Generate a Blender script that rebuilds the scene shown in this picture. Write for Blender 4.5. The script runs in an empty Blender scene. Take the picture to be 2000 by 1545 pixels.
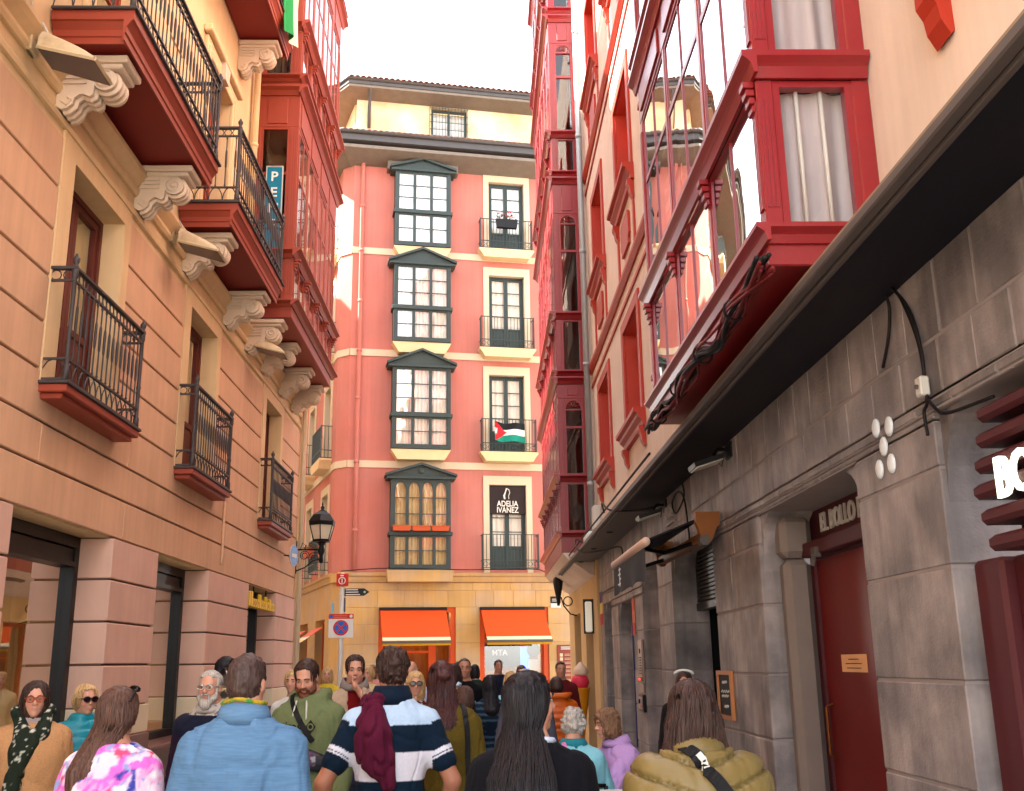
import bpy, math, random, time
import numpy as np
from mathutils import Vector, Matrix
T0=time.time()
rng=random.Random(7); nrs=np.random.RandomState(11)
scene=bpy.context.scene
COL=scene.collection
# ------------------------------------------------------------------ camera
cam_d=bpy.data.cameras.new('camera'); cam=bpy.data.objects.new('camera',cam_d); COL.objects.link(cam)
cam_d.sensor_width=36.0; cam_d.lens=36.0; cam_d.clip_start=.05; cam_d.clip_end=2000
CR=((0.99953311,0.00783239,-0.02953337),(-0.02659759,-0.25267709,-0.96718502),(-0.01503777,0.96751896,-0.25235079))
# columns of the camera matrix = camera x, y, z axes in the world
cam.matrix_world=Matrix(((CR[0][0],CR[0][1],CR[0][2],0.0),(CR[1][0],CR[1][1],CR[1][2],0.0),(CR[2][0],CR[2][1],CR[2][2],1.7),(0,0,0,1)))
scene.camera=cam
# ------------------------------------------------------------------ sky, sun, exposure
SUN_AZ=math.radians(-87)      # azimuth of the sun seen from above, 0 = +Y (along the street), negative = left
SUN_EL=math.radians(50)
w=bpy.data.worlds.new('World'); scene.world=w; w.use_nodes=True
nt=w.node_tree; nt.nodes.clear()
out=nt.nodes.new('ShaderNodeOutputWorld'); bg=nt.nodes.new('ShaderNodeBackground')
sky=nt.nodes.new('ShaderNodeTexSky'); sky.sky_type='NISHITA'; sky.sun_disc=False
sky.sun_elevation=SUN_EL; sky.sun_rotation=SUN_AZ; sky.air_density=1.0; sky.dust_density=.5; sky.ozone_density=1.0
hs=nt.nodes.new('ShaderNodeHueSaturation'); hs.inputs['Saturation'].default_value=.30
tint=nt.nodes.new('ShaderNodeMix'); tint.data_type='RGBA'; tint.blend_type='MULTIPLY'; tint.inputs[0].default_value=1.0
tint.inputs[7].default_value=(1.0,.985,.965,1)
nt.links.new(sky.outputs[0],hs.inputs['Color']); nt.links.new(hs.outputs[0],tint.inputs[6]); nt.links.new(tint.outputs[2],bg.inputs[0])
bg.inputs[1].default_value=.13; nt.links.new(bg.outputs[0],out.inputs[0])
sd=bpy.data.lights.new('sun','SUN'); sd.energy=5.0; sd.angle=math.radians(.53); sd.color=(1,.95,.87)
sun=bpy.data.objects.new('sun',sd); COL.objects.link(sun)
sdir=Vector((math.sin(SUN_AZ)*math.cos(SUN_EL),math.cos(SUN_AZ)*math.cos(SUN_EL),math.sin(SUN_EL)))
sun.rotation_euler=sdir.to_track_quat('Z','Y').to_euler(); sun.location=(-20,20,40)
vs=scene.view_settings; vs.view_transform='Standard'; vs.look='None'; vs.gamma=1.0; vs.exposure=3.1; vs.use_curve_mapping=False
scene.render.engine='CYCLES'; cy=scene.cycles
cy.use_denoising=True; cy.max_bounces=8; cy.diffuse_bounces=3; cy.glossy_bounces=4; cy.transmission_bounces=6; cy.transparent_max_bounces=10
cy.caustics_reflective=False; cy.caustics_refractive=False; cy.sample_clamp_indirect=6
try: cy.denoiser='OPENIMAGEDENOISE'
except Exception: pass
# ------------------------------------------------------------------ colour and materials
def lin(c):
    if isinstance(c,str): c=tuple(int(c[i:i+2],16)/255 for i in (0,2,4))
    return tuple((x/12.92 if x<=.04045 else ((x+.055)/1.055)**2.4) for x in c)
MATS={}
def mk(name,col,rough=.7,var=.12,scale=2.,bump=0.,bscale=60.,spec=.3,metal=0.,streak=0.,rnd=0.,col2=None,coat=0.,sheen=0.,stretch=None,emit=None,wear=0.,wearcol=(.5,.45,.4)):
    if name in MATS: return MATS[name]
    m=bpy.data.materials.new(name); m.use_nodes=True; t=m.node_tree; N=t.nodes; L=t.links
    b=N['Principled BSDF']; c=lin(col)
    b.inputs['Roughness'].default_value=rough; b.inputs['Metallic'].default_value=metal
    b.inputs['Specular IOR Level'].default_value=spec
    if coat: b.inputs['Coat Weight'].default_value=coat; b.inputs['Coat Roughness'].default_value=.15
    if sheen: b.inputs['Sheen Weight'].default_value=sheen; b.inputs['Sheen Roughness'].default_value=.5
    g=N.new('ShaderNodeNewGeometry'); pos=g.outputs['Position']
    def noise(s,det=4,vec=None,rough_=.55):
        n=N.new('ShaderNodeTexNoise'); n.inputs['Scale'].default_value=s; n.inputs['Detail'].default_value=det; n.inputs['Roughness'].default_value=rough_
        L.new(vec or pos,n.inputs['Vector']); return n.outputs['Fac']
    def math_(op,a,bv):
        q=N.new('ShaderNodeMath'); q.operation=op
        for i,x in enumerate((a,bv)):
            if hasattr(x,'links'): L.new(x,q.inputs[i])
            else: q.inputs[i].default_value=x
        return q.outputs[0]
    val=None
    if var:
        v=None
        if stretch:
            mp=N.new('ShaderNodeMapping'); mp.inputs['Scale'].default_value=stretch; L.new(pos,mp.inputs['Vector']); v=mp.outputs[0]
        n1=noise(scale,6,v); 
        val=math_('ADD',math_('MULTIPLY',n1,2*var),1-var)
    if streak:
        mp=N.new('ShaderNodeMapping'); mp.inputs['Scale'].default_value=(9,9,.35); L.new(pos,mp.inputs['Vector'])
        n2=noise(1.0,5,mp.outputs[0]); s_=math_('ADD',math_('MULTIPLY',n2,2*streak),1-streak)
        val=s_ if val is None else math_('MULTIPLY',val,s_)
    if rnd:
        oi=N.new('ShaderNodeObjectInfo'); r_=math_('ADD',math_('MULTIPLY',oi.outputs['Random'],2*rnd),1-rnd)
        val=r_ if val is None else math_('MULTIPLY',val,r_)
    if val is not None:
        mx=N.new('ShaderNodeMix'); mx.data_type='RGBA'; mx.blend_type='MULTIPLY'; mx.inputs[0].default_value=1
        if col2 is not None:
            m2=N.new('ShaderNodeMix'); m2.data_type='RGBA'; m2.inputs[6].default_value=(*c,1); m2.inputs[7].default_value=(*lin(col2),1)
            rp=N.new('ShaderNodeValToRGB'); rp.color_ramp.elements[0].position=.42; rp.color_ramp.elements[1].position=.62
            L.new(noise(scale*.7,5),rp.inputs[0]); L.new(rp.outputs[0],m2.inputs[0]); L.new(m2.outputs[2],mx.inputs[6])
        else: mx.inputs[6].default_value=(*c,1)
        cb=N.new('ShaderNodeCombineColor')
        for i in range(3): L.new(val,cb.inputs[i])
        L.new(cb.outputs[0],mx.inputs[7]); colout=mx.outputs[2]
        if wear:
            rp=N.new('ShaderNodeValToRGB'); rp.color_ramp.elements[0].position=.66; rp.color_ramp.elements[1].position=.72
            L.new(noise(14,6,None,.7),rp.inputs[0])
            mw=N.new('ShaderNodeMix'); mw.data_type='RGBA'; mw.inputs[7].default_value=(*lin(wearcol),1)
            L.new(math_('MULTIPLY',rp.outputs[0],wear),mw.inputs[0]); L.new(colout,mw.inputs[6]); colout=mw.outputs[2]
        L.new(colout,b.inputs['Base Color'])
    else: b.inputs['Base Color'].default_value=(*c,1)
    if bump:
        bp=N.new('ShaderNodeBump'); bp.inputs['Strength'].default_value=bump; bp.inputs['Distance'].default_value=.02
        L.new(noise(bscale,5),bp.inputs['Height']); L.new(bp.outputs[0],b.inputs['Normal'])
    if emit:
        b.inputs['Emission Color'].default_value=(*lin(emit[0]),1); b.inputs['Emission Strength'].default_value=emit[1]
    MATS[name]=m; return m
def mk_glass(name,tint_=(.9,.92,.92),r0=.10,pw=4.0,rough=.012,wob=.0):
    """thin pane: clear sheet plus a mirror share that grows towards grazing view, the same from both sides"""
    if name in MATS: return MATS[name]
    m=bpy.data.materials.new(name); m.use_nodes=True; t=m.node_tree; N=t.nodes; L=t.links; N.clear()
    o=N.new('ShaderNodeOutputMaterial'); mix=N.new('ShaderNodeMixShader'); tr=N.new('ShaderNodeBsdfTransparent'); gl=N.new('ShaderNodeBsdfGlossy'); lw=N.new('ShaderNodeLayerWeight'); lw.inputs['Blend'].default_value=.5
    pw_=N.new('ShaderNodeMath'); pw_.operation='POWER'; pw_.inputs[1].default_value=pw; L.new(lw.outputs['Facing'],pw_.inputs[0])
    ma=N.new('ShaderNodeMath'); ma.operation='MULTIPLY_ADD'; ma.inputs[1].default_value=1-r0; ma.inputs[2].default_value=r0; L.new(pw_.outputs[0],ma.inputs[0])
    tr.inputs[0].default_value=(*tint_,1); gl.inputs['Roughness'].default_value=rough; gl.inputs['Color'].default_value=(.95,.96,.97,1)
    if wob:
        g=N.new('ShaderNodeNewGeometry'); n=N.new('ShaderNodeTexNoise'); n.inputs['Scale'].default_value=1.6; n.inputs['Detail'].default_value=1
        L.new(g.outputs['Position'],n.inputs['Vector']); bp=N.new('ShaderNodeBump'); bp.inputs['Strength'].default_value=wob; bp.inputs['Distance'].default_value=.03
        L.new(n.outputs['Fac'],bp.inputs['Height']); L.new(bp.outputs[0],gl.inputs['Normal'])
    L.new(ma.outputs[0],mix.inputs[0]); L.new(tr.outputs[0],mix.inputs[1]); L.new(gl.outputs[0],mix.inputs[2]); L.new(mix.outputs[0],o.inputs[0])
    MATS[name]=m; return m
# ------------------------------------------------------------------ frames: (s along wall, o outwards, z up) -> world
class Frame:
    def __init__(f,P,u,n): f.P=np.array(P,float); f.A=np.stack([np.array(u,float),np.array(n,float),np.array((0,0,1.))],axis=1); f.flip=np.linalg.det(f.A)<0
    def w(f,p): return f.P+f.A@np.array(p,float)
WORLD=Frame((0,0,0),(1,0,0),(0,1,0))
FL=Frame((-3.8,0,0),(0,1,0),(1,0,0))
FR=Frame((2.2,0,0),(0,1,0),(-1,0,0))
al=math.radians(10); UC=(math.cos(al),math.sin(al),0); NC=(math.sin(al),-math.cos(al),0)
FC=Frame((-4.15,34,0),UC,NC)
WL={}
def tag(o,label=None,cat=None,group=None,kind=None):
    if label: o['label']=label
    if cat: o['category']=cat
    if group: o['group']=group
    if kind: o['kind']=kind
    return o
def place(o,parent,wl):
    wl=np.array(wl,float); WL[o.name]=wl; COL.objects.link(o)
    if parent is not None:
        o.parent=parent; o.location=wl-WL[parent.name]
    else: o.location=wl
    return o
def empty(name,wl,label=None,cat=None,group=None,parent=None):
    o=bpy.data.objects.new(name,None); o.empty_display_size=.2; place(o,parent,wl); return tag(o,label,cat,group)
def mesh_from(name,v,f,mat,smooth=False):
    me=bpy.data.meshes.new(name); me.from_pydata([tuple(p) for p in v],[],f)
    if mat: me.materials.append(mat)
    if smooth: me.polygons.foreach_set('use_smooth',[True]*len(me.polygons))
    me.update(); return me
class MB:
    def __init__(s): s.v=[]; s.f=[]
    def add(s,v,f):
        k=len(s.v); s.v.extend([tuple(map(float,p)) for p in v]); s.f.extend([tuple(i+k for i in q) for q in f]); return s
    def box(s,a0,a1,b0,b1,c0,c1):
        if a0>a1: a0,a1=a1,a0
        if b0>b1: b0,b1=b1,b0
        if c0>c1: c0,c1=c1,c0
        v=[(a0,b0,c0),(a1,b0,c0),(a1,b1,c0),(a0,b1,c0),(a0,b0,c1),(a1,b0,c1),(a1,b1,c1),(a0,b1,c1)]
        return s.add(v,[(0,3,2,1),(4,5,6,7),(0,1,5,4),(1,2,6,5),(2,3,7,6),(3,0,4,7)])
    def cbox(s,a0,a1,b0,b1,c0,c1,c=.008):
        lo=[min(a0,a1),min(b0,b1),min(c0,c1)]; hi=[max(a0,a1),max(b0,b1),max(c0,c1)]
        c=min([c]+[(hi[i]-lo[i])*.3 for i in range(3)])
        v=[];ix={}
        for sx in (0,1):
            for sy in (0,1):
                for sz in (0,1):
                    sg=(sx,sy,sz); P=[hi[i] if sg[i] else lo[i] for i in range(3)]
                    for ax in range(3):
                        q=list(P)
                        for i in range(3):
                            if i!=ax: q[i]+= -c if sg[i] else c
                        ix[(sg,ax)]=len(v); v.append(tuple(q))
        f=[]
        def orient(q):
            p=[np.array(v[i]) for i in q]; n=np.cross(p[1]-p[0],p[2]-p[0]); ctr=np.array([(lo[i]+hi[i])/2 for i in range(3)])
            return q if n@(sum(p)/len(p)-ctr)>0 else q[::-1]
        for ax in range(3):
            o=[i for i in range(3) if i!=ax]
            for sd in (0,1):
                q=[]
                for a,b in ((0,0),(1,0),(1,1),(0,1)):
                    sg=[0,0,0]; sg[ax]=sd; sg[o[0]]=a; sg[o[1]]=b; q.append(ix[(tuple(sg),ax)])
                f.append(orient(q))
        for ax in range(3):   # edges along ax
            o=[i for i in range(3) if i!=ax]
            for a in (0,1):
                for b in (0,1):
                    s0=[0,0,0]; s0[o[0]]=a; s0[o[1]]=b; s1=list(s0); s1[ax]=1; s0,s1=tuple(s0),tuple(s1)
                    f.append(orient([ix[(s0,o[0])],ix[(s1,o[0])],ix[(s1,o[1])],ix[(s0,o[1])]]))
        for sx in (0,1):
            for sy in (0,1):
                for sz in (0,1): f.append(orient([ix[((sx,sy,sz),a)] for a in range(3)]))
        return s.add(v,[tuple(q) for q in f])
    def prism(s,poly,axis,t0,t1):
        # poly: list of 2d points in the two other axes (cyclic order), extruded along axis
        o=[i for i in range(3) if i!=axis]; n=len(poly); v=[]
        for t in (t0,t1):
            for p in poly:
                q=[0,0,0]; q[axis]=t; q[o[0]]=p[0]; q[o[1]]=p[1]; v.append(q)
        area=sum(poly[i][0]*poly[(i+1)%n][1]-poly[(i+1)%n][0]*poly[i][1] for i in range(n))
        sgn=(area>0)^(axis==1)^(t1<t0)
        a=tuple(range(n)); b=tuple(range(n,2*n))
        f=[a[::-1],b]+[(i,(i+1)%n,n+(i+1)%n,n+i) for i in range(n)]
        if not sgn: f=[q[::-1] for q in f]
        return s.add(v,f)
    def tube(s,pts,r,n=6,cap=True):
        pts=[np.array(p,float) for p in pts]; m=len(pts); rs=r if hasattr(r,'__len__') else [r]*m
        v=[];prev=None
        for i,p in enumerate(pts):
            t=pts[min(i+1,m-1)]-pts[max(i-1,0)]; t/=np.linalg.norm(t)+1e-9
            if prev is None:
                a=np.array((0,0,1.)) if abs(t[2])<.9 else np.array((1.,0,0)); x=np.cross(t,a)
            else: x=prev-t*(prev@t)
            x/=np.linalg.norm(x)+1e-9; prev=x; y=np.cross(t,x)
            for k in range(n): th=2*math.pi*k/n; v.append(p+(x*math.cos(th)+y*math.sin(th))*rs[i])
        f=[]
        for i in range(m-1):
            for k in range(n): f.append((i*n+k,i*n+(k+1)%n,(i+1)*n+(k+1)%n,(i+1)*n+k))
        if cap: f+= [tuple(range(n))[::-1],tuple(range((m-1)*n,m*n))]
        return s.add(v,f)
    def lathe(s,prof,cx=0,cy=0,cz=0,n=10,axis=2):
        v=[];m=len(prof); o=[i for i in range(3) if i!=axis]
        for r,z in prof:
            for k in range(n):
                th=2*math.pi*k/n; q=[0,0,0]; q[o[0]]=r*math.cos(th); q[o[1]]=r*math.sin(th); q[axis]=z
                v.append((q[0]+cx,q[1]+cy,q[2]+cz))
        f=[]
        for i in range(m-1):
            for k in range(n): f.append((i*n+k,i*n+(k+1)%n,(i+1)*n+(k+1)%n,(i+1)*n+k))
        f+= [tuple(range(n))[::-1],tuple(range((m-1)*n,m*n))]
        if axis==1: f=[q[::-1] for q in f]
        return s.add(v,f)
    def ring(s,c,R,r,axis=1,n=12,m=5,a0=0,a1=2*math.pi):
        o=[i for i in range(3) if i!=axis]; pts=[]
        full=abs(a1-a0-2*math.pi)<1e-6
        for i in range(n+1):
            th=a0+(a1-a0)*i/n; q=[c[0],c[1],c[2]]; q[o[0]]+=R*math.cos(th); q[o[1]]+=R*math.sin(th); pts.append(q)
        return s.tube(pts,r,m,cap=not full)
    def rect_frame(s,a0,a1,c0,c1,b0,b1,w_,wb=None):
        # picture-frame of four bars in the s-z plane
        wb=w_ if wb is None else wb
        s.box(a0,a0+w_,b0,b1,c0,c1); s.box(a1-w_,a1,b0,b1,c0,c1); s.box(a0+w_,a1-w_,b0,b1,c1-w_,c1); s.box(a0+w_,a1-w_,b0,b1,c0,c0+wb); return s
    def data(s,name,mat,fr=WORLD,at=(0,0,0),smooth=False):
        V=(np.array(s.v,float)-np.array(at,float))@fr.A.T
        f=[q[::-1] for q in s.f] if fr.flip else s.f
        return mesh_from(name,V.tolist(),f,mat,smooth)
    def build(s,name,mat,parent=None,fr=WORLD,at=None,smooth=False):
        if name=='pane' and len(s.v)==8:      # a pane is one sheet of glass
            a=np.array(s.v); lo,hi=a.min(0),a.max(0); ax=int(np.argmin(hi-lo)); o_=[i for i in range(3) if i!=ax]; q=[]
            for e,g in ((0,0),(1,0),(1,1),(0,1)):
                p=[0,0,0]; p[ax]=(lo[ax]+hi[ax])/2; p[o_[0]]=(lo,hi)[e][o_[0]]; p[o_[1]]=(lo,hi)[g][o_[1]]; q.append(tuple(p))
            s.v=q; s.f=[(0,1,2,3)]
        if at is None:
            a=np.array(s.v); at=(a.min(0)+a.max(0))/2; at[2]=a[:,2].min()
        o=bpy.data.objects.new(name,s.data(name,mat,fr,at,smooth)); return place(o,parent,fr.w(at))
def inst(me,name,parent,fr,at):
    o=bpy.data.objects.new(name,me); return place(o,parent,fr.w(at))
def wall_cells(a0,a1,c0,c1,ops):
    """rectangles that cover a wall with rectangular openings (a0,a1,c0,c1) left free"""
    zs=sorted({c0,c1}|{min(max(z,c0),c1) for q in ops for z in q[2:4]}); res=[]
    for z0,z1 in zip(zs,zs[1:]):
        zm=(z0+z1)/2; row=sorted((max(q[0],a0),min(q[1],a1)) for q in ops if q[2]<zm<q[3] and q[1]>a0 and q[0]<a1)
        x=a0
        for q0,q1 in row:
            if q0>x+1e-4: res.append((x,q0,z0,z1))
            x=max(x,q1)
        if x<a1-1e-4: res.append((x,a1,z0,z1))
    # merge vertically equal cells
    res.sort(); outl=[]
    for r in res:
        if outl and outl[-1][0]==r[0] and outl[-1][1]==r[1] and abs(outl[-1][3]-r[2])<1e-6: outl[-1]=(r[0],r[1],outl[-1][2],r[3])
        else: outl.append(r)
    return outl
def text_mesh(txt,size,mat,depth=.004,align='CENTER',spacing=1.0,shear=0):
    cu=bpy.data.curves.new('letters','FONT'); cu.body=txt; cu.size=size; cu.extrude=depth; cu.align_x=align; cu.align_y='CENTER'; cu.space_character=spacing; cu.shear=shear; cu.resolution_u=3; cu.offset=size*.012
    ob=bpy.data.objects.new('tmp_letters',cu); COL.objects.link(ob)
    dg=bpy.context.evaluated_depsgraph_get(); me=bpy.data.meshes.new_from_object(ob.evaluated_get(dg))
    bpy.data.objects.remove(ob); bpy.data.curves.remove(cu); me.name='letters'
    me.materials.clear(); me.materials.append(mat); return me
def letters(txt,size,mat,parent,fr,at,name='lettering',depth=.004,flip=1,xs=1.,**k):
    """flat lettering standing in the s-z plane of a frame, reading left to right for a viewer outside"""
    me=text_mesh(txt,size,mat,depth,**k)
    n=len(me.vertices); co=np.empty(n*3); me.vertices.foreach_get('co',co); co=co.reshape(-1,3)
    loc=np.stack([co[:,0]*flip*xs,co[:,2],co[:,1]],axis=1)@fr.A.T
    me.vertices.foreach_set('co',loc.ravel()); me.update()
    o=bpy.data.objects.new(name,me); return place(o,parent,fr.w(at))
# ================================================================== materials of the place
M_tan=mk('tan_render_panel',(.86,.69,.555),.85,.20,1.3,.16,150,streak=.15,rnd=.04)
M_cream=mk('cream_render',(.90,.775,.595),.8,.15,1.1,.12,150,streak=.12)
M_creamL=mk('pale_cream_plinth',(.91,.84,.71),.8,.08,1.2,.06,150)
M_pier=mk('pink_brown_block',(.86,.70,.625),.85,.16,2.,.16,160,streak=.08,rnd=.04)
M_groove=mk('groove_backing',(.42,.31,.26),.9,.1)
M_stucco=mk('carved_stucco',(.86,.78,.69),.8,.10,6,.08,120)
M_redwood=mk('brick_red_paint',(.60,.255,.18),.5,.08,3,.04,60,spec=.35,streak=.05)
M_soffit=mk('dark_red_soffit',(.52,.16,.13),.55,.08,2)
M_iron=mk('weathered_iron',(.29,.27,.27),.55,.2,9,.06,90,metal=.35)
M_black=mk('black_metal_frame',(.05,.04,.05),.4,.15,3)
M_brown=mk('mahogany_frame',(.40,.17,.14),.45,.12,4)
M_granite=mk('red_granite',(.45,.30,.27),.35,.35,26,.03,80,spec=.5,rnd=.05)
M_glass=mk_glass('street_glass',r0=.12,wob=.05)
M_glassb=mk_glass('shop_glass',(.80,.74,.62),r0=.42,pw=3.0,rough=.01,wob=.02)
M_glassg=mk_glass('gallery_glass',(.93,.94,.94),r0=.08,pw=6.0,wob=.06)
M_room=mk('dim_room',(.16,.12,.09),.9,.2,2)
M_shop=mk('shop_interior',(.80,.62,.36),.9,.15,1)
M_curt=mk('pale_curtain',(.92,.89,.83),.85,.10,5,streak=.1)
M_goldc=mk('gold_curtain',(.82,.70,.48),.85,.10,5,streak=.12)
M_galv=mk('grey_drape',(.66,.61,.60),.85,.08,4,streak=.12)
M_whitep=mk('white_paint',(.80,.79,.76),.5,.05,3)
M_tile=mk('roof_tile',(.50,.30,.20),.85,.3,8,.2,60,rnd=.2)
def curtain(s0,s1,z0,z1,o,amp=.03,per=.16,n=None):
    mb=MB(); n=n or max(8,int((s1-s0)/per*6)); ph=rng.random()*6
    v=[];f=[]
    for i in range(n+1):
        s=s0+(s1-s0)*i/n; d=amp*math.sin(2*math.pi*s/per+ph+.8*math.sin(s*3.1))+amp*.4*math.sin(2*math.pi*s/per*.37)
        for z in (z0,(z0+z1)/2,z1): v.append((s,o+d*(1 if z<z1 else .7),z))
    for i in range(n):
        for k in (0,1): f.append((i*3+k,i*3+3+k,i*3+4+k,i*3+k+1))
    return mb.add(v,f)
def runprof(prof,s0,s1): # profile list of (o,z) run along s
    return MB().prism(prof,0,s0,s1)
# ================================================================== ground
gm=mk('stone_paving',(.66,.62,.57),.75,.2,1.5,.1,40)
o=MB().box(-400,400,-400,400,-.3,0).build('ground',gm); tag(o,kind='structure')
# ================================================================== LEFT BUILDING
LB=empty('apartment_building',(-3.8,9.5,0),'tan rusticated building with red balconies and a red glazed gallery on the left','building')
CEN=(9.5,13.45,18.25); BACK=(5.55,1.6)
shop_ops=[(4.6,6.8,.85,3.0),(8.3,10.6,.85,3.0),(12.1,14.37,.85,3.0),(16.83,19.09,0.0,3.0)]
win1=[(c-.66,c+.7,4.12,6.28) for c in (5.55,)+CEN]
win2=[(c-.62,c+.66,7.42,10.0) for c in (5.55,)+CEN[:2]]
win3=[(c-.62,c+.66,11.62,14.2) for c in CEN[:2]]
mb=MB()
for r in wall_cells(-2.5,21.4,0,17.2,shop_ops+[(q[0],q[1],0,.86) for q in shop_ops]+[(a_,b_,0,3.0) for a_,b_ in ((6.8,8.3),(10.6,12.1),(14.37,16.83),(19.09,21.0))]+win1+win2+win3): mb.box(r[0],r[1],-.5,-.03 if r[3]<=6.4 and r[2]<6.3 else -.004,r[2],r[3])
mb.build('wall',M_groove if False else M_cream,LB,FL)
MB().box(-2.5,21.4,-9,-.5,16.9,17.2).build('flat_roof',M_groove,LB,FL)
MB().box(21.1,21.4,-9,-.5,0,16.9).build('side_wall',M_cream,LB,FL)
# rusticated rows
rows=[3.0,3.41,3.77,4.2,4.62,5.05,5.48,5.9,6.4]
sur=[(c-.95,c+.9) for c in (5.55,)+CEN]
for i,(z0,z1) in enumerate(zip(rows,rows[1:])):
    segs=[];cuts=sur if z0>=4.1 else []
    x=-2.5
    for a,b in cuts: segs.append((x,a)); x=b
    segs.append((x,21.0))
    if not cuts: segs=[(-2.5,8.7),(8.7,15.35),(15.35,21.0)] if i%2 else [(-2.5,10.9),(10.9,21.0)]
    for a,b in segs:
        g=.011
        MB().cbox(a+(.004 if a>0 else 0),b-.004,-.03,.012,z0+g,z1-g,.008).build('facade_panel',M_tan,LB,FL)
MB().box(-3,21.0,-.031,-.022,3.0,6.4).build('groove_backing',M_groove,LB,FL) if False else None
gb=MB()
for z in rows[1:-1]:
    segs=[(-2.5,21.0)] if z<4.1 else [(a,b) for a,b in zip([-2.5]+[q[1] for q in sur],[q[0] for q in sur]+[21.0])]
    for a,b in segs: gb.box(a,b,-.03,-.024,z-.02,z+.02)
gb.build('groove_shade',M_groove,LB,FL)
# window surrounds, flat cream bands
for (a,b),(w0,w1,wz0,wz1) in zip(sur,win1):
    mb=MB(); mb.box(a+.01,w0,-.03,.02,4.1,6.5); mb.box(w1,b-.01,-.03,.02,4.1,6.5); mb.box(w0,w1,-.03,.02,wz1,6.5); mb.build('window_surround',M_cream,LB,FL)
MB().cbox(21.0,21.42,-.03,.03,.0,16.9,.01).build('corner_pilaster',M_cream,LB,FL)
# piers of the ground floor
piers=[(6.8,8.3),(10.6,12.1),(14.37,16.83),(19.09,21.0)]
prow=[1.32,1.74,2.16,2.58,3.0]
for a,b in piers:
    MB().box(a+.02,b-.02,-.46,.0,0,3.0).build('pier_core',M_groove,LB,FL)
    for z0,z1 in zip(prow,prow[1:]):
        MB().cbox(a-.0,b+.0,-.46,.03,z0+.011,z1-.011,.008).build('pier_block',M_pier,LB,FL)
    MB().cbox(a-.005,b+.005,-.46,.04,1.02,1.318,.01).build('cream_course',M_creamL,LB,FL)
    MB().cbox(a-.02,b+.02,-.46,.06,.0,1.018,.012).build('granite_base',M_granite,LB,FL)
for (a,b,z0,z1) in shop_ops:
    fz=z0
    sw=empty('shop_window',FL.w(((a+b)/2,-.4,z0)),parent=LB)
    if z0>.1:
        MB().cbox(a+.02,b-.02,-.46,-.05,0,.80,.01).build('granite_base',M_granite,sw,FL)
        MB().cbox(a-.0,b,-.46,.08,.80,.85,.01).build('sill',M_granite,sw,FL)
    mb=MB(); mb.rect_frame(a+.005,b-.005,z0,z1-.005,-.44,-.30,.11,.08); mb.box(a+.115,b-.115,-.42,-.32,z1-.26,z1-.13); mb.box(a+.115,b-.115,-.46,-.28,z1-.31,z1-.26)
    mb.build('frame',M_black,sw,FL)
    MB().box(a+.11,b-.11,-.375,-.365,z0+.08,z1-.31).build('pane',M_glassb,sw,FL)
    MB().box(a-.6,b+.6,-1.3,-1.2,z0-.3,z1).build('interior_wall',M_shop,sw,FL)
    mb=MB(); mb.box(a-.62,a-.6,-1.2,-.5,z0-.3,z1); mb.box(b+.6,b+.62,-1.2,-.5,z0-.3,z1); mb.box(a-.6,b+.6,-1.2,-.5,z1,z1+.03); mb.build('interior_side',M_shop,sw,FL)
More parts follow.
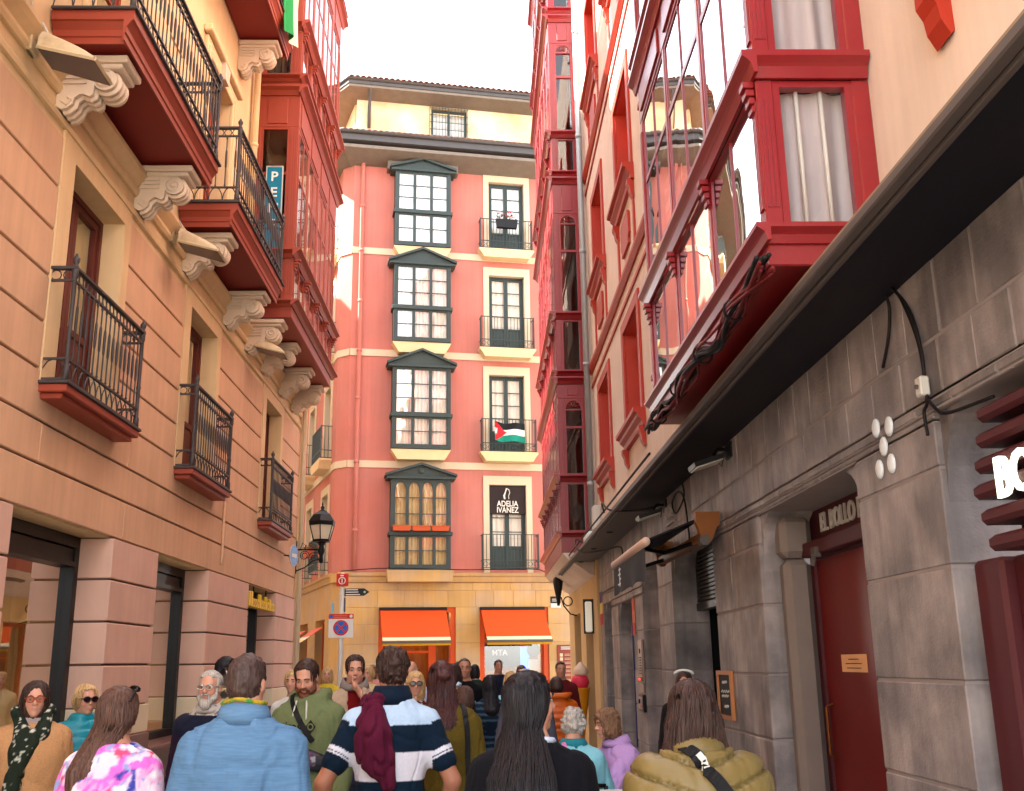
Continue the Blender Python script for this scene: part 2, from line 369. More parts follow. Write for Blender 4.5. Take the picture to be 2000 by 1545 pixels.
# first-floor french windows with small iron balconies
bal_prof=[(.0,0),(.008,0),(.008,.02),(.013,.03),(.008,.05),(.007,.30),(.012,.33),(.014,.40),(.014,.50),(.012,.57),(.007,.60),(.007,.76),(.013,.79),(.008,.82)]
bal_me={}
def balmesh(h,fr):
    key=(round(h,2),fr.flip)
    if key not in bal_me:
        bal_me[key]=MB().lathe([(r,z*h/.82) for r,z in bal_prof],n=6).data('baluster',M_iron,fr,smooth=True)
    return bal_me[key]
def balcony(fr,c,half,proj,zbase,thick,railh,parent,base_mat,small,step=.115,nm='balcony'):
    B=empty(nm,fr.w((c,0,zbase)),parent=parent)
    a,b=c-half,c+half; z1=zbase+thick
    if small:
        mb=MB(); mb.cbox(a,b,0.01,proj,zbase+.05,z1-.03,.008); mb.cbox(a+.05,b-.05,0.01,proj-.05,zbase,zbase+.05,.006)
        mb.build('timber_base',base_mat,B,fr)
        MB().cbox(a-.02,b+.02,0.01,proj+.02,z1-.03,z1,.005).build('base_plate',M_iron,B,fr)
    else:
        # moulded fascia swept round three sides, soffit board
        p=[(0,0),(.016,0),(.016,.06),(.03,.07),(.03,.13),(.07,.19),(.09,.20),(.09,thick-.03),(.0,thick-.03)]
        mb=MB()
        for (w0,o0) in ((0,0),):
            mb.prism([(proj-.09+x,zbase+y) for x,y in p],0,a,b)
            mb.prism([(a+.09-x,zbase+y) for x,y in p],1,.01,proj-.09); mb.prism([(b-.09+x,zbase+y) for x,y in p],1,.01,proj-.09)
        mb.build('fascia',base_mat,B,fr)
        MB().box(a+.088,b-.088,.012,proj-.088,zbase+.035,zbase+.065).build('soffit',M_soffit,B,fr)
        MB().cbox(a-.03,b+.03,.01,proj+.03,z1-.03,z1,.006).build('floor_plate',M_iron,B,fr)
    zr=z1+railh; i=.03; zl=z1+.20; zu=zr-.13
    rail=MB(); rail.cbox(a,b,proj-i-.025,proj-i+.025,zr-.03,zr,.004); rail.box(a,b,proj-i-.012,proj-i+.012,zu-.01,zu+.01); rail.box(a,b,proj-i-.012,proj-i+.012,zl-.01,zl+.01); rail.box(a,b,proj-i-.012,proj-i+.012,z1+.01,z1+.03)
    for e in (a+i,b-i):
        rail.cbox(e-.025,e+.025,.01,proj-i,zr-.03,zr,.004); rail.box(e-.012,e+.012,.01,proj-i,zu-.01,zu+.01); rail.box(e-.012,e+.012,.01,proj-i,zl-.01,zl+.01); rail.box(e-.012,e+.012,.01,proj-i,z1+.01,z1+.03)
    rail.build('handrail',M_iron,B,fr)
    for e in (a+i,b-i):
        MB().lathe([(0,0),(.03,0),(.03,.10),(.022,.12),(.02,.40),(.026,.43),(.02,.46),(.022,railh-.12),(.03,railh-.1),(.03,railh),(.018,railh+.015),(.03,railh+.045),(.034,railh+.07),(.02,railh+.09),(.008,railh+.12),(.0,railh+.125)],e,proj-i,z1,n=8).build('corner_post',M_iron,B,fr,smooth=True)
    n=max(2,int(round((2*half-2*i)/step)));me=balmesh(zu-zl,fr)
    for k in range(1,n): inst(me,'baluster',B,fr,(a+i+(2*half-2*i)*k/n,proj-i,zl))
    m=max(1,int(round((proj-i)/step)))
    for e in (a+i,b-i):
        for k in range(1,m+1) if not small else []: inst(me,'baluster',B,fr,(e,(proj-i)*(k-.35)/m,zl))
    orn=MB(); rr=(zr-.03-zu)/2-.004
    q=max(2,int((2*half)/(rr*2.15)))
    for k in range(q):
        s=a+i+(2*half-2*i)*(k+.5)/q; orn.ring((s,proj-i,(zr-.03+zu)/2),rr,.006,1,10,4)
    for e in (a+i,b-i):
        qq=max(1,int((proj-i)/(rr*2.1)))
        for k in range(qq): orn.ring((e,(proj-i)*(k+.5)/qq,(zr-.03+zu)/2),rr,.006,0,10,4)
    na=max(3,int(round(2*half/.15))); wa=(2*half-2*i)/na
    for k in range(-1,na):  # interlaced pointed arches
        s=a+i+wa*k
        pts=[]
        for j in range(9):
            th=math.pi*j/8; x=s+wa-math.cos(th)*wa*1.0
            if a+i-.001<=x<=b-i+.001: pts.append((x,proj-i,z1+.02+math.sin(th)*(zl-z1-.02)))
        if len(pts)>2: orn.tube(pts,.007,4)
    for e in (a+i,b-i):
        mm=max(1,int((proj-i)/.15)); ww=(proj-i)/mm
        for k in range(mm): orn.tube([(e,ww*k+ww/2-math.cos(math.pi*j/6)*ww/2,z1+.02+math.sin(math.pi*j/6)*(zl-z1-.02)) for j in range(7)],.007,4)
    oo=orn.build('ironwork_band',M_iron,B,fr); oo['kind']='stuff'
    return B
def french(fr,a,b,z0,z1,o,parent,fm,leaves=2,rows_=3,panel=.7,glass=None,cm=None,fw=.07,nm='french_window',depth=.5):
    W=empty(nm,fr.w(((a+b)/2,o,z0)),parent=parent); glass=glass or M_glass
    fb=MB(); fb.rect_frame(a,b,z0,z1,o-.05,o+.05,.06)
    fb.build('frame',fm,W,fr)
    lw=(b-a-.12)/leaves
    for l in range(leaves):
        x0=a+.06+lw*l+.004; x1=x0+lw-.008
        lf=MB(); lf.box(x0,x0+fw,o-.03,o+.03,z0+.06,z1-.06); lf.box(x1-fw,x1,o-.03,o+.03,z0+.06,z1-.06); lf.box(x0+fw,x1-fw,o-.03,o+.03,z1-.06-fw,z1-.06); lf.box(x0+fw,x1-fw,o-.03,o+.03,z0+.06,z0+.06+fw)
        zp=z0+.06+fw
        if panel:
            lf.cbox(x0+fw,x1-fw,o-.012,o+.012,zp,z0+panel,.004); lf.cbox(x0+fw+.04,x1-fw-.04,o-.022,o+.022,zp+.06,z0+panel-.06,.008); lf.box(x0+fw,x1-fw,o-.03,o+.03,z0+panel,z0+panel+fw); zp=z0+panel+fw
        gz=z1-.06-fw; hh=(gz-zp)/rows_
        for r in range(1,rows_): lf.box(x0+fw,x1-fw,o-.018,o+.018,zp+hh*r-.014,zp+hh*r+.014)
        lf.build('leaf',fm,W,fr)
        for r in range(rows_): MB().box(x0+fw,x1-fw,o-.004,o+.004,zp+hh*r+(.014 if r else 0),zp+hh*(r+1)-(.014 if r<rows_-1 else 0)).build('pane',glass,W,fr)
    if cm: curtain(a+.05,b-.05,z0+.05,z1-.05,o-.065,.02).build('curtain',cm,W,fr,smooth=True)
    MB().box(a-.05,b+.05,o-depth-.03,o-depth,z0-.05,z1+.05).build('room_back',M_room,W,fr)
    return W
for c,wn in zip((5.55,)+CEN,win1):
    french(FL,wn[0],wn[1],wn[2],wn[3],-.26,LB,M_brown,2,1,.75,cm=M_goldc)
    balcony(FL,c,.95,.25,3.95,.15,1.05,LB,M_redwood,True)
# string moulding under the first balconies
runprof([(-.003,6.72),(.03,6.72),(.05,6.76),(.05,6.80),(.03,6.82),(.09,6.90),(.12,6.95),(.12,7.0),(.09,7.02),(-.003,7.02)],-2.5,21.0).build('string_moulding',M_cream,LB,FL)
runprof([(-.003,6.48),(.035,6.48),(.045,6.52),(.025,6.56),(-.003,6.56)],-2.5,21.0).build('lower_moulding',M_cream,LB,FL)
def console(fr,s,z,proj,parent,wd=.30,ht=.46,mat=None):
    K=empty('console_bracket',fr.w((s,0,z-ht)),parent=parent); mat=mat or M_stucco
    MB().cbox(s-wd/2-.05,s+wd/2+.05,0,proj,z-.07,z,.012).build('abacus',mat,K,fr)
    MB().cbox(s-wd/2-.025,s+wd/2+.025,0,proj-.05,z-.12,z-.07,.012).build('abacus_step',mat,K,fr)
    # S-shaped scroll profile in (o,z)
    P=[]
    P+= [(0,z-.12),(proj-.10,z-.12)]
    cx,cz,r=proj-.20,z-.225,.105
    for j in range(0,13): th=math.radians(75-j*19); P.append((cx+r*math.cos(th),cz+r*math.sin(th)))
    for t in np.linspace(0,1,7)[1:]:
        P.append((cx-.07-(proj-.42)*t*.9, z-.33-.07*math.sin(t*math.pi*.5)-.03*math.sin(t*math.pi*2)))
    P+= [(.16,z-ht+.06),(.15,z-ht+.0),(.10,z-ht-.05),(.05,z-ht-.06),(.0,z-ht-.03)]
    MB().prism(P,0,s-wd/2,s+wd/2).build('scroll',mat,K,fr)
    rib=MB()
    for side in (-1,1):
        x=s+side*(wd/2+.004)
        pts=[]
        for j in range(26):
            th=j*.42; rr=.095*(1-j/30); pts.append((x,cx+rr*math.cos(th+1.2),cz+rr*math.sin(th+1.2)))
        rib.tube(pts,.012,5)
        for k in range(3): rib.box(x-.012,x+.012,.05,proj-.36,z-.17-k*.05,z-.145-k*.05)
        rib.tube([(x,.05,z-ht+.02),(x,.10,z-ht-.02),(x,.13,z-ht+.03),(x,.10,z-ht+.06)],.012,5)
    for k in (-1,0,1):
        pts=[(s+k*wd*.27,p[0]+.004,p[1]-.004) for p in P[3:-1]]
        rib.tube(pts,.028,6)
    rib.build('carving',mat,K,fr)
    return K
for c in (5.55,)+CEN[:2]:
    balcony(FL,c+.02,1.48,.74,7.08,.32,1.05,LB,M_redwood,False,nm='long_balcony')
    for s in (c-1.02,c+1.1): console(FL,s,7.08,.62,LB)
for c in CEN[:2]:
    balcony(FL,c+.02,1.48,.74,11.3,.32,1.05,LB,M_redwood,False,nm='long_balcony')
    for s in (c-1.02,c+1.1): console(FL,s,11.3,.62,LB)
for s in (15.95,17.2,18.75,20.0): console(FL,s,7.12,.62,LB,mat=M_stucco)
for wn in win2+win3:
    a,b,z0,z1=wn
    mb=MB(); 
    for x0,x1 in ((a-.22,a),(b,b+.22)): mb.cbox(x0,x1,-.004,.05,z0,z1+.22,.01); mb.cbox(x0+.05,x1-.05,.045,.07,z0+.25,z1+.1,.008)
    mb.cbox(a,b,-.004,.05,z1,z1+.22,.01); mb.build('window_surround',M_cream,LB,FL)
    MB().cbox(a-.3,b+.3,-.004,.12,z1+.24,z1+.34,.015).build('window_hood',M_cream,LB,FL)
    MB().prism([((a+b)/2-.1,z1-.02),((a+b)/2+.1,z1-.02),((a+b)/2+.15,z1+.3),((a+b)/2-.15,z1+.3)],1,.0,.11).build('keystone',M_stucco,LB,FL)
    french(FL,a,b,z0,z1,-.28,LB,M_redwood,2,3,.8,cm=M_goldc)
for z in (8.6,9.8,13,14.2):
    gb=MB(); gb.box(14.9,15.6,-.004,.014,z-.55,z+.0); gb.box(11.2,11.7,-.004,.014,z-.55,z); gb.build('raised_panel',M_cream,LB,FL)
# downpipe beside the gallery
mb=MB(); mb.tube([(15.38,.09,7.1),(15.38,.09,17)],.055,8)
for z in (8,10,12,14): mb.lathe([(.066,-.03),(.066,.03)],15.38,.09,z,8)
mb.build('downpipe',M_cream,LB,FL,smooth=True)
mb=MB(); mb.tube([(21.05,.09,.2),(21.05,.09,16.8)],.05,8); mb.build('downpipe',M_creamL,LB,FL,smooth=True)
# ---- glazed gallery
def gallery(fr,a,b,proj,tiers,parent,mat,nb,nm='glazed_gallery',glass=None,cm=None,arch=False,side_cols=1,corn=.14,backz=None,dent=True,lowrail=True,pw=.15,mull=.03,fw0=.045,gside=None):
    """tiers: list of (z_base_bottom, z_base_top, z_rail, z_head, z_cornice_top): base fascia, low window row, rail cornice, high window row, frieze and cornice"""
    G=empty(nm,fr.w(((a+b)/2,proj/2,tiers[0][0])),parent=parent); glass=glass or M_glassg
    bw=(b-a)/nb
    def cornice(z0,z1,ex,name='cornice'):
        h=z1-z0
        p=[(0,z0),(.02,z0),(ex*.45,z0+h*.45),(ex*.6,z0+h*.55),(ex,z0+h*.75),(ex,z1-.0),(0,z1)]
        mb=MB(); mb.prism([(proj+x,y) for x,y in p],0,a-ex,b+ex)
        mb.prism([(a-x,y) for x,y in p],1,.01,proj); mb.prism([(b+x,y) for x,y in p],1,.01,proj)
        return mb.build(name,mat,G,fr)
    for (zb0,zb1,zr,zh,zc) in tiers:
        MB().cbox(a,b,.01,proj,zb0,zb1-.001,.008).build('base_fascia',mat,G,fr)
        cornice(zb1-.10,zb1,corn*.9,'base_moulding')
        # corner and intermediate posts
        for z0,z1 in ((zb1,zr-.10),(zr+.04,zh)):
            for k in range(nb+1):
                s=a+bw*k; e=pw if k in (0,nb) else pw*.62
                s0=min(max(s-e/2,a),b-e)
                P=MB(); P.cbox(s0,s0+e,proj-e,proj-.004,z0,z1,.006)
                if k in (0,nb):
                    for j in range(3):
                        P.box(s0+e*(.2+.24*j),s0+e*(.2+.24*j)+.018,proj-.006,proj+.006,z0+.12,z1-.12)
                        xx=s0-.006 if k==0 else s0+e-.006
                        P.box(xx,xx+.012,proj-e*(.2+.24*j)-.018,proj-e*(.2+.24*j),z0+.12,z1-.12)
                P.build('post',mat,G,fr)
            for e in (a,b-pw): MB().cbox(e,e+pw,.0,.10,z0,z1,.006).build('post',mat,G,fr)
        # rail cornice with brackets
        if lowrail:
            cornice(zr-.10,zr+.04,corn)
            if dent:
                for k in range(nb+1):
                    s=min(max(a+bw*k,a+.06),b-.06)
                    D=MB()
                    for j in range(4): D.cbox(s-.045,s+.045,proj,proj+corn*(.75-.17*j),zr-.14-.05*j,zr-.10-.05*j,.004)
                    D.build('bracket',mat,G,fr)
        # windows
        for row,(z0,z1) in enumerate(((zb1,zr-.10),(zr+.04,zh))):
            if z1-z0<.2: continue
            for k in range(nb):
                x0=a+bw*k+(pw if k==0 else pw*.31); x1=a+bw*(k+1)-(pw if k==nb-1 else pw*.31)
                xm=(x0+x1)/2; S=MB(); fw=fw0
                S.rect_frame(x0,x1,z0,z1,proj-.07,proj-.010,fw,fw); S.box(xm-mull,xm+mull,proj-.07,proj-.010,z0+fw,z1-fw)
                zm=None
                if row==1: zm=z0+(z1-z0)*.62; S.box(x0+fw,x1-fw,proj-.065,proj-.012,zm-.025,zm+.025)
                S.build('sash',mat,G,fr)
                for xa,xb in ((x0+fw,xm-mull),(xm+mull,x1-fw)):
                    for za,zb in (((z0+fw,z1-fw),) if zm is None else ((z0+fw,zm-.025),(zm+.025,z1-fw))):
                        MB().box(xa,xb,proj-.024,proj-.016,za,zb).build('pane',glass,G,fr)
            for e,sg in ((a,1),(b,-1)):   # narrow end windows
                y0,y1=.10,proj-pw
                S=MB(); w0,w1=(e+.01,e+.07) if sg>0 else (e-.07,e-.01); fw=.04
                S.box(w0,w1,y0,y0+fw,z0,z1); S.box(w0,w1,y1-fw,y1,z0,z1); S.box(w0,w1,y0+fw,y1-fw,z0,z0+fw); S.box(w0,w1,y0+fw,y1-fw,z1-fw,z1)
                cuts=[z0+fw,z1-fw]
                if row==1:
                    zm=z0+(z1-z0)*.62; S.box(w0,w1,y0+fw,y1-fw,zm-.025,zm+.025); cuts=[z0+fw,zm-.025,zm+.025,z1-fw]
                    if arch:
                        zt=z1-fw; ra=(y1-y0)/2-fw; ym=(y0+y1)/2; zc_=zt-ra
                        S.box(w0,w1,y0+fw,y1-fw,zc_-.05,zc_-.02)
                        for t in (30,60,90,120,150): S.tube([(w0+.03,ym+.04*math.cos(math.radians(t)),zc_+.04*math.sin(math.radians(t))),(w0+.03,ym+ra*math.cos(math.radians(t)),zc_+ra*math.sin(math.radians(t)))],.012,4)
                        S.ring((w0+.03,ym,zc_),ra,.02,0,12,5,0,math.pi)
                        for q in (0,1):
                            c0=y0+fw if q==0 else y1-fw; dd=1 if q==0 else -1
                            S.prism([(c0,zt),(c0+dd*ra,zt)]+[(ym-dd*ra*math.cos(math.radians(t)),zc_+ra*math.sin(math.radians(t))) for t in (80,60,40,20,0)],0,w0+.005,w1-.005)
                S.build('sash',mat,G,fr)
                for za,zb in zip(cuts[::2],cuts[1::2]): MB().box((w0+w1)/2-.004,(w0+w1)/2+.004,y0+fw,y1-fw,za,zb).build('pane',gside or glass,G,fr)
            if cm:
                curtain(a+.15,b-.15,z0,z1,proj-.10,.02,.17).build('curtain',cm,G,fr,smooth=True)
        # frieze with raised panels, top cornice
        MB().cbox(a,b,.01,proj,zh,zc-.14,.006).build('frieze',mat,G,fr)
        F=MB()
        for k in range(nb):
            x0=a+bw*k+.14; x1=a+bw*(k+1)-.14
            if zc-.14-zh>.2: F.cbox(x0,x1,proj-.002,proj+.018,zh+.06,zc-.2,.01)
        for e,sg in ((a,-1),(b,1)):
            if zc-.14-zh>.2: F.cbox(e-.018 if sg<0 else e-.002,e+.002 if sg<0 else e+.018,.2,proj-.2,zh+.06,zc-.2,.01)
        if F.v: F.build('frieze_panel',mat,G,fr)
        cornice(zc-.14,zc,corn)
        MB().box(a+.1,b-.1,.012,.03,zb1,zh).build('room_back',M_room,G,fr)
    return G
gl_t=[(7.14,7.42,8.26,10.55,11.28),(11.285,11.5,12.5,14.85,15.6),(15.605,15.8,16.8,18.6,19.2)]
gallery(FL,15.75,20.1,.74,gl_t,LB,M_redwood,4,cm=M_curt)
# lintel course over the shops

# unseen separate building across the side street, added to shade the square's lower walls
MB().box(21.6,52,-26,-10.2,0,25.0).build('unseen_sun_blocker',M_cream,LB,FL)
# ================================================================== RIGHT BUILDING
M_pinkcream=mk('pinkish_cream_render',(.87,.79,.73),.85,.16,1.3,.2,130,streak=.12)
M_crim=mk('crimson_gloss_paint',(.53,.10,.125),.32,.14,3,.05,40,spec=.5,coat=.25,wear=.10,wearcol=(.72,.35,.33))
M_orred=mk('orange_red_paint',(.66,.20,.13),.5,.10,3,.05,60,spec=.3)
M_stone=mk('grey_mauve_stone',(.455,.43,.43),.55,.80,2.6,.25,60,spec=.4,streak=.55,rnd=.15,col2=(.60,.56,.55))
M_mortar=mk('pale_mortar',(.58,.54,.53),.9,.15,6)
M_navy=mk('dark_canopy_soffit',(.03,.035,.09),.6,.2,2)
M_fascia=mk('weathered_concrete_edge',(.58,.50,.42),.9,.25,7,.2,40)
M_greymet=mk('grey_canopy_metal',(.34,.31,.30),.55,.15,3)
M_bordo=mk('burgundy_paint',(.28,.05,.08),.6,.12,3,spec=.45)
M_doorred=mk('dark_red_door',(.42,.03,.015),.42,.10,2,spec=.4)
M_pvc=mk('galvanised_pipe',(.60,.62,.63),.45,.1,4,metal=.3)
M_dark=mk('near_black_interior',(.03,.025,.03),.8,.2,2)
RB=empty('corner_bay_building',(2.2,8,0),'cream building with crimson bay window over dark grey stone shopfronts on the right','building')
rops=[(-5,-4,0,2.85),(.8,4.8,0,2.85),(5.9,8.15,0,2.81),(9.8,12.05,0,2.92),(13.05,14.35,0,2.9),(15.4,17.0,0,2.6),(17.9,19.0,0,2.7)]
rw1=[(c-.72,c+.72,5.0,6.55) for c in (3.35,10.85,14.24,17.66)]
rw2=[(c-.72,c+.72,8.62,10.32) for c in (3.35,10.85,14.24,17.66)]
rw3=[(c-.72,c+.72,12.6,14.6) for c in (10.85,14.24,17.66)]
mb=MB()
for r in wall_cells(-1.2,19.62,3.6,17.0,rw1+rw2+rw3): mb.box(r[0],r[1],-.4,0,r[2],r[3])
mb.build('wall',M_pinkcream,RB,FR)
mb=MB()
for r in wall_cells(-1.2,19.62,0,3.6,rops): mb.box(r[0]+.012,r[1]-.012,-.42,-.004,r[2],r[3]+(.012 if r[3]<3.5 else 0))
mb.build('mortar_wall',M_mortar,RB,FR)
MB().box(-1.2,19.62,-8,-.42,16.8,17).build('flat_roof',M_mortar,RB,FR)
prow=[0,.6,1.1,1.58,2.11,2.58,2.86,3.2,3.6]
for z0,z1 in zip(prow,prow[1:]):
    for r in wall_cells(-1.2,19.6,z0,z1,rops):
        over=any(q[0]-.05<=(r[0]+r[1])/2<=q[1]+.05 for q in rops)
        x=r[0]
        while x<r[1]-1e-3:
            wd=rng.uniform(.34,.48) if (z0>2.8) else rng.uniform(.75,1.25)
            e=x+wd
            if r[1]-e<.25: e=r[1]
            g=.008; jam=.41 if z1<2.95 else .1
            MB().cbox(x+(g if x>r[0] else 0),e-(g if e<r[1] else 0),-jam,rng.uniform(.0,.006),r[2]+g,r[3]-g,.007).build('stone_slab',M_stone,RB,FR)
            x=e
# curved corbels in the upper corners of the openings
for q in rops[1:]:
    s0,s1,_,zt=q
    for e,dr in ((s0,1),(s1,-1)):
        hgt,wdt=.42,.24
        P=[(e,zt),(e+dr*wdt,zt)]+[(e+dr*wdt*(1-math.sin(t)),zt-hgt*(1-math.cos(t))-.02) for t in np.linspace(.12,math.pi/2,8)]
        MB().prism(P,1,-.38,-.03).build('corbel_stone',M_stone,RB,FR)
# upper windows in red
def red_window(w,sill=True,apron=False):
    a,b,z0,z1=w; W=empty('red_window',FR.w(((a+b)/2,0,z0)),parent=RB); t=.17
    F=MB(); F.box(a-t,a,-.004,.035,z0-.02,z1+t); F.box(b,b+t,-.004,.035,z0-.02,z1+t); F.box(a,b,-.004,.035,z1,z1+t); F.build('trim',M_orred,W,FR)
    R=MB(); R.box(a,a+.015,-.3,-.004,z0,z1); R.box(b-.015,b,-.3,-.004,z0,z1); R.box(a+.015,b-.015,-.3,-.004,z1-.015,z1); R.box(a+.015,b-.015,-.3,-.004,z0,z0+.015); R.build('reveal',M_orred,W,FR)
    S=MB(); S.rect_frame(a+.016,b-.016,z0+.016,z1-.016,-.31,-.25,.06); m=(a+b)/2; S.box(m-.05,m+.05,-.305,-.255,z0+.07,z1-.07); S.build('shutter_frame',M_orred,W,FR)
    me=None; n=int((z1-z0-.18)/.055)
    for k in range(n):
        z=z0+.1+k*.055
        for x0,x1 in ((a+.08,m-.052),(m+.052,b-.08)):
            L_=MB(); L_.prism([(-.30,z),(-.292,z-.004),(-.262,z+.045),(-.27,z+.049)],0,x0,x1); L_.build('slat',M_orred,W,FR)
    # moulded sill on two hanging corbels
    P=[(0,z0-.26),(.05,z0-.24),(.06,z0-.17),(.11,z0-.12),(.12,z0-.08),(.17,z0-.06),(.17,z0-.0),(0,z0-.0)]
    MB().prism(P,0,a-t-.05,b+t+.05).build('sill',M_orred,W,FR)
    for e in (a-t+.07,b+t-.07):
        C=MB(); C.prism([(0,z0-.5),(.02,z0-.52),(.06,z0-.44),(.07,z0-.36),(.10,z0-.30),(.10,z0-.24),(0,z0-.24)],0,e-.075,e+.075); C.build('sill_corbel',M_orred,W,FR)
    if apron:
        A=MB(); A.box(a-t+.02,a-t+.12,-.004,.03,z0-1.15,z0-.52); A.box(b+t-.12,b+t-.02,-.004,.03,z0-1.15,z0-.52); A.build('apron_strip',M_orred,W,FR)
        MB().prism([(m-.33,z0-.98),(m+.33,z0-.98),(m+.33,z0-.9),(m+.4,z0-.84),(m+.4,z0-.52),(m+.33,z0-.46),(m-.33,z0-.46),(m-.4,z0-.52),(m-.4,z0-.84),(m-.33,z0-.9)],1,-.004,.04).build('apron_plaque',M_orred,W,FR)
for q in rw1: red_window(q)
for q in rw2: red_window(q,apron=True)
for q in rw3: red_window(q,apron=True)
for z in (7.28,11.42):
    runprof([(-.003,z-.08),(.03,z-.08),(.08,z-.01),(.08,z+.05),(-.003,z+.07)],-1.2,19.55).build('string_course',M_orred,RB,FR)
    runprof([(-.003,z-.36),(.025,z-.36),(.025,z-.30),(-.003,z-.30)],-1.2,19.55).build('string_line',M_orred,RB,FR)
# crimson bay window
bay_t=[(3.74,3.96,4.96,6.72,7.22),(7.225,7.4,8.45,10.3,10.95),(10.955,11.1,12.1,14.0,14.7)]
BAY=gallery(FR,5.1,8.9,.65,bay_t,RB,M_crim,3,nm='bay_window',cm=None,corn=.085,pw=.10,mull=.006,fw0=.032,gside=mk_glass('bay_end_glass',(.97,.97,.97),r0=.05,pw=5.0,wob=.05),glass=mk_glass('bay_glass',(.72,.74,.76),r0=.35,pw=1.3,rough=.008,wob=.10))
for zb0,zb1,zr,zh,zc in bay_t[:2]:
    for z0,z1 in ((zb1,zr-.1),(zr+.04,zh)):
        v=[];f=[]
        mbc=MB(); n=34
        for i in range(n+1):
            oo=.07+(.50)*i/n; d=.022*math.sin(oo*42+.9*math.sin(oo*9))+.012*math.sin(oo*17)
            for j,z in enumerate((z0+.03,z0+(z1-z0)*.35,(z0+z1)/2,z1-.02)): v.append((5.235+d*(1.3-.25*j)+.02*math.sin(j+oo*5),oo,z))
        for i in range(n):
            for k in range(3): f.append((i*4+k,i*4+4+k,i*4+5+k,i*4+k+1))
        mbc.add(v,f).build('curtain',mk('pale_grey_drape',(.70,.66,.66),.85,.08,4,streak=.15),BAY,FR,smooth=True)
for oo in (.26,.40): MB().tube([(5.168,oo,3.97),(5.168,oo,4.84)],.013,6).build('window_bar',M_whitep,BAY,FR,smooth=True)
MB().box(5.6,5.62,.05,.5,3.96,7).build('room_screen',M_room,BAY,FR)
# drain pipe at the party wall
mb=MB(); mb.tube([(19.45,.12,3.9),(19.45,.12,17)],.06,10)
for z in (5,7.4,9.8,12.4,14.9): mb.lathe([(.07,-.04),(.07,.04)],19.45,.12,z,10)
mb.build('drain_pipe',M_pvc,RB,FR,smooth=True)
mb=MB(); mb.cbox(18.85,19.1,.0,.16,4.05,4.5,.02); mb.build('junction_box',M_whitep,RB,FR)
mb=MB(); mb.lathe([(.14,0),(.15,.08),(.15,.22),(.08,.3),(.02,.31)],18.9,.2,3.72,10); mb.build('white_dome_cap',M_whitep,RB,FR,smooth=True)
# canopy over the shopfronts
CAN=empty('street_canopy',FR.w((4,.25,3.58)),'long dark flat canopy with worn concrete edge above the grey stone shopfronts','canopy')
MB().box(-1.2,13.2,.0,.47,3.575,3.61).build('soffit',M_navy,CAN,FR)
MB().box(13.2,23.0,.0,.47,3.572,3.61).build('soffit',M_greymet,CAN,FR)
mb=MB(); mb.cbox(-1.2,23.0,.0,.5,3.612,3.66,.01); mb.build('slab',M_fascia,CAN,FR)
mb=MB(); mb.cbox(-1.2,23.0,.471,.53,3.56,3.611,.008); mb.cbox(-1.2,23.0,.44,.47,3.545,3.572,.004); mb.build('gutter_lip',M_greymet,CAN,FR)
for s in (15.3,17.6,20,22): MB().lathe([(.0,-.012),(.05,-.012),(.05,.0),(.0,.0)],s,.3,3.57,10).build('downlight',M_dark,CAN,FR)
# ---------------------------------------------------------------- shopfront with burgundy ribs
SF=empty('shopfront',FR.w((2.7,-.2,0)),'burgundy ribbed shopfront with a white glowing sign at the right edge','shopfront')
for k in range(6):
    z=2.13+k*.112; ex=.055-.012*abs(k-2)
    MB().prism([(-.25,z),(ex-.02,z),(ex,z+.02),(ex,z+.05),(ex-.03,z+.07),(-.25,z+.07)],0,.8,4.38-.015*abs(k-2)).build('rib',M_bordo,SF,FR)
MB().box(.8,4.5,-.3,-.2,2.08,2.85).build('sign_backing',M_dark,SF,FR)
mb=MB(); mb.cbox(4.46,4.72,-.28,-.06,0,2.12,.02); mb.cbox(4.30,4.46,-.26,-.12,0,2.12,.01); mb.build('jamb',M_bordo,SF,FR)
MB().tube([(4.26,-.1,.05),(4.26,-.1,2.0),(4.2,-.1,2.06),(3.2,-.1,2.06)],.012,6).build('brass_trim',mk('brass',(.75,.5,.22),.3,.1,3,metal=.8),SF,FR)
MB().box(.8,4.26,-.2,-.19,.1,2.06).build('pane',M_glassb,SF,FR)
MB().box(.5,4.8,-2.2,-2.1,0,2.85).build('interior_wall',M_doorred,SF,FR)
letters('BO',.24,mk('lit_letter',(.95,.97,.9),.5,0,emit=((.95,1,.88),.35)),SF,FR,(4.0,.066,2.40),'lit_letters',.008,flip=-1,xs=.95)
# ---------------------------------------------------------------- red door with sign
DR=empty('recessed_door',FR.w((7,-.4,0)),'dark red metal door with an orange paper notice in grey stone recess','door'); DR['kind']='thing'
mb=MB(); mb.rect_frame(6.0,8.02,0,2.52,-.44,-.36,.08,.02); mb.build('frame',M_bordo,DR,FR)
MB().cbox(6.09,7.93,-.42,-.38,.03,2.43,.006).build('leaf',M_doorred,DR,FR)
MB().box(6.0,8.1,-.44,-.39,2.53,2.83).build('transom_panel',M_bordo,DR,FR)
mb=MB(); mb.cbox(5.95,7.98,-.37,-.28,2.45,2.56,.01); mb.build('awning_cassette',M_bordo,DR,FR)
mb=MB(); mb.cbox(7.55,7.66,-.30,-.25,2.42,2.50,.01); mb.tube([(7.6,-.26,2.44),(7.6,-.24,2.36)],.02,6); mb.build('camera_bracket',M_greymet,DR,FR)
letters('EL BOLLO DE',.20,mk('sign_letter',(.82,.8,.76),.6,.1,5),DR,FR,(7.26,-.383,2.69),'sign_lettering',.008,flip=-1,xs=.85)
mb=MB(); mb.box(7.05,7.55,-.378,-.374,1.60,1.72); mb.build('paper_notice',mk('orange_paper',(.92,.70,.50),.8,.06,9),DR,FR)
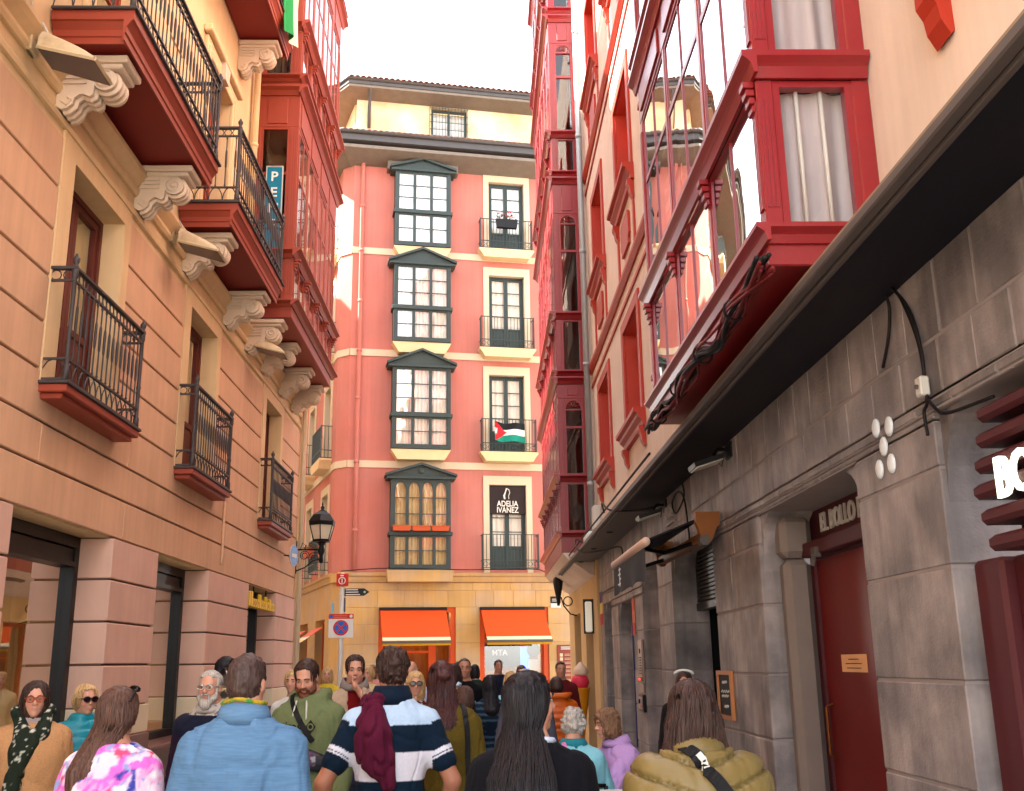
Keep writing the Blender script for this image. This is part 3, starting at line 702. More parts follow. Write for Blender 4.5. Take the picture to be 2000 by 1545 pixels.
for k,(a,b) in enumerate(((7.2,7.4),(7.14,7.46),(7.16,7.44))): MB().box(a,b,-.373,-.371,1.685-.03*k,1.69-.03*k).build('print_line',M_bordo,DR,FR)
mb=MB(); mb.tube([(7.78,-.36,1.0),(7.78,-.31,1.02),(7.78,-.31,1.35),(7.78,-.36,1.37)],.012,6); mb.build('pull_handle',mk('dull_brass',(.45,.25,.1),.35,.1,3,metal=.7),DR,FR)
mb=MB(); mb.cbox(7.97,8.15,-.36,-.14,0,2.45,.05); mb.cbox(7.93,8.15,-.37,-.12,2.455,2.78,.05); mb.build('stone_pilaster',mk('tan_stone_column',(.50,.45,.42),.7,.15,4,.1,60),RB,FR)
# ---------------------------------------------------------------- bar front with roller shutter
BF=empty('bar_entrance',FR.w((10.9,-.3,0)),'dark bar opening with half-raised black roller shutter and white logo','bar front')
for k in range(13):
    z=2.34+k*.044; MB().prism([(-.30,z),(-.275,z+.004),(-.275,z+.034),(-.30,z+.040)],0,9.84,12.0).build('shutter_slat',M_black,BF,FR)
MB().box(9.84,12.0,-.33,-.31,2.3,2.92).build('shutter_backing',mk('pale_slat_gap',(.5,.46,.46),.6,.1,4),BF,FR)
MB().cbox(9.84,12.0,-.36,-.26,2.24,2.33,.01).build('shutter_bottom_bar',M_black,BF,FR)
sw=MB(); sp=[[(10.2,2.42),(10.3,2.45),(10.45,2.42),(10.6,2.40),(10.75,2.37)],[(10.75,2.36),(10.78,2.5),(10.75,2.7),(10.72,2.82)],[(10.3,2.8),(10.45,2.84),(10.6,2.8),(10.75,2.86)],[(10.6,2.8),(10.62,2.65),(10.58,2.55)],[(10.45,2.83),(10.44,2.68),(10.48,2.5)],[(10.32,2.78),(10.30,2.6),(10.36,2.52)]]
for st in sp: sw.tube([(a,-.268,b) for a,b in st],.026,6)
sw.build('painted_logo',mk('white_brush_paint',(.75,.72,.70),.7,.1,6),BF,FR)
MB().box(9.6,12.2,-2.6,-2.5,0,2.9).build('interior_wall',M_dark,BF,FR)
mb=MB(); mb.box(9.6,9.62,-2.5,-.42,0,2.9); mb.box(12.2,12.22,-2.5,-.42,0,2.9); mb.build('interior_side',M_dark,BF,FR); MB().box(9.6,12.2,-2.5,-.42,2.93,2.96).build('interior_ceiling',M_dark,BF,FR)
mb=MB(); mb.cbox(9.9,11.2,-.6,-.05,1.02,1.06,.01); mb.build('bar_ledge',mk('ledge_wood',(.52,.26,.14),.5,.2,6,stretch=(1,8,8)),BF,FR)
# remaining openings
RD=empty('red_street_entrance',FR.w((13.7,-.3,0)),'narrow bright red street door beside the silver intercom panel','door'); RD['kind']='thing'
MB().cbox(13.1,14.3,-.36,-.30,0,2.6,.006).build('leaf',mk('lacquer_red_door',(.42,.02,.01),.4,.1,2),RD,FR)
mb=MB(); mb.rect_frame(13.06,14.34,0,2.88,-.40,-.28,.06,.02); mb.box(13.12,14.28,-.36,-.30,2.61,2.66); mb.build('frame',M_bordo,RD,FR)
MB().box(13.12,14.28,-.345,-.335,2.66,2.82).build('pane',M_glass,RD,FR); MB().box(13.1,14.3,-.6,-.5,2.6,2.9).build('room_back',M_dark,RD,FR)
for (a,b,zt),lab in (((15.4,17.0,2.6),'dark shop doorway with a blue edge strip under the far canopy'),((17.9,19.0,2.7),'dark shop doorway below a purple and yellow flag poster')):
    D=empty('shop_doorway',FR.w(((a+b)/2,-.35,0)),lab,'doorway'); D['kind']='thing'
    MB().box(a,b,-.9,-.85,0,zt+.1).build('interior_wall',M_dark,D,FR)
    mb=MB(); mb.rect_frame(a+.003,b-.003,0,zt,-.40,-.34,.06,.02); mb.box((a+b)/2-.03,(a+b)/2+.03,-.40,-.34,.02,zt-.06); mb.build('frame',M_black,D,FR)
    MB().box(a+.06,b-.06,-.375,-.368,.02,zt-.06).build('pane',M_glassb,D,FR)
    if a<16: MB().box(a-.03,a+.03,-.33,.02,.5,2.2).build('blue_edge_strip',mk('blue_strip',(.08,.12,.36),.5,.3,20),D,FR)
# ================================================================== SECOND RIGHT BUILDING
F2=Frame((2.15,0,0),(0,1,0),(-1,0,0))
M_yst=mk('warm_sandstone',(.80,.68,.50),.85,.15,1.5,.1,80,streak=.12)
R2=empty('gallery_building',(2.15,22.8,0),'far right building with tall crimson glazed galleries above sandstone','building')
MB().box(19.64,26.2,-8,0,3.6,19.8).build('wall',M_pinkcream,R2,F2)
mb=MB()
for r in wall_cells(19.64,26.2,0,3.6,[(20.6,22.1,0,2.75),(23.2,24.8,0,2.75)]): mb.box(r[0],r[1],-.4,-.004,r[2],r[3])
mb.build('ground_wall',M_yst,R2,F2); MB().box(19.7,26.1,-.6,-.5,0,3.5).build('interior_wall',M_dark,R2,F2)
for (a,b) in ((20.6,22.1),(23.2,24.8)):
    mb=MB(); mb.rect_frame(a,b,0,2.75,-.3,-.22,.08,.02); mb.build('shop_frame',M_orred,R2,F2); MB().box(a+.08,b-.08,-.265,-.255,.02,2.67).build('pane',M_glassb,R2,F2)
g2=[(3.75,4.15,5.24,6.85,7.28),(7.285,7.42,8.63,10.9,11.7),(11.705,11.85,12.76,15.0,15.66),(15.665,15.85,16.8,18.9,19.5)]
gallery(F2,20.0,25.7,.62,g2,R2,M_crim,6,nm='glazed_gallery',cm=M_galv,arch=True,corn=.13,pw=.12)
mb=MB(); mb.prism([(0,3.3),(.1,3.35),(.3,3.5),(.5,3.62),(.6,3.75),(0,3.75)],0,20.0,25.7); mb.build('gallery_corbel',M_pinkcream,R2,F2)
# ================================================================== CENTRE BUILDING
M_salmon=mk('salmon_render',(.75,.445,.395),.85,.18,.8,.10,120,streak=.14,col2=(.725,.455,.41))
M_lime=mk('pale_band',(.82,.74,.63),.85,.08,1.5,.05,100)
M_sand=mk('honey_sandstone',(.76,.60,.37),.85,.18,1.4,.12,70,streak=.16,rnd=.07,col2=(.72,.60,.46))
M_green=mk('dark_green_paint',(.215,.26,.255),.5,.18,5,.05,50)
M_ygreen=mk('buff_base',(.86,.75,.57),.8,.12,4,.08,80)
M_oldcream=mk('stained_cream_attic',(.86,.79,.66),.85,.14,.9,.08,60,col2=(.78,.68,.52))
M_greybrown=mk('grey_brown_eave',(.46,.42,.38),.8,.25,4,.12,40)
M_gutter=mk('dark_gutter',(.30,.29,.29),.5,.15,4)
M_orange=mk('orange_awning_cloth',(.82,.29,.06),.75,.06,2,.03,200)
M_awwhite=mk('white_awning_stripe',(.85,.80,.66),.75,.05,3)
M_orpaint=mk('orange_shop_paint',(.80,.30,.06),.45,.08,3)
M_glassc=mk_glass('mirador_glass',(.95,.96,.96),r0=.17,pw=4.0,rough=.01,wob=.25)
CB=empty('corner_building',FC.w((3,0,0)),'salmon pink corner building with four dark green bay windows at the street end','building')
LWd=np.array((-.317,.948,0)); LWn=np.array((-.948,-.317,0))
PC=FC.w((-.62,-.0,0)); # left end of the facade, a slim chamfer then the side wall
PSW=np.array((-4.98,34.25,0))
FW=Frame(PSW,LWd,LWn)
SEND=9.5; ZT=19.75
fr_op=[(4.52,5.86,16.2,18.98),(4.50,5.81,12.5,15.28),(4.47,5.75,8.72,11.54),(4.44,5.74,4.72,7.62)]
mir_op=[(1.25,2.9,16.1,18.9),(1.25,2.9,12.6,15.3),(1.25,2.9,8.8,11.6),(1.25,2.9,4.8,7.6)]
mb=MB()
for r in wall_cells(-.38,SEND,4.62,ZT,fr_op+mir_op): mb.box(r[0],r[1],-.45,0,r[2],r[3])
mb.build('wall',M_salmon,CB,FC)
# left side wall with openings, and the chamfer between
sw_op=[]
for base in (4.75,8.6,12.4,16.1):
    for s in (1.6,5.0,8.6,12.2): sw_op.append((s-.6,s+.6,base,base+2.7))
mb=MB()
for r in wall_cells(0,16,4.62,ZT,sw_op): mb.box(r[0],r[1],-.45,0,r[2],r[3])
mb.build('side_wall',M_salmon,CB,FW)
A=FC.w((-.38,0,0)); B=FW.w((0,0,0)); A2=FC.w((-.38,-.45,0)); B2=FW.w((0,-.45,0))
def chamfer(z0,z1,out,mat,name):
    d=(A-B)/np.linalg.norm(A-B); nn=np.array((-d[1],d[0],0)); nn=nn if nn[1]<0 else -nn
    q=[A+nn*out,A2,B2,B+nn*out]; MB().prism([(p[0],p[1]) for p in q],2,z0,z1).build(name,mat,CB)
chamfer(4.62,ZT,.0,M_salmon,'corner_wall')
for z in (8.15,12.07,15.84):
    MB().box(-.38,SEND,-.002,.035,z-.03,z+.21).build('band',M_lime,CB,FC)
    MB().box(0,16,-.002,.035,z-.03,z+.21).build('band',M_lime,CB,FW); chamfer(z-.03,z+.21,.034,M_lime,'band')
# stone ground floor
gops=[(.76,3.28,0,3.5),(4.09,6.42,0,3.5)]
mb=MB()
for r in wall_cells(-.38,SEND,0,4.62,gops): mb.box(r[0],r[1],-.45,-.02,r[2],r[3])
mb.build('ground_wall',M_sand,CB,FC)
for z0,z1 in zip([0,.55,1.15,1.75,2.35,2.95,3.5,4.05],[.55,1.15,1.75,2.35,2.95,3.5,4.05,4.3]):
    for r in wall_cells(-.36,SEND,z0,z1,gops):
        x=r[0]; 
        while x<r[1]-1e-3:
            e=x+rng.uniform(.6,1.1)
            if r[1]-e<.35: e=r[1]
            MB().cbox(x+.003,e-.003,-.021,rng.uniform(0,.006),r[2]+.003,r[3]-.003,.005).build('ashlar_block',M_sand,CB,FC); x=e
runprof([(-.02,4.3),(.05,4.32),(.08,4.4),(.08,4.48),(.14,4.52),(.14,4.6),(-.02,4.64)],-.6,SEND).build('ledge',M_sand,CB,FC)
sgops=[(1.1,2.9,0,3.2),(4.6,6.4,0,3.2),(8.2,10,0,3.2)]
mb=MB()
for r in wall_cells(0,16,0,4.62,sgops): mb.box(r[0],r[1],-.45,-.0,r[2],r[3])
mb.build('side_ground_wall',M_sand,CB,FW); chamfer(0,4.62,.0,M_sand,'corner_ground_wall')
runprof([(-.02,4.3),(.05,4.32),(.08,4.4),(.08,4.48),(.14,4.52),(.14,4.6),(-.02,4.64)],-.1,16).build('ledge',M_sand,CB,FW)
chamfer(4.32,4.6,.10,M_sand,'ledge')
for q in sgops:
    mb=MB(); mb.rect_frame(q[0]+.002,q[1]-.002,0,q[3]-.002,-.35,-.25,.09,.02); mb.build('shop_frame',M_orpaint,CB,FW); MB().box(q[0],q[1],-.6,-.55,0,3.2).build('room_back',M_room,CB,FW); MB().box(q[0]+.09,q[1]-.09,-.3,-.29,.02,3.1).build('pane',M_glass,CB,FW)
# miradors
def mirador(zb,z0,zl,z1,zp,parent,gothic=False,house=False,base=True):
    s0,s1=(1.05,3.05); pr=.5; R=empty('mirador',FC.w((2.05,.25,z0)),parent=CB); pz=z1+.02
    if base: MB().prism([(s0+.2,zb),(s1-.2,zb),(s1+.02,z0-.02),(s0-.02,z0-.02)],1,.0,pr-.04).build('base_block',M_ygreen,R,FC)
    MB().box(s0,s1,.0,pr,z0,z0+.1).build('sill',M_green,R,FC); MB().box(s0,s1,.0,pr,z1-.08,z1).build('head',M_green,R,FC)
    MB().cbox(s0-.06,s1+.06,.0,pr+.06,zl-.05,zl+.07,.01).build('mid_ledge',M_green,R,FC)
    for x in (s0,s1-.1): MB().box(x,x+.1,.0,pr,z0+.1,z1-.08).build('side_post',M_green,R,FC)
    cells=3 if not gothic else 4
    for row,(a,b) in enumerate(((z0+.1,zl-.05),(zl+.07,z1-.08))):
        w_=(s1-s0-.2)/cells
        for k in range(cells):
            x0=s0+.1+w_*k; x1=x0+w_; S=MB(); e=.05
            S.rect_frame(x0,x1,a,b,pr-.07,pr-.01,e)
            nr=2 if row==0 else 3
            hh=(b-a-2*e)/nr
            for r in range(1,nr): S.box(x0+e,x1-e,pr-.06,pr-.025,a+e+hh*r-.013,a+e+hh*r+.013)
            if gothic and row==1:
                zc=b-e-.38; xm=(x0+x1)/2; ra=(x1-x0)/2-e
                for dd in (-1,1):
                    P=[(xm+dd*ra,b-e),(xm,b-e)]+[(xm+dd*ra*(1-math.cos(t))*1.0,zc+.36*math.sin(t)) if False else (xm+dd*ra*math.sin(t),zc+.36*(math.cos(t)**.8)) for t in np.linspace(0,math.pi/2,8)]
                    S.prism(P,1,pr-.06,pr-.02)
            S.build('sash',M_green,R,FC)
            for r in range(nr): MB().box(x0+e,x1-e,pr-.045,pr-.038,a+e+hh*r+(.013 if r else 0),a+e+hh*(r+1)-(.013 if r<nr-1 else 0)).build('pane',M_glassc,R,FC)
        for x,sg in ((s0,1),(s1,-1)):
            pass
    curtain(s0+.12,s1-.12,z0+.1,z1-.1,pr-.10,.02,.13).build('curtain',(M_curt if not gothic else M_goldc),R,FC,smooth=True)
    # pediment
    pe=MB(); x0,x1=s0-.16,s1+.16; xm=(s0+s1)/2
    pe.prism([(x0,z1+.0),(x1,z1+.0),(x1,z1+.08),(xm,zp),(x0,z1+.08)],1,.0,pr+.02)
    pe.build('pediment',M_green,R,FC)
    rf=MB()
    for dd in (-1,1):
        e=x0 if dd<0 else x1
        rf.prism([(e+dd*.04,z1+.04),(xm,zp-.0),(xm,zp+.08),(e+dd*.04,z1+.12)],1,.0,pr+.14)
    rf.build('pediment_cornice',M_green,R,FC)
    MB().cbox(x0,x1,.0,pr+.10,z1-.05,z1+.03,.01).build('head_cornice',M_green,R,FC)
    if house: MB().box(s0-.28,s1+.28,.0,pr-.1,z1+.05,zp+.15).build('housing',M_greybrown,R,FC)
    if gothic:
        MB().lathe([(0,0),(.1,0),(.1,.03),(.05,.05),(0,.05)],xm,pr+.02,(z1+zp)/2+.02,10,axis=1).build('rosette',M_green,R,FC)
    return R
mirador(15.62,16.05,17.32,18.95,19.35,CB,house=True)
mirador(12.1,12.5,13.7,15.36,15.88,CB)
mirador(8.35,8.72,9.86,11.6,12.14,CB)
mirador(4.4,4.7,5.85,7.72,8.14,CB,gothic=True,base=False)
MB().prism([(1.0,4.3),(3.1,4.3),(3.15,4.68),(.95,4.68)],1,.0,.5).build('mirador_corbel',M_sand,CB,FC)
# french windows and balconies of the facade
balc_me={}
def c_balcony(fr,c,half,z0,parent,base=True,proj=.38,h=1.15,planter=False):
    B=empty('balcony',fr.w((c,0,z0)),parent=parent)
    if base:
        MB().prism([(c-half+.12,z0-.33),(c+half-.12,z0-.33),(c+half-.05,z0-.2),(c+half+.06,z0-.06),(c+half+.06,z0),(c-half-.06,z0),(c-half-.06,z0-.06),(c-half+.05,z0-.2)],1,.0,proj+.05).build('base_block',M_ygreen,B,fr)
    R=MB()
    for z in (z0+.04,z0+.30,z0+h): R.box(c-half,c+half,proj-.015,proj+.015,z-.012,z+.012); 
    for e in (c-half,c+half):
        for z in (z0+.04,z0+.30,z0+h): R.box(e-.012,e+.012,.0,proj,z-.012,z+.012)
        R.box(e-.016,e+.016,proj-.016,proj+.016,z0,z0+h+.03)
    R.build('rail',M_green,B,fr)
    n=int(2*half/.115); bd=MB(); 
    me=balc_me.setdefault((fr is FC,round(h,2)),MB().box(-.009,.009,-.009,.009,.0,h-.04).data('bar',M_green,fr))
    for k in range(1,n): inst(me,'bar',B,fr,(c-half+2*half*k/n,proj,z0+.04))
    for e in (c-half,c+half):
        for k in (1,2): inst(me,'bar',B,fr,(e,proj*k/3,z0+.04))
    S=MB(); m=int(2*half/.19)
    for k in range(m): S.ring((c-half+2*half*(k+.5)/m,proj,z0+.17),.075,.008,1,8,4)
    o=S.build('scroll_band',M_green,B,fr); o['kind']='stuff'
    return B
for i,q in enumerate(fr_op):
    a,b,z0,z1=q; t=.20
    F=MB(); F.box(a-t,a,-.002,.03,z0-.1,z1+.3); F.box(b,b+t,-.002,.03,z0-.1,z1+.3); F.box(a,b,-.002,.03,z1,z1+.3)
    F.build('window_surround',M_lime,CB,FC)
    R=MB(); R.box(a,a+.01,-.2,-.002,z0,z1); R.box(b-.01,b,-.2,-.002,z0,z1); R.box(a+.01,b-.01,-.2,-.002,z1-.01,z1); R.build('reveal',M_lime,CB,FC)
    french(FC,a+.012,b-.012,z0,z1-.012,-.2,CB,M_green,2,4,.75,glass=M_glassc,cm=M_curt)
    c_balcony(FC,5.1,.95,(16.17,12.43,8.70,4.72)[i],CB,base=(i<3))
for i,q in enumerate(sw_op):
    if q[0]>9: continue
    a,b,z0,z1=q; t=.22
    F=MB(); F.box(a-t,a,-.002,.04,z0-.1,z1+.28); F.box(b,b+t,-.002,.04,z0-.1,z1+.28); F.box(a,b,-.002,.04,z1,z1+.28); F.build('window_surround',M_lime,CB,FW)
    R=MB(); R.box(a,a+.01,-.25,-.002,z0,z1); R.box(b-.01,b,-.25,-.002,z0,z1); R.box(a+.01,b-.01,-.25,-.002,z1-.01,z1); R.build('reveal',M_lime,CB,FW)
    french(FW,a+.012,b-.012,z0,z1-.012,-.25,CB,M_green,2,3,.75,cm=None); c_balcony(FW,(a+b)/2,.9,z0,CB,base=q[2]>5)
# down pipes
mb=MB(); mb.tube([(-.08,.10,4.7),(-.08,.10,8.3),(-.08,.10,19.3),(-.08,.5,19.8),(-.08,.75,20.0)],.075,8)
for z in (6,8.3,10.5,12.2,14,15.9,17.6): mb.lathe([(.09,-.05),(.09,.05)],-.08,.10,z,8)
mb.build('downpipe',M_salmon,CB,FC,smooth=True)
# lower eave, attic storey, upper eave
def eave(z,h,ov,s0,s1,fr,name='eave'):
    E_=MB(); E_.prism([(-.3,z),(ov-.05,z+.28),(ov,z+.30),(ov,z+h),(-.5,z+h+.28)],0,s0,s1); return E_.build(name,M_greybrown,CB,fr)
def hull_roof(z_in,z_out,ov,th,name,mat,inset=0.):
    # mitred slab that follows facade, chamfer and side wall
    def ring(ofs,z):
        p1=FC.w((SEND,ofs,z)); p2=FC.w((-.55-ofs*.35,ofs,z)); p3=FW.w((-ofs*.35,ofs,z)); p4=FW.w((16,ofs,z)); return [p1,p2,p3,p4]
    lo=ring(-inset-.3,z_in); hi=ring(ov,z_out); v=lo+hi+[p+np.array((0,0,th)) for p in lo]+[p+np.array((0,0,th)) for p in hi]
    f=[]
    for i in range(3): f+=[(i,i+1,5+i,4+i),(8+i,12+i,13+i,9+i),(4+i,5+i,13+i,12+i)]
    MB().add(v,[q[::-1] for q in f]).build(name,mat,CB)
hull_roof(19.15,19.45,.95,.12,'eave_soffit',M_greybrown)
hull_roof(19.50,19.72,1.0,.3,'eave_fascia',M_gutter)
hull_roof(20.3,20.05,1.02,.06,'roof_slope',M_tile)
def rim(z,ofs,r,name):
    p=[FC.w((SEND,ofs,z)),FC.w((-.55-ofs*.35,ofs,z)),FW.w((-ofs*.35,ofs,z)),FW.w((16,ofs,z))]; MB().tube(p,r,8).build(name,M_gutter,CB,smooth=True)
rim(20.03,1.06,.085,'gutter')
# attic set back
att=(.3,.3)
mb=MB()
for r in wall_cells(-.35,SEND,20.2,22.25,[(2.42,3.78,20.75,22.0)]): mb.box(r[0],r[1],-.75,-.3,r[2],r[3])
mb.build('attic_wall',M_oldcream,CB,FC)
MB().box(.2,16,-.75,-.4,20.2,22.25).build('attic_side_wall',M_oldcream,CB,FW)
AW=empty('attic_window',FC.w((3.1,-.3,20.75)),parent=CB)
mb=MB(); mb.rect_frame(2.43,3.77,20.76,21.99,-.5,-.42,.08); mb.box(3.06,3.14,-.5,-.42,20.84,21.91); mb.build('frame',M_green,AW,FC)
for x0,x1 in ((2.51,3.06),(3.14,3.69)): MB().box(x0,x1,-.47,-.46,20.84,21.91).build('pane',M_glassc,AW,FC)
curtain(2.45,3.75,20.8,21.9,-.6).build('curtain',M_curt,AW,FC)
gr=MB()
for k in range(13): gr.box(2.36+k*.12-.008,2.36+k*.12+.008,-.27,-.254,20.72,22.05)
for z in (20.8,21.1,21.4,21.7,22.0): gr.box(2.36,3.82,-.254,-.24,z-.01,z+.01)
gr.build('window_grille',M_green,AW,FC)['kind']='stuff'
def hull2(z_in,z_out,ov,th,name,mat):
    def ring(ofs,z):
        return [FC.w((SEND,ofs-.3,z)),FC.w((-.45-ofs*.35,ofs-.3,z)),FW.w((.1-ofs*.35,ofs-.4,z)),FW.w((16,ofs-.4,z))]
    lo=ring(-.3,z_in); hi=ring(ov,z_out); v=lo+hi+[p+np.array((0,0,th)) for p in lo]+[p+np.array((0,0,th)) for p in hi]; f=[]
    for i in range(3): f+=[(i,i+1,5+i,4+i),(8+i,12+i,13+i,9+i),(4+i,5+i,13+i,12+i)]
    MB().add(v,[q[::-1] for q in f]).build(name,mat,CB)
hull2(22.0,22.2,.7,.1,'upper_eave_soffit',M_greybrown); hull2(22.35,22.3,.74,.16,'upper_eave_fascia',M_gutter); hull2(22.75,22.52,.78,.06,'upper_roof',M_tile)
p=[FC.w((SEND,.46,22.5)),FC.w((-.72,.46,22.5)),FW.w((-.15,.36,22.5)),FW.w((16,.36,22.5))]; MB().tube(p,.075,8).build('gutter',M_gutter,CB,smooth=True)
# a row of barrel tiles along both roof edges
tm=MB()
for j in range(5):
    a0=math.pi*j/4
tprof=[(math.cos(math.pi*j/6)*.09,math.sin(math.pi*j/6)*.07) for j in range(7)]
tme=MB().prism(tprof+[(x*.8,y*.8-.005) for x,y in tprof[::-1]],1,-.22,.22).data('roof_tile',M_tile,FC)
for k in range(34):
    inst(tme,'roof_tile',CB,FC,(-.6+k*.21,.38,22.48)); inst(tme,'roof_tile',CB,FC,(-.8+k*.21,.94,20.0))
tmw=MB().prism(tprof+[(x*.8,y*.8-.005) for x,y in tprof[::-1]],1,-.22,.22).data('roof_tile',M_tile,FW)
for k in range(30): inst(tmw,'roof_tile',CB,FW,(-.1+k*.21,.32,22.48)); inst(tmw,'roof_tile',CB,FW,(-.2+k*.21,.94,20.0))
mb=MB(); mb.tube([(.1,.42,22.45),(.1,.25,22.1),(.1,-.2,21.7),(.1,-.22,20.9)],.06,8); mb.build('attic_downpipe',M_gutter,CB,FC,smooth=True)
# shop openings
for i,q in enumerate(gops):
    a,b,_,zt=q; SO=empty('shop_opening',FC.w(((a+b)/2,-.3,0)),parent=CB)
    F=MB(); F.box(a,a+.16,-.4,-.05,0,zt); F.box(b-.16,b,-.4,-.05,0,zt); F.box(a+.16,b-.16,-.4,-.05,zt-.16,zt); F.build('frame',M_orpaint,SO,FC)
    if i==0:
        G=MB(); G.box(a+.65,a+.75,-.38,-.30,0,zt-.16); G.box(b-.85,b-.62,-.38,-.28,0,zt-.16); G.box(a+.75,b-.85,-.38,-.30,2.3,2.42); G.box(a+.75,b-.85,-.38,-.30,2.05,2.12); G.build('door_frame',M_orpaint,SO,FC)
        MB().box(a+.16,b-.16,-.33,-.32,.05,zt-.16).build('pane',M_glass,SO,FC)
    else:
        MB().box(a+.16,b-.16,-.33,-.32,.6,zt-.16).build('pane',M_glass,SO,FC)
        MB().box(a+.2,a+1.45,-.5,-.48,1.45,2.32).build('navy_poster',mk('navy_print',(.05,.07,.22),.5,.5,6),SO,FC)
        letters('MTA',.26,mk('print_white',(.85,.85,.88),.5,0),SO,FC,(a+.75,-.475,2.02),'poster_lettering',.002)
        MB().box(a+1.45,a+1.75,-.5,-.48,1.5,2.2).build('blue_screen',mk('blue_screen',(.05,.12,.6),.4,.2,8,emit=((.1,.25,.95),1.0)),SO,FC)
        MB().lathe([(0,0),(.24,0),(.24,.01),(0,.01)],b-.45,-.34,2.1,16,axis=1).build('round_sticker',mk('sticker_dark',(.08,.06,.1),.5,.1,3),SO,FC)
        MB().box(b-.6,b-.25,-.5,-.48,1.2,1.8).build('pale_notice',M_whitep,SO,FC)
    MB().box(a-.3,b+.3,-3,-2.9,0,3.5).build('interior_wall',mk('amber_interior',(.45,.25,.08),.8,.4,2.2),SO,FC)
    mb=MB(); mb.box(a-.3,a-.28,-2.9,-.45,0,3.5); mb.box(b+.28,b+.3,-2.9,-.45,0,3.5); mb.build('interior_side',M_shop,SO,FC); MB().box(a-.3,b+.3,-2.9,-.45,3.5,3.55).build('interior_ceiling',M_shop,SO,FC)
    MB().cbox(a+.4,b-.4,-1.6,-1.45,3.36,3.42,.01).build('ceiling_lamp',mk('shop_lamp',(.95,.85,.6),.5,0,emit=((1,.80,.45),7.0)),SO,FC)
# ================================================================== THINGS FIXED TO THE WALLS AND STANDING IN THE STREET
M_flood=mk('weathered_lamp_casing',(.80,.72,.58),.55,.3,12,.1,60); M_lampglass=mk('lamp_glass',(.27,.28,.32),.25,.1,6,spec=.6)
def thing_parts(): pass
for s,lab in ((7.72,'weathered floodlight under the nearest big balcony on the tan wall'),(11.75,'weathered floodlight between the two long balconies on the tan wall'),(15.95,'small floodlight below the red gallery on the tan wall')):
    T=empty('floodlight',FL.w((s,.1,6.75)),lab,'floodlight','floodlights on the left facade')
    MB().cbox(s-.08,s+.08,.0,.06,6.72,6.9,.01).build('wall_plate',M_flood,T,FL)
    MB().tube([(s,.05,6.86),(s,.18,6.88),(s,.25,6.8)],.022,7).build('arm',M_flood,T,FL,smooth=True)
    H_=MB(); n=9; v=[];f=[]
    # tapering shell: a hump over a flat frame, tilted slightly outwards
    for i in range(n):
        t=i/(n-1); y=.14+.50*t; z=6.70-.14*t+.0; wd=.15+.04*math.sin(t*math.pi*.5); hp=.20*(1-t)**.55+.02
        for k in range(7): a=math.pi*k/6; v.append((s-wd*math.cos(a),y,z+hp*math.sin(a)))
    for i in range(n-1):
        for k in range(6): f.append((i*7+k,i*7+k+1,i*7+8+k,i*7+7+k))
    f.append(tuple(range(7))); f.append(tuple(range((n-1)*7,n*7))[::-1])
    H_.add(v,f).build('housing',M_flood,T,FL,smooth=True)
    G=MB(); q=[(s-.155,.15,6.69),(s+.155,.15,6.69),(s+.19,.64,6.553),(s-.19,.64,6.553)]; G.add(q+[(a,b,c-.02) for a,b,c in q],[(0,1,2,3),(7,6,5,4),(0,4,5,1),(1,5,6,2),(2,6,7,3),(3,7,4,0)]).build('lens',M_lampglass,T,FL)
    R=MB()
    for i in range(4):
        a,b=np.array(q[i]),np.array(q[(i+1)%4]); R.tube([a,b],.020,5)
    R.build('lens_rim',M_flood,T,FL)
    MB().tube([(s-.02,.2,6.82),(s-.05,.12,6.98),(s-.03,.03,7.06),(s-.1,.02,7.2)],.010,5).build('cable',M_whitep,T,FL)
# ---- street lantern on a scroll bracket
M_lantern=mk('lantern_iron',(.10,.10,.11),.45,.15,8,metal=.3); M_lglass=mk('milky_lantern_glass',(.88,.84,.74),.35,.06,6)
LN=empty('street_lantern',(-3.28,21.0,3.6),'black iron street lantern with milky glass on a scrolled wall bracket','lamp')
cx,cy=-3.28,21.0
def hexring(r0,z0,r1,z1,mat,name,n=6,gap=0.):
    m=MB(); v=[]
    for r,z in ((r0,z0),(r1,z1)):
        for k in range(n): th=2*math.pi*(k+.5)/n; v.append((cx+r*math.cos(th),cy+r*math.sin(th),z))
    m.add(v,[(k,(k+1)%n,n+(k+1)%n,n+k) for k in range(n)]+[tuple(range(n))[::-1],tuple(range(n,2*n))]); return m.build(name,mat,LN)
hexring(.17,4.18,.255,4.46,M_lglass,'glass_body')
fm=MB()
for k in range(6):
    th=2*math.pi*(k+.5)/6; fm.tube([(cx+.175*math.cos(th),cy+.175*math.sin(th),4.16),(cx+.262*math.cos(th),cy+.262*math.sin(th),4.47)],.012,5)
fm.build('glazing_bars',M_lantern,LN)
hexring(.19,4.13,.185,4.18,M_lantern,'base_rim'); hexring(.275,4.46,.285,4.54,M_lantern,'crown_band'); hexring(.29,4.54,.20,4.68,M_lantern,'roof_lower'); hexring(.20,4.68,.09,4.76,M_lantern,'roof_upper')
MB().lathe([(.09,4.76),(.05,4.78),(.03,4.80),(.045,4.83),(.03,4.86),(.012,4.88),(.02,4.9),(.004,4.95)],cx,cy,0,10).build('finial',M_lantern,LN,smooth=True)
MB().lathe([(.02,3.7),(.05,3.74),(.04,3.85),(.08,3.95),(.05,4.05),(.10,4.13)],cx,cy,0,10).build('stem',M_lantern,LN,smooth=True)
br=MB(); br.tube([(-3.79,cy,3.98),(cx,cy,3.98)],.018,6)
for a0,zc,r in ((0,3.86,.10),(1,3.80,.14)): br.tube([(-3.62+a0*.2+r*(1-t/16)*math.cos(t),cy,zc+r*(1-t/16)*math.sin(t)) for t in np.linspace(0,11,30)],.010,5)
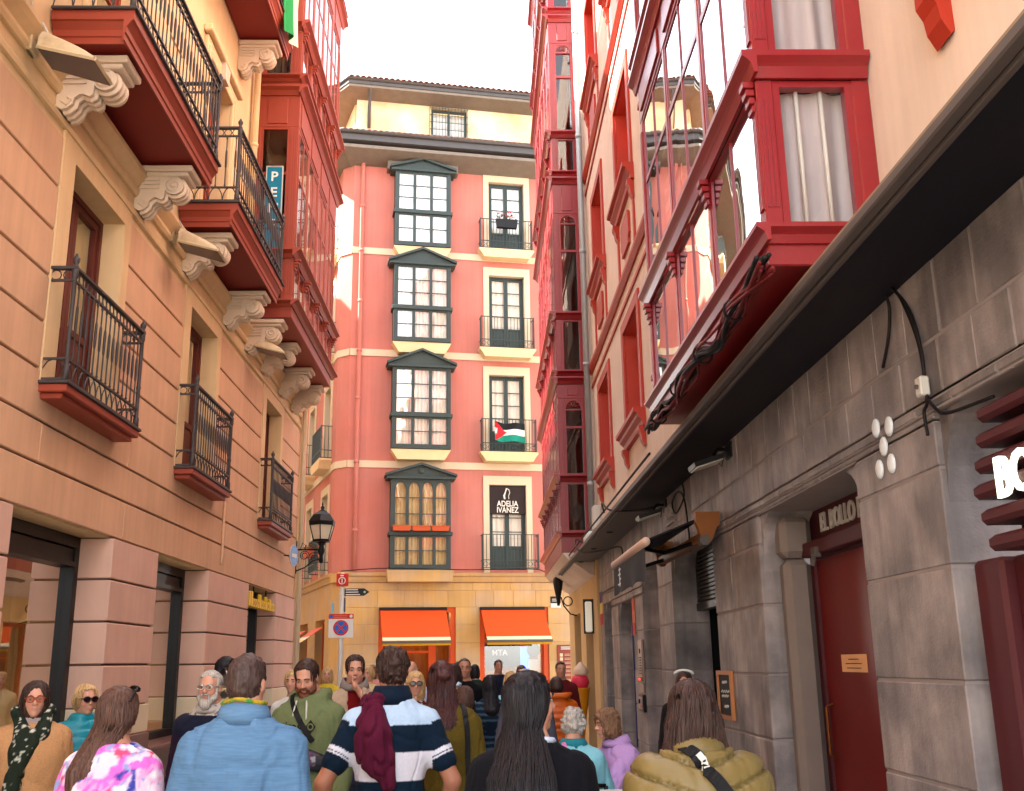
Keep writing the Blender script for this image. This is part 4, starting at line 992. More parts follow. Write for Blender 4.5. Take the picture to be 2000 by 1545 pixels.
br.tube([(-3.79,cy,3.55),(-3.6,cy,3.62),(-3.45,cy,3.75),(cx,cy,3.8)],.014,5); br.tube([(-3.785,cy,3.5),(-3.785,cy,4.15)],.018,6); br.tube([(-3.7,cy,4.0),(-3.66,cy,4.12),(-3.6,cy,4.06),(-3.63,cy,4.0)],.009,5)
br.build('scroll_bracket',M_lantern,LN)
# ---- round blue sign at the corner
RS=empty('round_sign',(-3.6,19.7,3.54),'round blue sign with white bar on the corner of the tan building','sign')
FS=Frame((-3.6,19.7,3.73),(.2,.98,0),(.98,-.2,0))
MB().lathe([(.0,0),(.195,0),(.195,.012),(0,.012)],0,0,0,20,axis=1).build('disc',mk('sign_blue',(.05,.36,.68),.4,.05,5),RS,FS,at=(0,0,0)); MB().box(-.12,.12,.013,.017,-.035,.035).build('white_bar',M_whitep,RS,FS,at=(0,0,0)); MB().ring((0,.006,0),.2,.010,1,24,5).build('rim',M_whitep,RS,FS,at=(0,0,0)); MB().tube([(0,-.02,0),(-.1,-.15,0)],.015,5).build('arm',M_lantern,RS,FS,at=(0,0,0))
# ---- yellow sign over the far shop door
YS=empty('shop_sign',FL.w((17.9,.0,2.62)),'bright yellow cut-out letter sign above the last shop door on the left','sign'); M_yel=mk('yellow_sign_plastic',(.88,.72,.05),.5,.05,5)
hs_=[.25,.26,.15,.15,.15,.24,.16,.15,.23,.15,.21,.15,.15]
for k,hh in enumerate(hs_):
    s=16.9+k*.163; MB().cbox(s,s+.13,-.02,.03,2.64,2.64+hh,.02).build('letter',M_yel,YS,FL)
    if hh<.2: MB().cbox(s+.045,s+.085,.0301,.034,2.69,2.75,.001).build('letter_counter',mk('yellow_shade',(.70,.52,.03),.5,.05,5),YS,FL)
MB().box(16.9,19.0,-.03,-.02,2.64,2.70).build('backing_strip',M_yel,YS,FL)
for s in (17.4,18.4): MB().tube([(s,-.02,2.85),(s,-.02,2.99)],.012,5).build('hanger',M_black,YS,FL)
# ---- street sign pole
M_signred=mk('sign_red',(.85,.14,.03),.45,.05,4); M_signblue=mk('sign_cyan_blue',(.05,.42,.80),.45,.05,4); M_signw=mk('sign_white',(.94,.93,.90),.45,.05,4)
SP=empty('sign_pole',(-2.70,20,0),'white street sign pole with red info sign, black arrow and no-stopping plate','sign')
FP=Frame((-2.70,20,0),(1,0,0),(0,-1,0))
MB().lathe([(.042,0),(.042,3.4),(.03,3.42)],0,0,0,10).build('pole',M_signw,SP,FP,smooth=True)
MB().cbox(-.11,.12,.045,.06,3.16,3.40,.01).build('info_plate',M_signred,SP,FP); MB().ring((0,.062,3.265),.062,.009,1,20,5).build('info_ring',M_signw,SP,FP); MB().box(-.01,.01,.061,.066,3.225,3.275).build('info_i_stem',M_signw,SP,FP); MB().box(-.01,.01,.061,.066,3.285,3.303).build('info_i_dot',M_signw,SP,FP); MB().box(-.035,.03,.061,.065,3.35,3.375).build('info_tab',M_signw,SP,FP)
MB().prism([(.045,2.98),(.42,2.98),(.52,3.05),(.42,3.12),(.045,3.12)],1,-.01,.01).build('arrow_board',M_black,SP,FP)
for k,(z,x1) in enumerate(((3.095,.30),(3.05,.31),(3.005,.34))): MB().box(.07,x1,.0105,.014,z-.009,z+.009).build('arrow_text_line',M_signw,SP,FP)
MB().lathe([(0,0),(.022,0),(.022,.004),(0,.004)],.43,.0105,3.05,10,axis=1).build('arrow_badge',mk('pale_green_badge',(.75,.85,.70),.5,0),SP,FP)
MB().cbox(-.235,.235,.045,.06,2.20,2.55,.015).build('no_stopping_plate',M_signw,SP,FP); MB().cbox(-.235,.235,.046,.061,2.552,2.645,.006).build('red_strip',M_signred,SP,FP)
for k in (0,1): MB().box(-.14,.12,.0612,.064,2.575+k*.03,2.587+k*.03).build('strip_text_line',mk('sign_pink',(.9,.55,.45),.5,0),SP,FP)
MB().lathe([(0,0),(.035,0),(.035,.003),(0,.003)],-.19,.0615,2.598,12,axis=1).build('strip_badge',M_signblue,SP,FP); MB().lathe([(0,0),(.03,0),(.03,.003),(0,.003)],.19,.0615,2.598,12,axis=1).build('strip_badge',M_signw,SP,FP)
MB().lathe([(0,0),(.145,0),(.145,.004),(0,.004)],0,.0605,2.385,28,axis=1).build('red_disc',M_signred,SP,FP); MB().lathe([(0,0),(.116,0),(.116,.003),(0,.003)],0,.065,2.385,28,axis=1).build('blue_disc',M_signblue,SP,FP)
for a in (45,-45):
    c_,s_=math.cos(math.radians(a)),math.sin(math.radians(a)); q=[(.118*c_-.013*s_,.118*s_+.013*c_),(-.118*c_-.013*s_,-.118*s_+.013*c_),(-.118*c_+.013*s_,-.118*s_-.013*c_),(.118*c_+.013*s_,.118*s_-.013*c_)]
    MB().prism([(x,2.385+z) for x,z in q],1,.0683,.0700+(.0008 if a>0 else 0)).build('red_bar',M_signred,SP,FP)
for z in (3.1,3.02,2.6,2.3): MB().lathe([(.048,-.01),(.048,.01)],0,0,z,10).build('clamp',M_signw,SP,FP)
MB().cbox(-.20,-.15,.0,.02,2.66,2.86,.01).build('sticker',mk('sticker_pale_blue',(.55,.78,.85),.5,.2,20),SP,FP); MB().cbox(.04,.07,-.01,.02,2.68,2.95,.01).build('grey_bracket',M_greymet,SP,FP)
# ---- orange awnings on the corner building
for (a,b,sh_,lab) in ((.80,2.95,.18,'orange cloth awning with white hem over the left shop opening'),(4.12,6.25,.30,'orange cloth awning with white hem over the right shop opening')):
    A=empty('orange_awning',FC.w(((a+b)/2,.5,2.4)),lab,'awning','orange awnings on the corner building')
    n=10; v=[];f=[]
    def aw(t,x): # from the wall box down to the front bar
        return (x,.08+1.12*t,3.42-1.0*t+.03*math.sin(t*math.pi)*-1)
    v=[aw(t,x) for t in np.linspace(0,.89,n) for x in (a,b)]; v+= [(x,y,z-.012) for x,y,z in v]
    m=2*n; f=[(2*i,2*i+1,2*i+3,2*i+2) for i in range(n-1)]+[(m+2*i+2,m+2*i+3,m+2*i+1,m+2*i) for i in range(n-1)]
    MB().add(v,f).build('cloth',M_orange,A,FC)
    v=[aw(t,x) for t in np.linspace(.89,1,3) for x in (a,b)]; v+= [(x,y,z-.012) for x,y,z in v]; f=[(2*i,2*i+1,2*i+3,2*i+2) for i in range(2)]+[(6+2*i+2,6+2*i+3,6+2*i+1,6+2*i) for i in range(2)]
    MB().add(v,f).build('white_hem',M_awwhite,A,FC)
    MB().cbox(a-.02,b+.02,1.18,1.25,2.34,2.41,.01).build('front_bar',M_greymet,A,FC); MB().cbox(a-.04,b+.04,.0,.12,3.40,3.50,.01).build('roller_box',M_black,A,FC); MB().box(a,b,1.185,1.19,2.26,2.34).build('yellow_fringe',mk('yellow_fringe',(.75,.55,.10),.7,.1,8),A,FC)
    for e in (a+.06,b-.06): MB().tube([(e,.02,2.9),(e,.55,2.75),(e,1.18,2.38)],.015,5).build('arm',M_greymet,A,FC)
for k,(s,lab) in enumerate(((2.0,'small striped awning on the side wall nearest the sign pole'),(5.5,'small striped awning on the side wall beside the tan corner'))):
    A=empty('striped_awning',FW.w((s,.5,2.4)),lab,'awning','striped awnings on the side wall')
    for (t0,t1,m) in ((0,.55,M_orange),(.55,.75,M_awwhite),(.75,.88,mk('yellow_stripe',(.85,.62,.08),.7,.05,5)),(.88,1.0,M_black)):
        q=lambda t:(.05+.8*t,2.95-.55*t)
        MB().prism([q(t0),q(t1),(q(t1)[0],q(t1)[1]-.015),(q(t0)[0],q(t0)[1]-.015)],0,s-.95,s+.95).build('stripe',m,A,FW)
# ---- name board in the first-floor french window
NB=empty('name_board',FC.w((5.09,.0,6.6)),'dark brown name board with white lettering above the lowest balcony','sign')
MB().cbox(4.46,5.73,-.09,-.05,6.62,7.60,.008).build('board',mk('dark_brown_board',(.13,.07,.07),.5,.08,5),NB,FC); M_ltr=mk('board_letter',(.88,.86,.82),.5,0)
letters('ADELIA',.27,M_ltr,NB,FC,(5.09,-.046,6.97),depth=.006,xs=.82); letters('IVÁÑEZ',.27,M_ltr,NB,FC,(5.09,-.046,6.75),depth=.006,xs=.82)
em=MB(); em.tube([(4.99,-.044,7.13),(4.97,-.044,7.25),(5.02,-.044,7.38),(5.06,-.044,7.50),(5.14,-.044,7.47),(5.17,-.044,7.36),(5.13,-.044,7.25),(5.14,-.044,7.14)],[.03,.035,.02,.03,.016,.014,.012,.01],5); em.build('emblem',M_ltr,NB,FC)
# ---- flag on the second balcony
FG=empty('flag',FC.w((5.1,.44,9.1)),'black white and green flag with red triangle tied to a balcony rail','flag')
def flagpart(poly,name,mat,lift=0.):
    """poly in unit flag space (u right, v down), cloth sags and ripples"""
    n=14; mb=MB(); v=[];f=[]
    us=np.linspace(0,1,n)
    for u_ in us:
        lo,hi=poly(u_)
        for w_ in (lo,hi):
            sag=.10*math.sin(u_*math.pi)*(1) if w_<.5 else .03*math.sin(u_*math.pi)
            v.append((4.58+1.06*u_+.01*math.sin(w_*9),.42+.035*math.sin(u_*11+w_*2)+.03+lift,9.77-.68*w_-.06*u_-sag*.5-.03*math.sin(u_*7)))
    v+= [(x,y-.006,z) for x,y,z in v]; m=2*n
    for i in range(n-1): f+=[(2*i,2*i+2,2*i+3,2*i+1),(m+2*i+1,m+2*i+3,m+2*i+2,m+2*i)]
    mb.add(v,f).build(name,mat,FG,FC)
flagpart(lambda u_:(0,.333),'black_stripe',mk('flag_black',(.06,.07,.08),.8,.1,9)); flagpart(lambda u_:(.333,.667),'white_stripe',mk('flag_white',(.85,.84,.82),.8,.05,9)); flagpart(lambda u_:(.667,1),'green_stripe',mk('flag_green',(.06,.50,.42),.8,.08,9))
tri=MB(); n=9; v=[]
for u_ in np.linspace(0,.42,n):
    hh=.5*(1-u_/.42)
    for w_ in (.5-hh,.5+hh): v.append((4.58+1.06*u_+.01*math.sin(w_*9),.42+.035*math.sin(u_*11+w_*2)+.037,9.77-.68*w_-.06*u_-(.10 if w_<.5 else .03)*math.sin(u_*math.pi)*.5-.03*math.sin(u_*7)))
tri.add(v,[(2*i,2*i+2,2*i+3,2*i+1) for i in range(n-1)]).build('red_triangle',mk('flag_red',(.80,.12,.16),.8,.05,9),FG,FC)
# ---- planters
M_terra=mk('terracotta',(.72,.32,.18),.8,.15,8,.1,60); M_leaf=mk('leaf_green',(.10,.16,.06),.6,.4,20); M_petal=mk('red_petal',(.75,.04,.04),.6,.2,20); M_dry=mk('dry_plant',(.55,.38,.22),.8,.3,20)
def plant(parent,fr,c,w_,d,h,n,mat,name='foliage',sz=.05):
    m=MB()
    for i in range(n):
        x,y,z=c[0]+rng.uniform(-w_,w_),c[1]+rng.uniform(-d,d),c[2]+rng.uniform(0,h)
        a=np.array((rng.uniform(-1,1),rng.uniform(-1,1),rng.uniform(-.3,1))); a/=np.linalg.norm(a); b=np.cross(a,(.3,.5,.8)); b/=np.linalg.norm(b); p_=np.array((x,y,z)); m.add([p_,p_+a*sz*.5+b*sz*.28,p_+a*sz,p_+a*sz*.5-b*sz*.28],[(0,1,2,3)])
    o=m.build(name,mat,parent,fr); o['kind']='stuff'
for k,(s,lab) in enumerate(((1.40,'leftmost terracotta trough on the lowest green bay window ledge'),(2.04,'middle terracotta trough on the lowest green bay window ledge'),(2.68,'rightmost terracotta trough on the lowest green bay window ledge'))):
    P=empty('planter_trough',FC.w((s,.65,5.72)),lab,'planter','terracotta troughs'); MB().prism([(s-.27,5.93),(s+.27,5.93),(s+.30,6.10),(s-.30,6.10)],1,.53,.72).build('trough',M_terra,P,FC); MB().cbox(s-.31,s+.31,.52,.73,6.07,6.10,.004).build('rim',M_terra,P,FC); plant(P,FC,(s,.62,6.1),.25,.06,.06,24,M_dry,sz=.06)
P=empty('flower_basket',FC.w((5.1,.44,16.9)),'dark hanging basket of red flowers on the top balcony','flowers'); MB().prism([(4.74,16.95),(5.46,16.95),(5.50,17.28),(4.70,17.28)],1,.41,.56).build('basket',M_black,P,FC); plant(P,FC,(5.1,.48,17.25),.36,.08,.18,70,M_leaf,sz=.10); plant(P,FC,(5.1,.48,17.36),.36,.08,.16,40,M_petal,'petals',.11)
for k,(s,z,lab) in enumerate(((1.6,5.3,'terracotta trough on the side-wall balcony behind the lantern'),(5.0,5.2,'terracotta trough half hidden behind the lantern bracket'))):
    P=empty('planter_trough',FW.w((s,.5,z)),lab,'planter','terracotta troughs'); MB().prism([(s-.45,z),(s+.45,z),(s+.5,z+.24),(s-.5,z+.24)],1,.42,.62).build('trough',M_terra,P,FW); MB().cbox(s-.52,s+.52,.41,.63,z+.2,z+.245,.004).build('rim',M_terra,P,FW); plant(P,FW,(s,.52,z+.24),.4,.08,.16,50,M_dry,sz=.1)
# ---- wall plaque, menu board
PL=empty('wall_plaque',FC.w((6.68,0,3.5)),'small black and white street plaque on the honey stone','plaque'); MB().cbox(6.51,6.86,.007,.025,3.62,3.84,.004).build('black_plate',M_black,PL,FC); MB().cbox(6.51,6.86,.007,.025,3.46,3.615,.004).build('white_plate',M_whitep,PL,FC)
for z in (3.68,3.74): MB().box(6.56,6.81,.0255,.028,z,z+.02).build('plate_text_line',M_whitep,PL,FC)
ME=empty('menu_board',FC.w((7.03,0,1.15)),'brick red menu board with white print on the yellow wall','menu board'); MB().cbox(6.70,7.36,.012,.04,1.15,2.25,.006).build('board',mk('menu_red',(.58,.22,.17),.5,.15,4,col2=(.45,.26,.20)),ME,FC)
for k in range(2): MB().box(6.82,7.24,.0405,.043,2.16-k*.06,2.19-k*.06).build('heading_line',M_whitep,ME,FC)
for k in range(6):
    z=1.92-k*.13; MB().box(6.78,6.88,.0405,.043,z-.05,z+.05).build('picture_square',mk('menu_cream',(.85,.74,.60),.6,.3,20),ME,FC)
    for j in range(2): MB().box(6.94,7.22+.06*((k+j)%2),.0405,.043,z+.02-j*.04,z+.032-j*.04).build('menu_line',mk('menu_cream',(.85,.74,.60),.6,.3,20),ME,FC)
# ---- blue guesthouse sign in the gallery end window
PS=empty('vertical_sign',(-3.42,15.7,8.4),'tall turquoise sign with vertical white letters in the red gallery window','sign'); FPn=Frame((-3.42,15.70,0),(1,0,0),(0,-1,0))
MB().cbox(-.125,.125,.0,.03,8.30,9.76,.006).build('panel',mk('turquoise_panel',(.03,.47,.60),.45,.06,4),PS,FPn); MB().rect_frame(-.14,.14,8.29,9.78,-.005,.034,.014).build('panel_frame',M_whitep,PS,FPn)
for k,ch in enumerate('PENS'): letters(ch,.24,M_signw,PS,FPn,(0,.034,9.58-k*.285),depth=.004)
# ---- green and white cloth on the upper balcony
CL=empty('hanging_flag',(-2.95,14.5,11.3),'green and white flag hanging from the top left balcony','flag'); 
for m_,y0,y1 in ((mk('flag_leaf_green',(.12,.55,.28),.8,.1,8),14.05,14.42),(mk('flag_cream',(.86,.84,.72),.8,.1,8),14.42,14.62)):
    v=[];f=[];n=8
    for i in range(n+1):
        yy=y0+(y1-y0)*i/n
        for z in (12.5,12.0,11.6,11.26+.1*(yy-14)): v.append((-2.98+.06*math.sin(yy*16)+.02*math.sin(z*3),yy,z))
    for i in range(n):
        for k in range(3): f.append((i*4+k,i*4+4+k,i*4+5+k,i*4+1+k))
    MB().add(v,f).build('cloth_panel',m_,CL)
# ---- right side: bar awning
M_awblk=mk('black_awning_cloth',(.075,.08,.10),.75,.15,3); M_ochre=mk('ochre_metal',(.50,.29,.09),.5,.15,5)
AW2=empty('bar_awning',FR.w((10.6,.4,2.5)),'black folding awning with white printed valance over the bar','awning')
a,b=9.45,11.75
v=[(a,.14,3.0),(b,.14,3.0),(b,.70,2.78),(a,.70,2.78)]; v+=[(x,y,z-.015) for x,y,z in v]; MB().add(v,[(0,1,2,3),(7,6,5,4),(0,4,5,1),(1,5,6,2),(2,6,7,3),(3,7,4,0)]).build('cloth',M_awblk,AW2,FR)
MB().tube([(a-.03,.70,2.76),(b+.03,.70,2.76)],.042,10).build('front_bar',mk('salmon_bar',(.82,.68,.60),.5,.08,4),AW2,FR,smooth=True)
vv=[];ff=[];n=24
for i in range(n+1):
    s=a+(b-a)*i/n
    for z in (2.71,2.56,2.42+.012*math.sin(s*9)): vv.append((s,.71+.018*math.sin(s*7)*(2.71-z)*3,z))
for i in range(n):
    for k in (0,1): ff.append((i*3+k,i*3+3+k,i*3+4+k,i*3+k+1))
MB().add(vv,ff).build('valance',M_awblk,AW2,FR)
lg=MB(); 
for k,(ds,dz,l) in enumerate(((0,.10,.14),(.02,.05,.18),(-.01,.0,.12),(.03,-.05,.2))): lg.box(11.0+ds,11.0+ds+l,.735,.739,2.54+dz,2.555+dz)
lg.box(11.07,11.09,.735,.74,2.47,2.67); lg.build('valance_logo',mk('logo_white',(.82,.82,.80),.7,.1,9),AW2,FR)
for e in (9.40,11.8): MB().prism([(.02,3.02),(.24,3.02),(.24,2.92),(.22,2.87),(.20,2.78),(.17,2.74),(.12,2.74),(.09,2.78),(.05,2.88),(.02,2.9)],0,e-.045,e+.045).build('end_bracket',M_ochre,AW2,FR)
MB().lathe([(0,-.07),(.05,-.07),(.05,.07),(0,.07)],9.40,.17,2.76,10,axis=0).build('bracket_pivot',M_greymet,AW2,FR)
MB().cbox(9.46,11.74,.10,.20,2.76,2.84,.01).build('torsion_bar',M_ochre,AW2,FR)
for e in (9.8,11.4): MB().tube([(e,.18,2.78),(e+.3,.42,2.72),(e,.68,2.74)],.022,6).build('folding_arm',M_black,AW2,FR)
# ---- floodlights under the canopy
for s,lab in ((8.85,'black floodlight under the canopy nearer the red door'),(12.15,'black floodlight under the canopy beside the pale cafe letters')):
    T=empty('canopy_floodlight',FR.w((s,.2,3.35)),lab,'floodlight','black floodlights under the canopy')
    MB().tube([(s,.02,3.50),(s,.12,3.50),(s,.16,3.44)],.02,6).build('arm',M_black,T,FR); MB().cbox(s-.09,s+.09,.0,.03,3.42,3.56,.006).build('wall_plate',M_black,T,FR)
    q=[(.08,3.45),(.36,3.36),(.35,3.32),(.09,3.40)]; MB().prism(q,0,s-.14,s+.14).build('housing',M_black,T,FR); MB().prism([(.10,3.398),(.34,3.321),(.338,3.312),(.098,3.389)],0,s-.12,s+.12).build('lens',mk('floodlight_lens',(.80,.80,.74),.3,.05,5),T,FR)
    MB().tube([(s+.05,.06,3.48),(s+.12,.1,3.42),(s+.2,.04,3.38),(s+.1,.03,3.5)],.007,5).build('cable',M_black,T,FR)
# ---- cafe letters, intercom, chalkboard, ovals, posters
CF=empty('wall_letters',FR.w((11.85,.0,3.25)),'small pale raised letters on the stone above the bar awning','sign'); letters('CAFE',.20,mk('pale_letters',(.72,.68,.66),.6,.1,9),CF,FR,(11.85,.03,3.36),depth=.02,flip=-1,xs=.8); MB().cbox(11.6,12.1,.008,.03,3.23,3.255,.003).build('underline',mk('pale_letters',(.72,.68,.66),.6,.1,9),CF,FR)
IC=empty('intercom_panel',FR.w((14.5,.0,1.1)),'tall silver intercom panel with black keypad below on the stone jamb','intercom')
M_alu=mk('brushed_aluminium',(.60,.52,.48),.4,.1,20,metal=.5)
MB().cbox(14.42,14.78,.006,.035,1.40,1.98,.008).build('upper_panel',M_alu,IC,FR); MB().lathe([(0,0),(.035,0),(.035,.012),(0,.012)],14.6,.035,1.83,10,axis=1).build('camera_eye',M_black,IC,FR)
for k in range(7): MB().cbox(14.50,14.70,.036,.044,1.52+k*.035,1.54+k*.035,.002).build('name_button',M_black,IC,FR)
MB().cbox(14.44,14.76,.036,.042,1.42,1.48,.003).build('display',M_black,IC,FR); MB().box(14.66,14.72,.0425,.045,1.44,1.46).build('red_light',mk('red_led',(.9,.1,.05),.4,0,emit=((1,.1,.05),2)),IC,FR)
MB().cbox(14.44,14.76,.006,.03,1.27,1.385,.006).build('middle_panel',M_alu,IC,FR); MB().cbox(14.40,14.80,.006,.05,1.02,1.25,.01).build('lower_box',M_black,IC,FR); MB().cbox(14.45,14.75,.0505,.06,1.06,1.22,.004).build('lower_face',mk('pale_grey_face',(.66,.60,.56),.5,.1,9),IC,FR); MB().lathe([(0,0),(.03,0),(.03,.02),(0,.02)],14.62,.06,1.16,10,axis=1).build('knob',M_black,IC,FR); MB().box(14.52,14.58,.0605,.065,1.08,1.11).build('red_key',M_signred,IC,FR)
CH=empty('chalkboard',FR.w((9.55,.02,1.2)),'small framed chalkboard menu hanging on the stone beside the bar','chalkboard')
MB().rect_frame(9.28,9.83,1.18,1.60,.01,.04,.035).build('frame',mk('light_wood_frame',(.72,.46,.26),.5,.15,9),CH,FR); MB().box(9.31,9.80,.012,.022,1.21,1.57).build('slate',mk('slate',(.10,.09,.10),.7,.25,9),CH,FR)
for k,(z,x0,x1) in enumerate(((1.50,9.48,9.66),(1.42,9.40,9.72),(1.38,9.44,9.70),(1.29,9.46,9.62))): MB().tube([(x0+(x1-x0)*t,.024,z+.012*math.sin(t*25)) for t in np.linspace(0,1,14)],.005,4).build('chalk_line',M_whitep,CH,FR)
OV=[(5.50,2.93),(5.32,2.90),(5.42,2.81),(5.51,2.70),(5.34,2.70)]; on=('upper left','upper right','middle','lower left','lower right')
for (s,z),nm in zip(OV,on):
    v=MB(); v.lathe([(0,.0),(.052,.0),(.052,.008),(.035,.016),(0,.018)],0,0,0,16,axis=1)
    v.v=[(x*.95+s,y+.006,zz*1.05+z) for x,y,zz in v.v]; o=v.build('white_disc',mk('white_plaster_spot',(.90,.93,.95),.5,.05,9),None,FR,smooth=True); tag(o,nm+' of the five white discs on the grey stone pier','disc','white discs on the stone pier')
for (s0,s1,z0,z1),lab,cols in (((15.08,15.36,2.06,2.58),'faded red poster on the stone pier past the intercom',((.80,.25,.20),(.85,.45,.35),(.82,.35,.22))),((19.15,19.58,2.35,2.95),'purple yellow and red banner on the far grey stone',((.75,.16,.32),(.85,.78,.42),(.36,.24,.42)))):
    P=empty('poster',FR.w(((s0+s1)/2,.01,z0)),lab,'poster'); n=len(cols)
    for k,c in enumerate(cols): MB().box(s0,s1,.007,.011,z0+(z1-z0)*k/n,z0+(z1-z0)*(k+1)/n-.001).build('colour_band',mk('poster_%d_%d'%(int(s0),k),c,.7,.15,9),P,FR)
LS=empty('lit_sign',F2.w((20.3,.3,2.2)),'small white lit box sign jutting from the far right wall','sign'); MB().cbox(20.28,20.36,.04,.17,2.25,2.83,.02).build('box',mk('lit_box',(.9,.9,.86),.4,0,emit=((1,.98,.9),.03)),LS,F2); MB().box(20.365,20.39,.0,.20,2.22,2.88).build('casing',M_black,LS,F2)
# ---- iron bracket with lamp at the end of the right wall
WB=empty('bracket_lamp',F2.w((24,.3,3.2)),'dark iron bracket lamp with a hanging cone at the right corner','lamp')
m=MB(); m.tube([(24,.0,3.5),(24,.2,3.53),(24,.45,3.5)],.02,6); m.tube([(24,.0,2.72),(24,.15,2.76),(24,.3,2.95),(24,.36,3.15)],.018,6); m.ring((24,.2,3.05),.1,.014,0,14,5); m.tube([(24,.0,3.66),(24,.4,3.66)],.012,5); m.build('scroll_bracket',M_lantern,WB,F2)
MB().lathe([(.03,2.95),(.05,3.1),(.10,3.35),(.12,3.5),(.10,3.58),(.03,3.62)],24,.42,0,10).build('cone_shade',M_lantern,WB,F2,smooth=True)
# ---- cables
def cable(name,paths,r,mat,fr,lab,grp='loose cables'):
    E_=empty(name,fr.w(paths[0][0]),lab,'cable',grp)
    for p_ in paths: MB().tube(p_,r,5).build('strand',mat,E_,fr,smooth=True)
M_cab=mk('cable_black',(.07,.06,.07),.6,.2,9); M_cabr=mk('cable_painted_red',(.40,.10,.11),.5,.2,9)
def spl(P,n=40):
    P=np.array(P,float); t=np.linspace(0,len(P)-1,n); o=[]
    for x in t:
        i=min(int(x),len(P)-2); f_=x-i; p0,p1,p2,p3=P[max(i-1,0)],P[i],P[i+1],P[min(i+2,len(P)-1)]
        o.append(.5*((2*p1)+(-p0+p2)*f_+(2*p0-5*p1+4*p2-p3)*f_**2+(-p0+3*p1-3*p2+p3)*f_**3))
    return o
cb=[]
for k in range(14):
    ph=rng.uniform(0,6); cb.append(spl([(5.0+.3*j+rng.uniform(-.05,.05),.70+.035*math.sin(j*1.3+ph)+.02*math.cos(k+j),3.70+.022*math.sin(j*.9+ph*2)+.028*math.cos(k*2.1+j*.7)-(.05 if j in(4,9) else 0)) for j in range(14)],46))
E_=empty('cable_bundle',FR.w((7,.7,3.65)),'thick tangle of cables along the foot of the crimson bay window','cable')
for k,p_ in enumerate(cb): MB().tube(p_,.010 if k%3 else .014,5).build('strand',M_cabr if k%3 else M_cab,E_,FR,smooth=True)
for s in (5.7,6.6,7.5,8.4): MB().ring((s,.70,3.70),.065,.008,0,12,5).build('cable_tie',M_cab,E_,FR)
cable('wall_cable',[spl([(5.10,.03,3.60),(5.02,.04,3.58),(4.86,.03,3.40),(4.78,.03,3.16),(4.78,.03,2.95),(4.72,.03,2.86),(4.6,.02,2.80),(4.3,-.05,2.80)]),spl([(5.06,.035,3.60),(4.92,.04,3.48),(4.80,.03,3.2),(4.78,.03,2.92),(4.83,.03,2.86),(4.82,.03,2.74)]),spl([(5.13,.03,3.60),(5.12,.02,3.50),(5.17,.02,3.36),(5.29,.02,3.22)])],.009,M_cab,FR,'looping black cables on the grey stone left of the lit sign')
JB=empty('socket_box',FR.w((4.8,.03,2.95)),'small grey junction box hanging on the looped cables','box'); MB().cbox(4.765,4.835,.012,.06,2.93,3.03,.008).build('cover',M_whitep,JB,FR); MB().lathe([(0,0),(.012,0),(.012,.012),(0,.012)],4.80,.06,2.98,8,axis=1).build('knob',M_greymet,JB,FR)
cable('canopy_cable',[spl([(19.2,.2,3.75),(18.6,.5,3.85),(18.0,.56,3.62),(17.6,.45,3.50),(16.8,.2,3.46),(16.0,.06,3.42),(15.8,.05,3.2),(15.8,.05,2.9)]),spl([(14.0,.53,3.68),(13.6,.60,3.75),(13.2,.55,3.60),(12.6,.3,3.50),(12.2,.08,3.50)])],.014,M_cab,FR,'black cable curling over the canopy edge near the drain pipe')
cable('canopy_edge_cable',[spl([(23,.52,3.71),(20,.53,3.70),(17,.52,3.72),(14,.53,3.70),(11.5,.52,3.715),(10,.53,3.70)],60)],.014,M_cab,FR,'black cable lying along the top of the canopy edge')
cable('bar_cable',[spl([(11.0,.02,3.56),(10.9,.03,3.4),(11.3,.05,3.28),(11.5,.05,3.42),(11.2,.04,3.5),(10.9,.03,3.38),(10.8,.02,3.0),(10.8,.02,2.8)])],.010,M_cab,FR,'coiled black cable on the stone above the bar awning')
cable('facade_wire',[spl([(-.5,.16,4.66),(1.0,.60,4.72),(3.2,.56,4.68),(4.5,.42,4.70),(6.0,.30,4.72),(6.6,.2,4.50),(7.4,.15,4.62),(8.5,.1,4.6)],60)],.016,M_cab,FC,'thin wire strung along the ledge of the salmon building')
cable('conduit',[[(13.3+1.7,.03,4.05),(15.0,.03,3.2),(15.0,.03,3.12)]],.02,M_tan,FL,'thin painted conduit ending on the tan wall panels')
# ---- giant ice cream cone
IC2=empty('ice_cream_display',(1.9,21.0,0),'giant plastic ice cream cone display at the far right shop','display')
MB().lathe([(.05,.02),(.07,.3),(.13,.75),(.19,1.16),(.20,1.2)],1.9,21,0,14).build('cone',mk('wafer_orange',(.78,.50,.06),.5,.1,8),IC2,smooth=True)
MB().lathe([(.02,1.18),(.15,1.20),(.19,1.30),(.15,1.42),(.03,1.46)],1.9,21,0,14).build('pink_scoop',mk('pink_scoop',(.85,.20,.32),.5,.06,8),IC2,smooth=True); MB().lathe([(.10,1.42),(.16,1.48),(.12,1.58),(.05,1.66),(.0,1.70)],1.92,21,0,14).build('cream_scoop',mk('cream_scoop',(.88,.78,.70),.5,.06,8),IC2,smooth=True); MB().lathe([(.0,0),(.2,0),(.2,.03),(.0,.03)],1.9,21,0,14).build('stand',M_black,IC2)
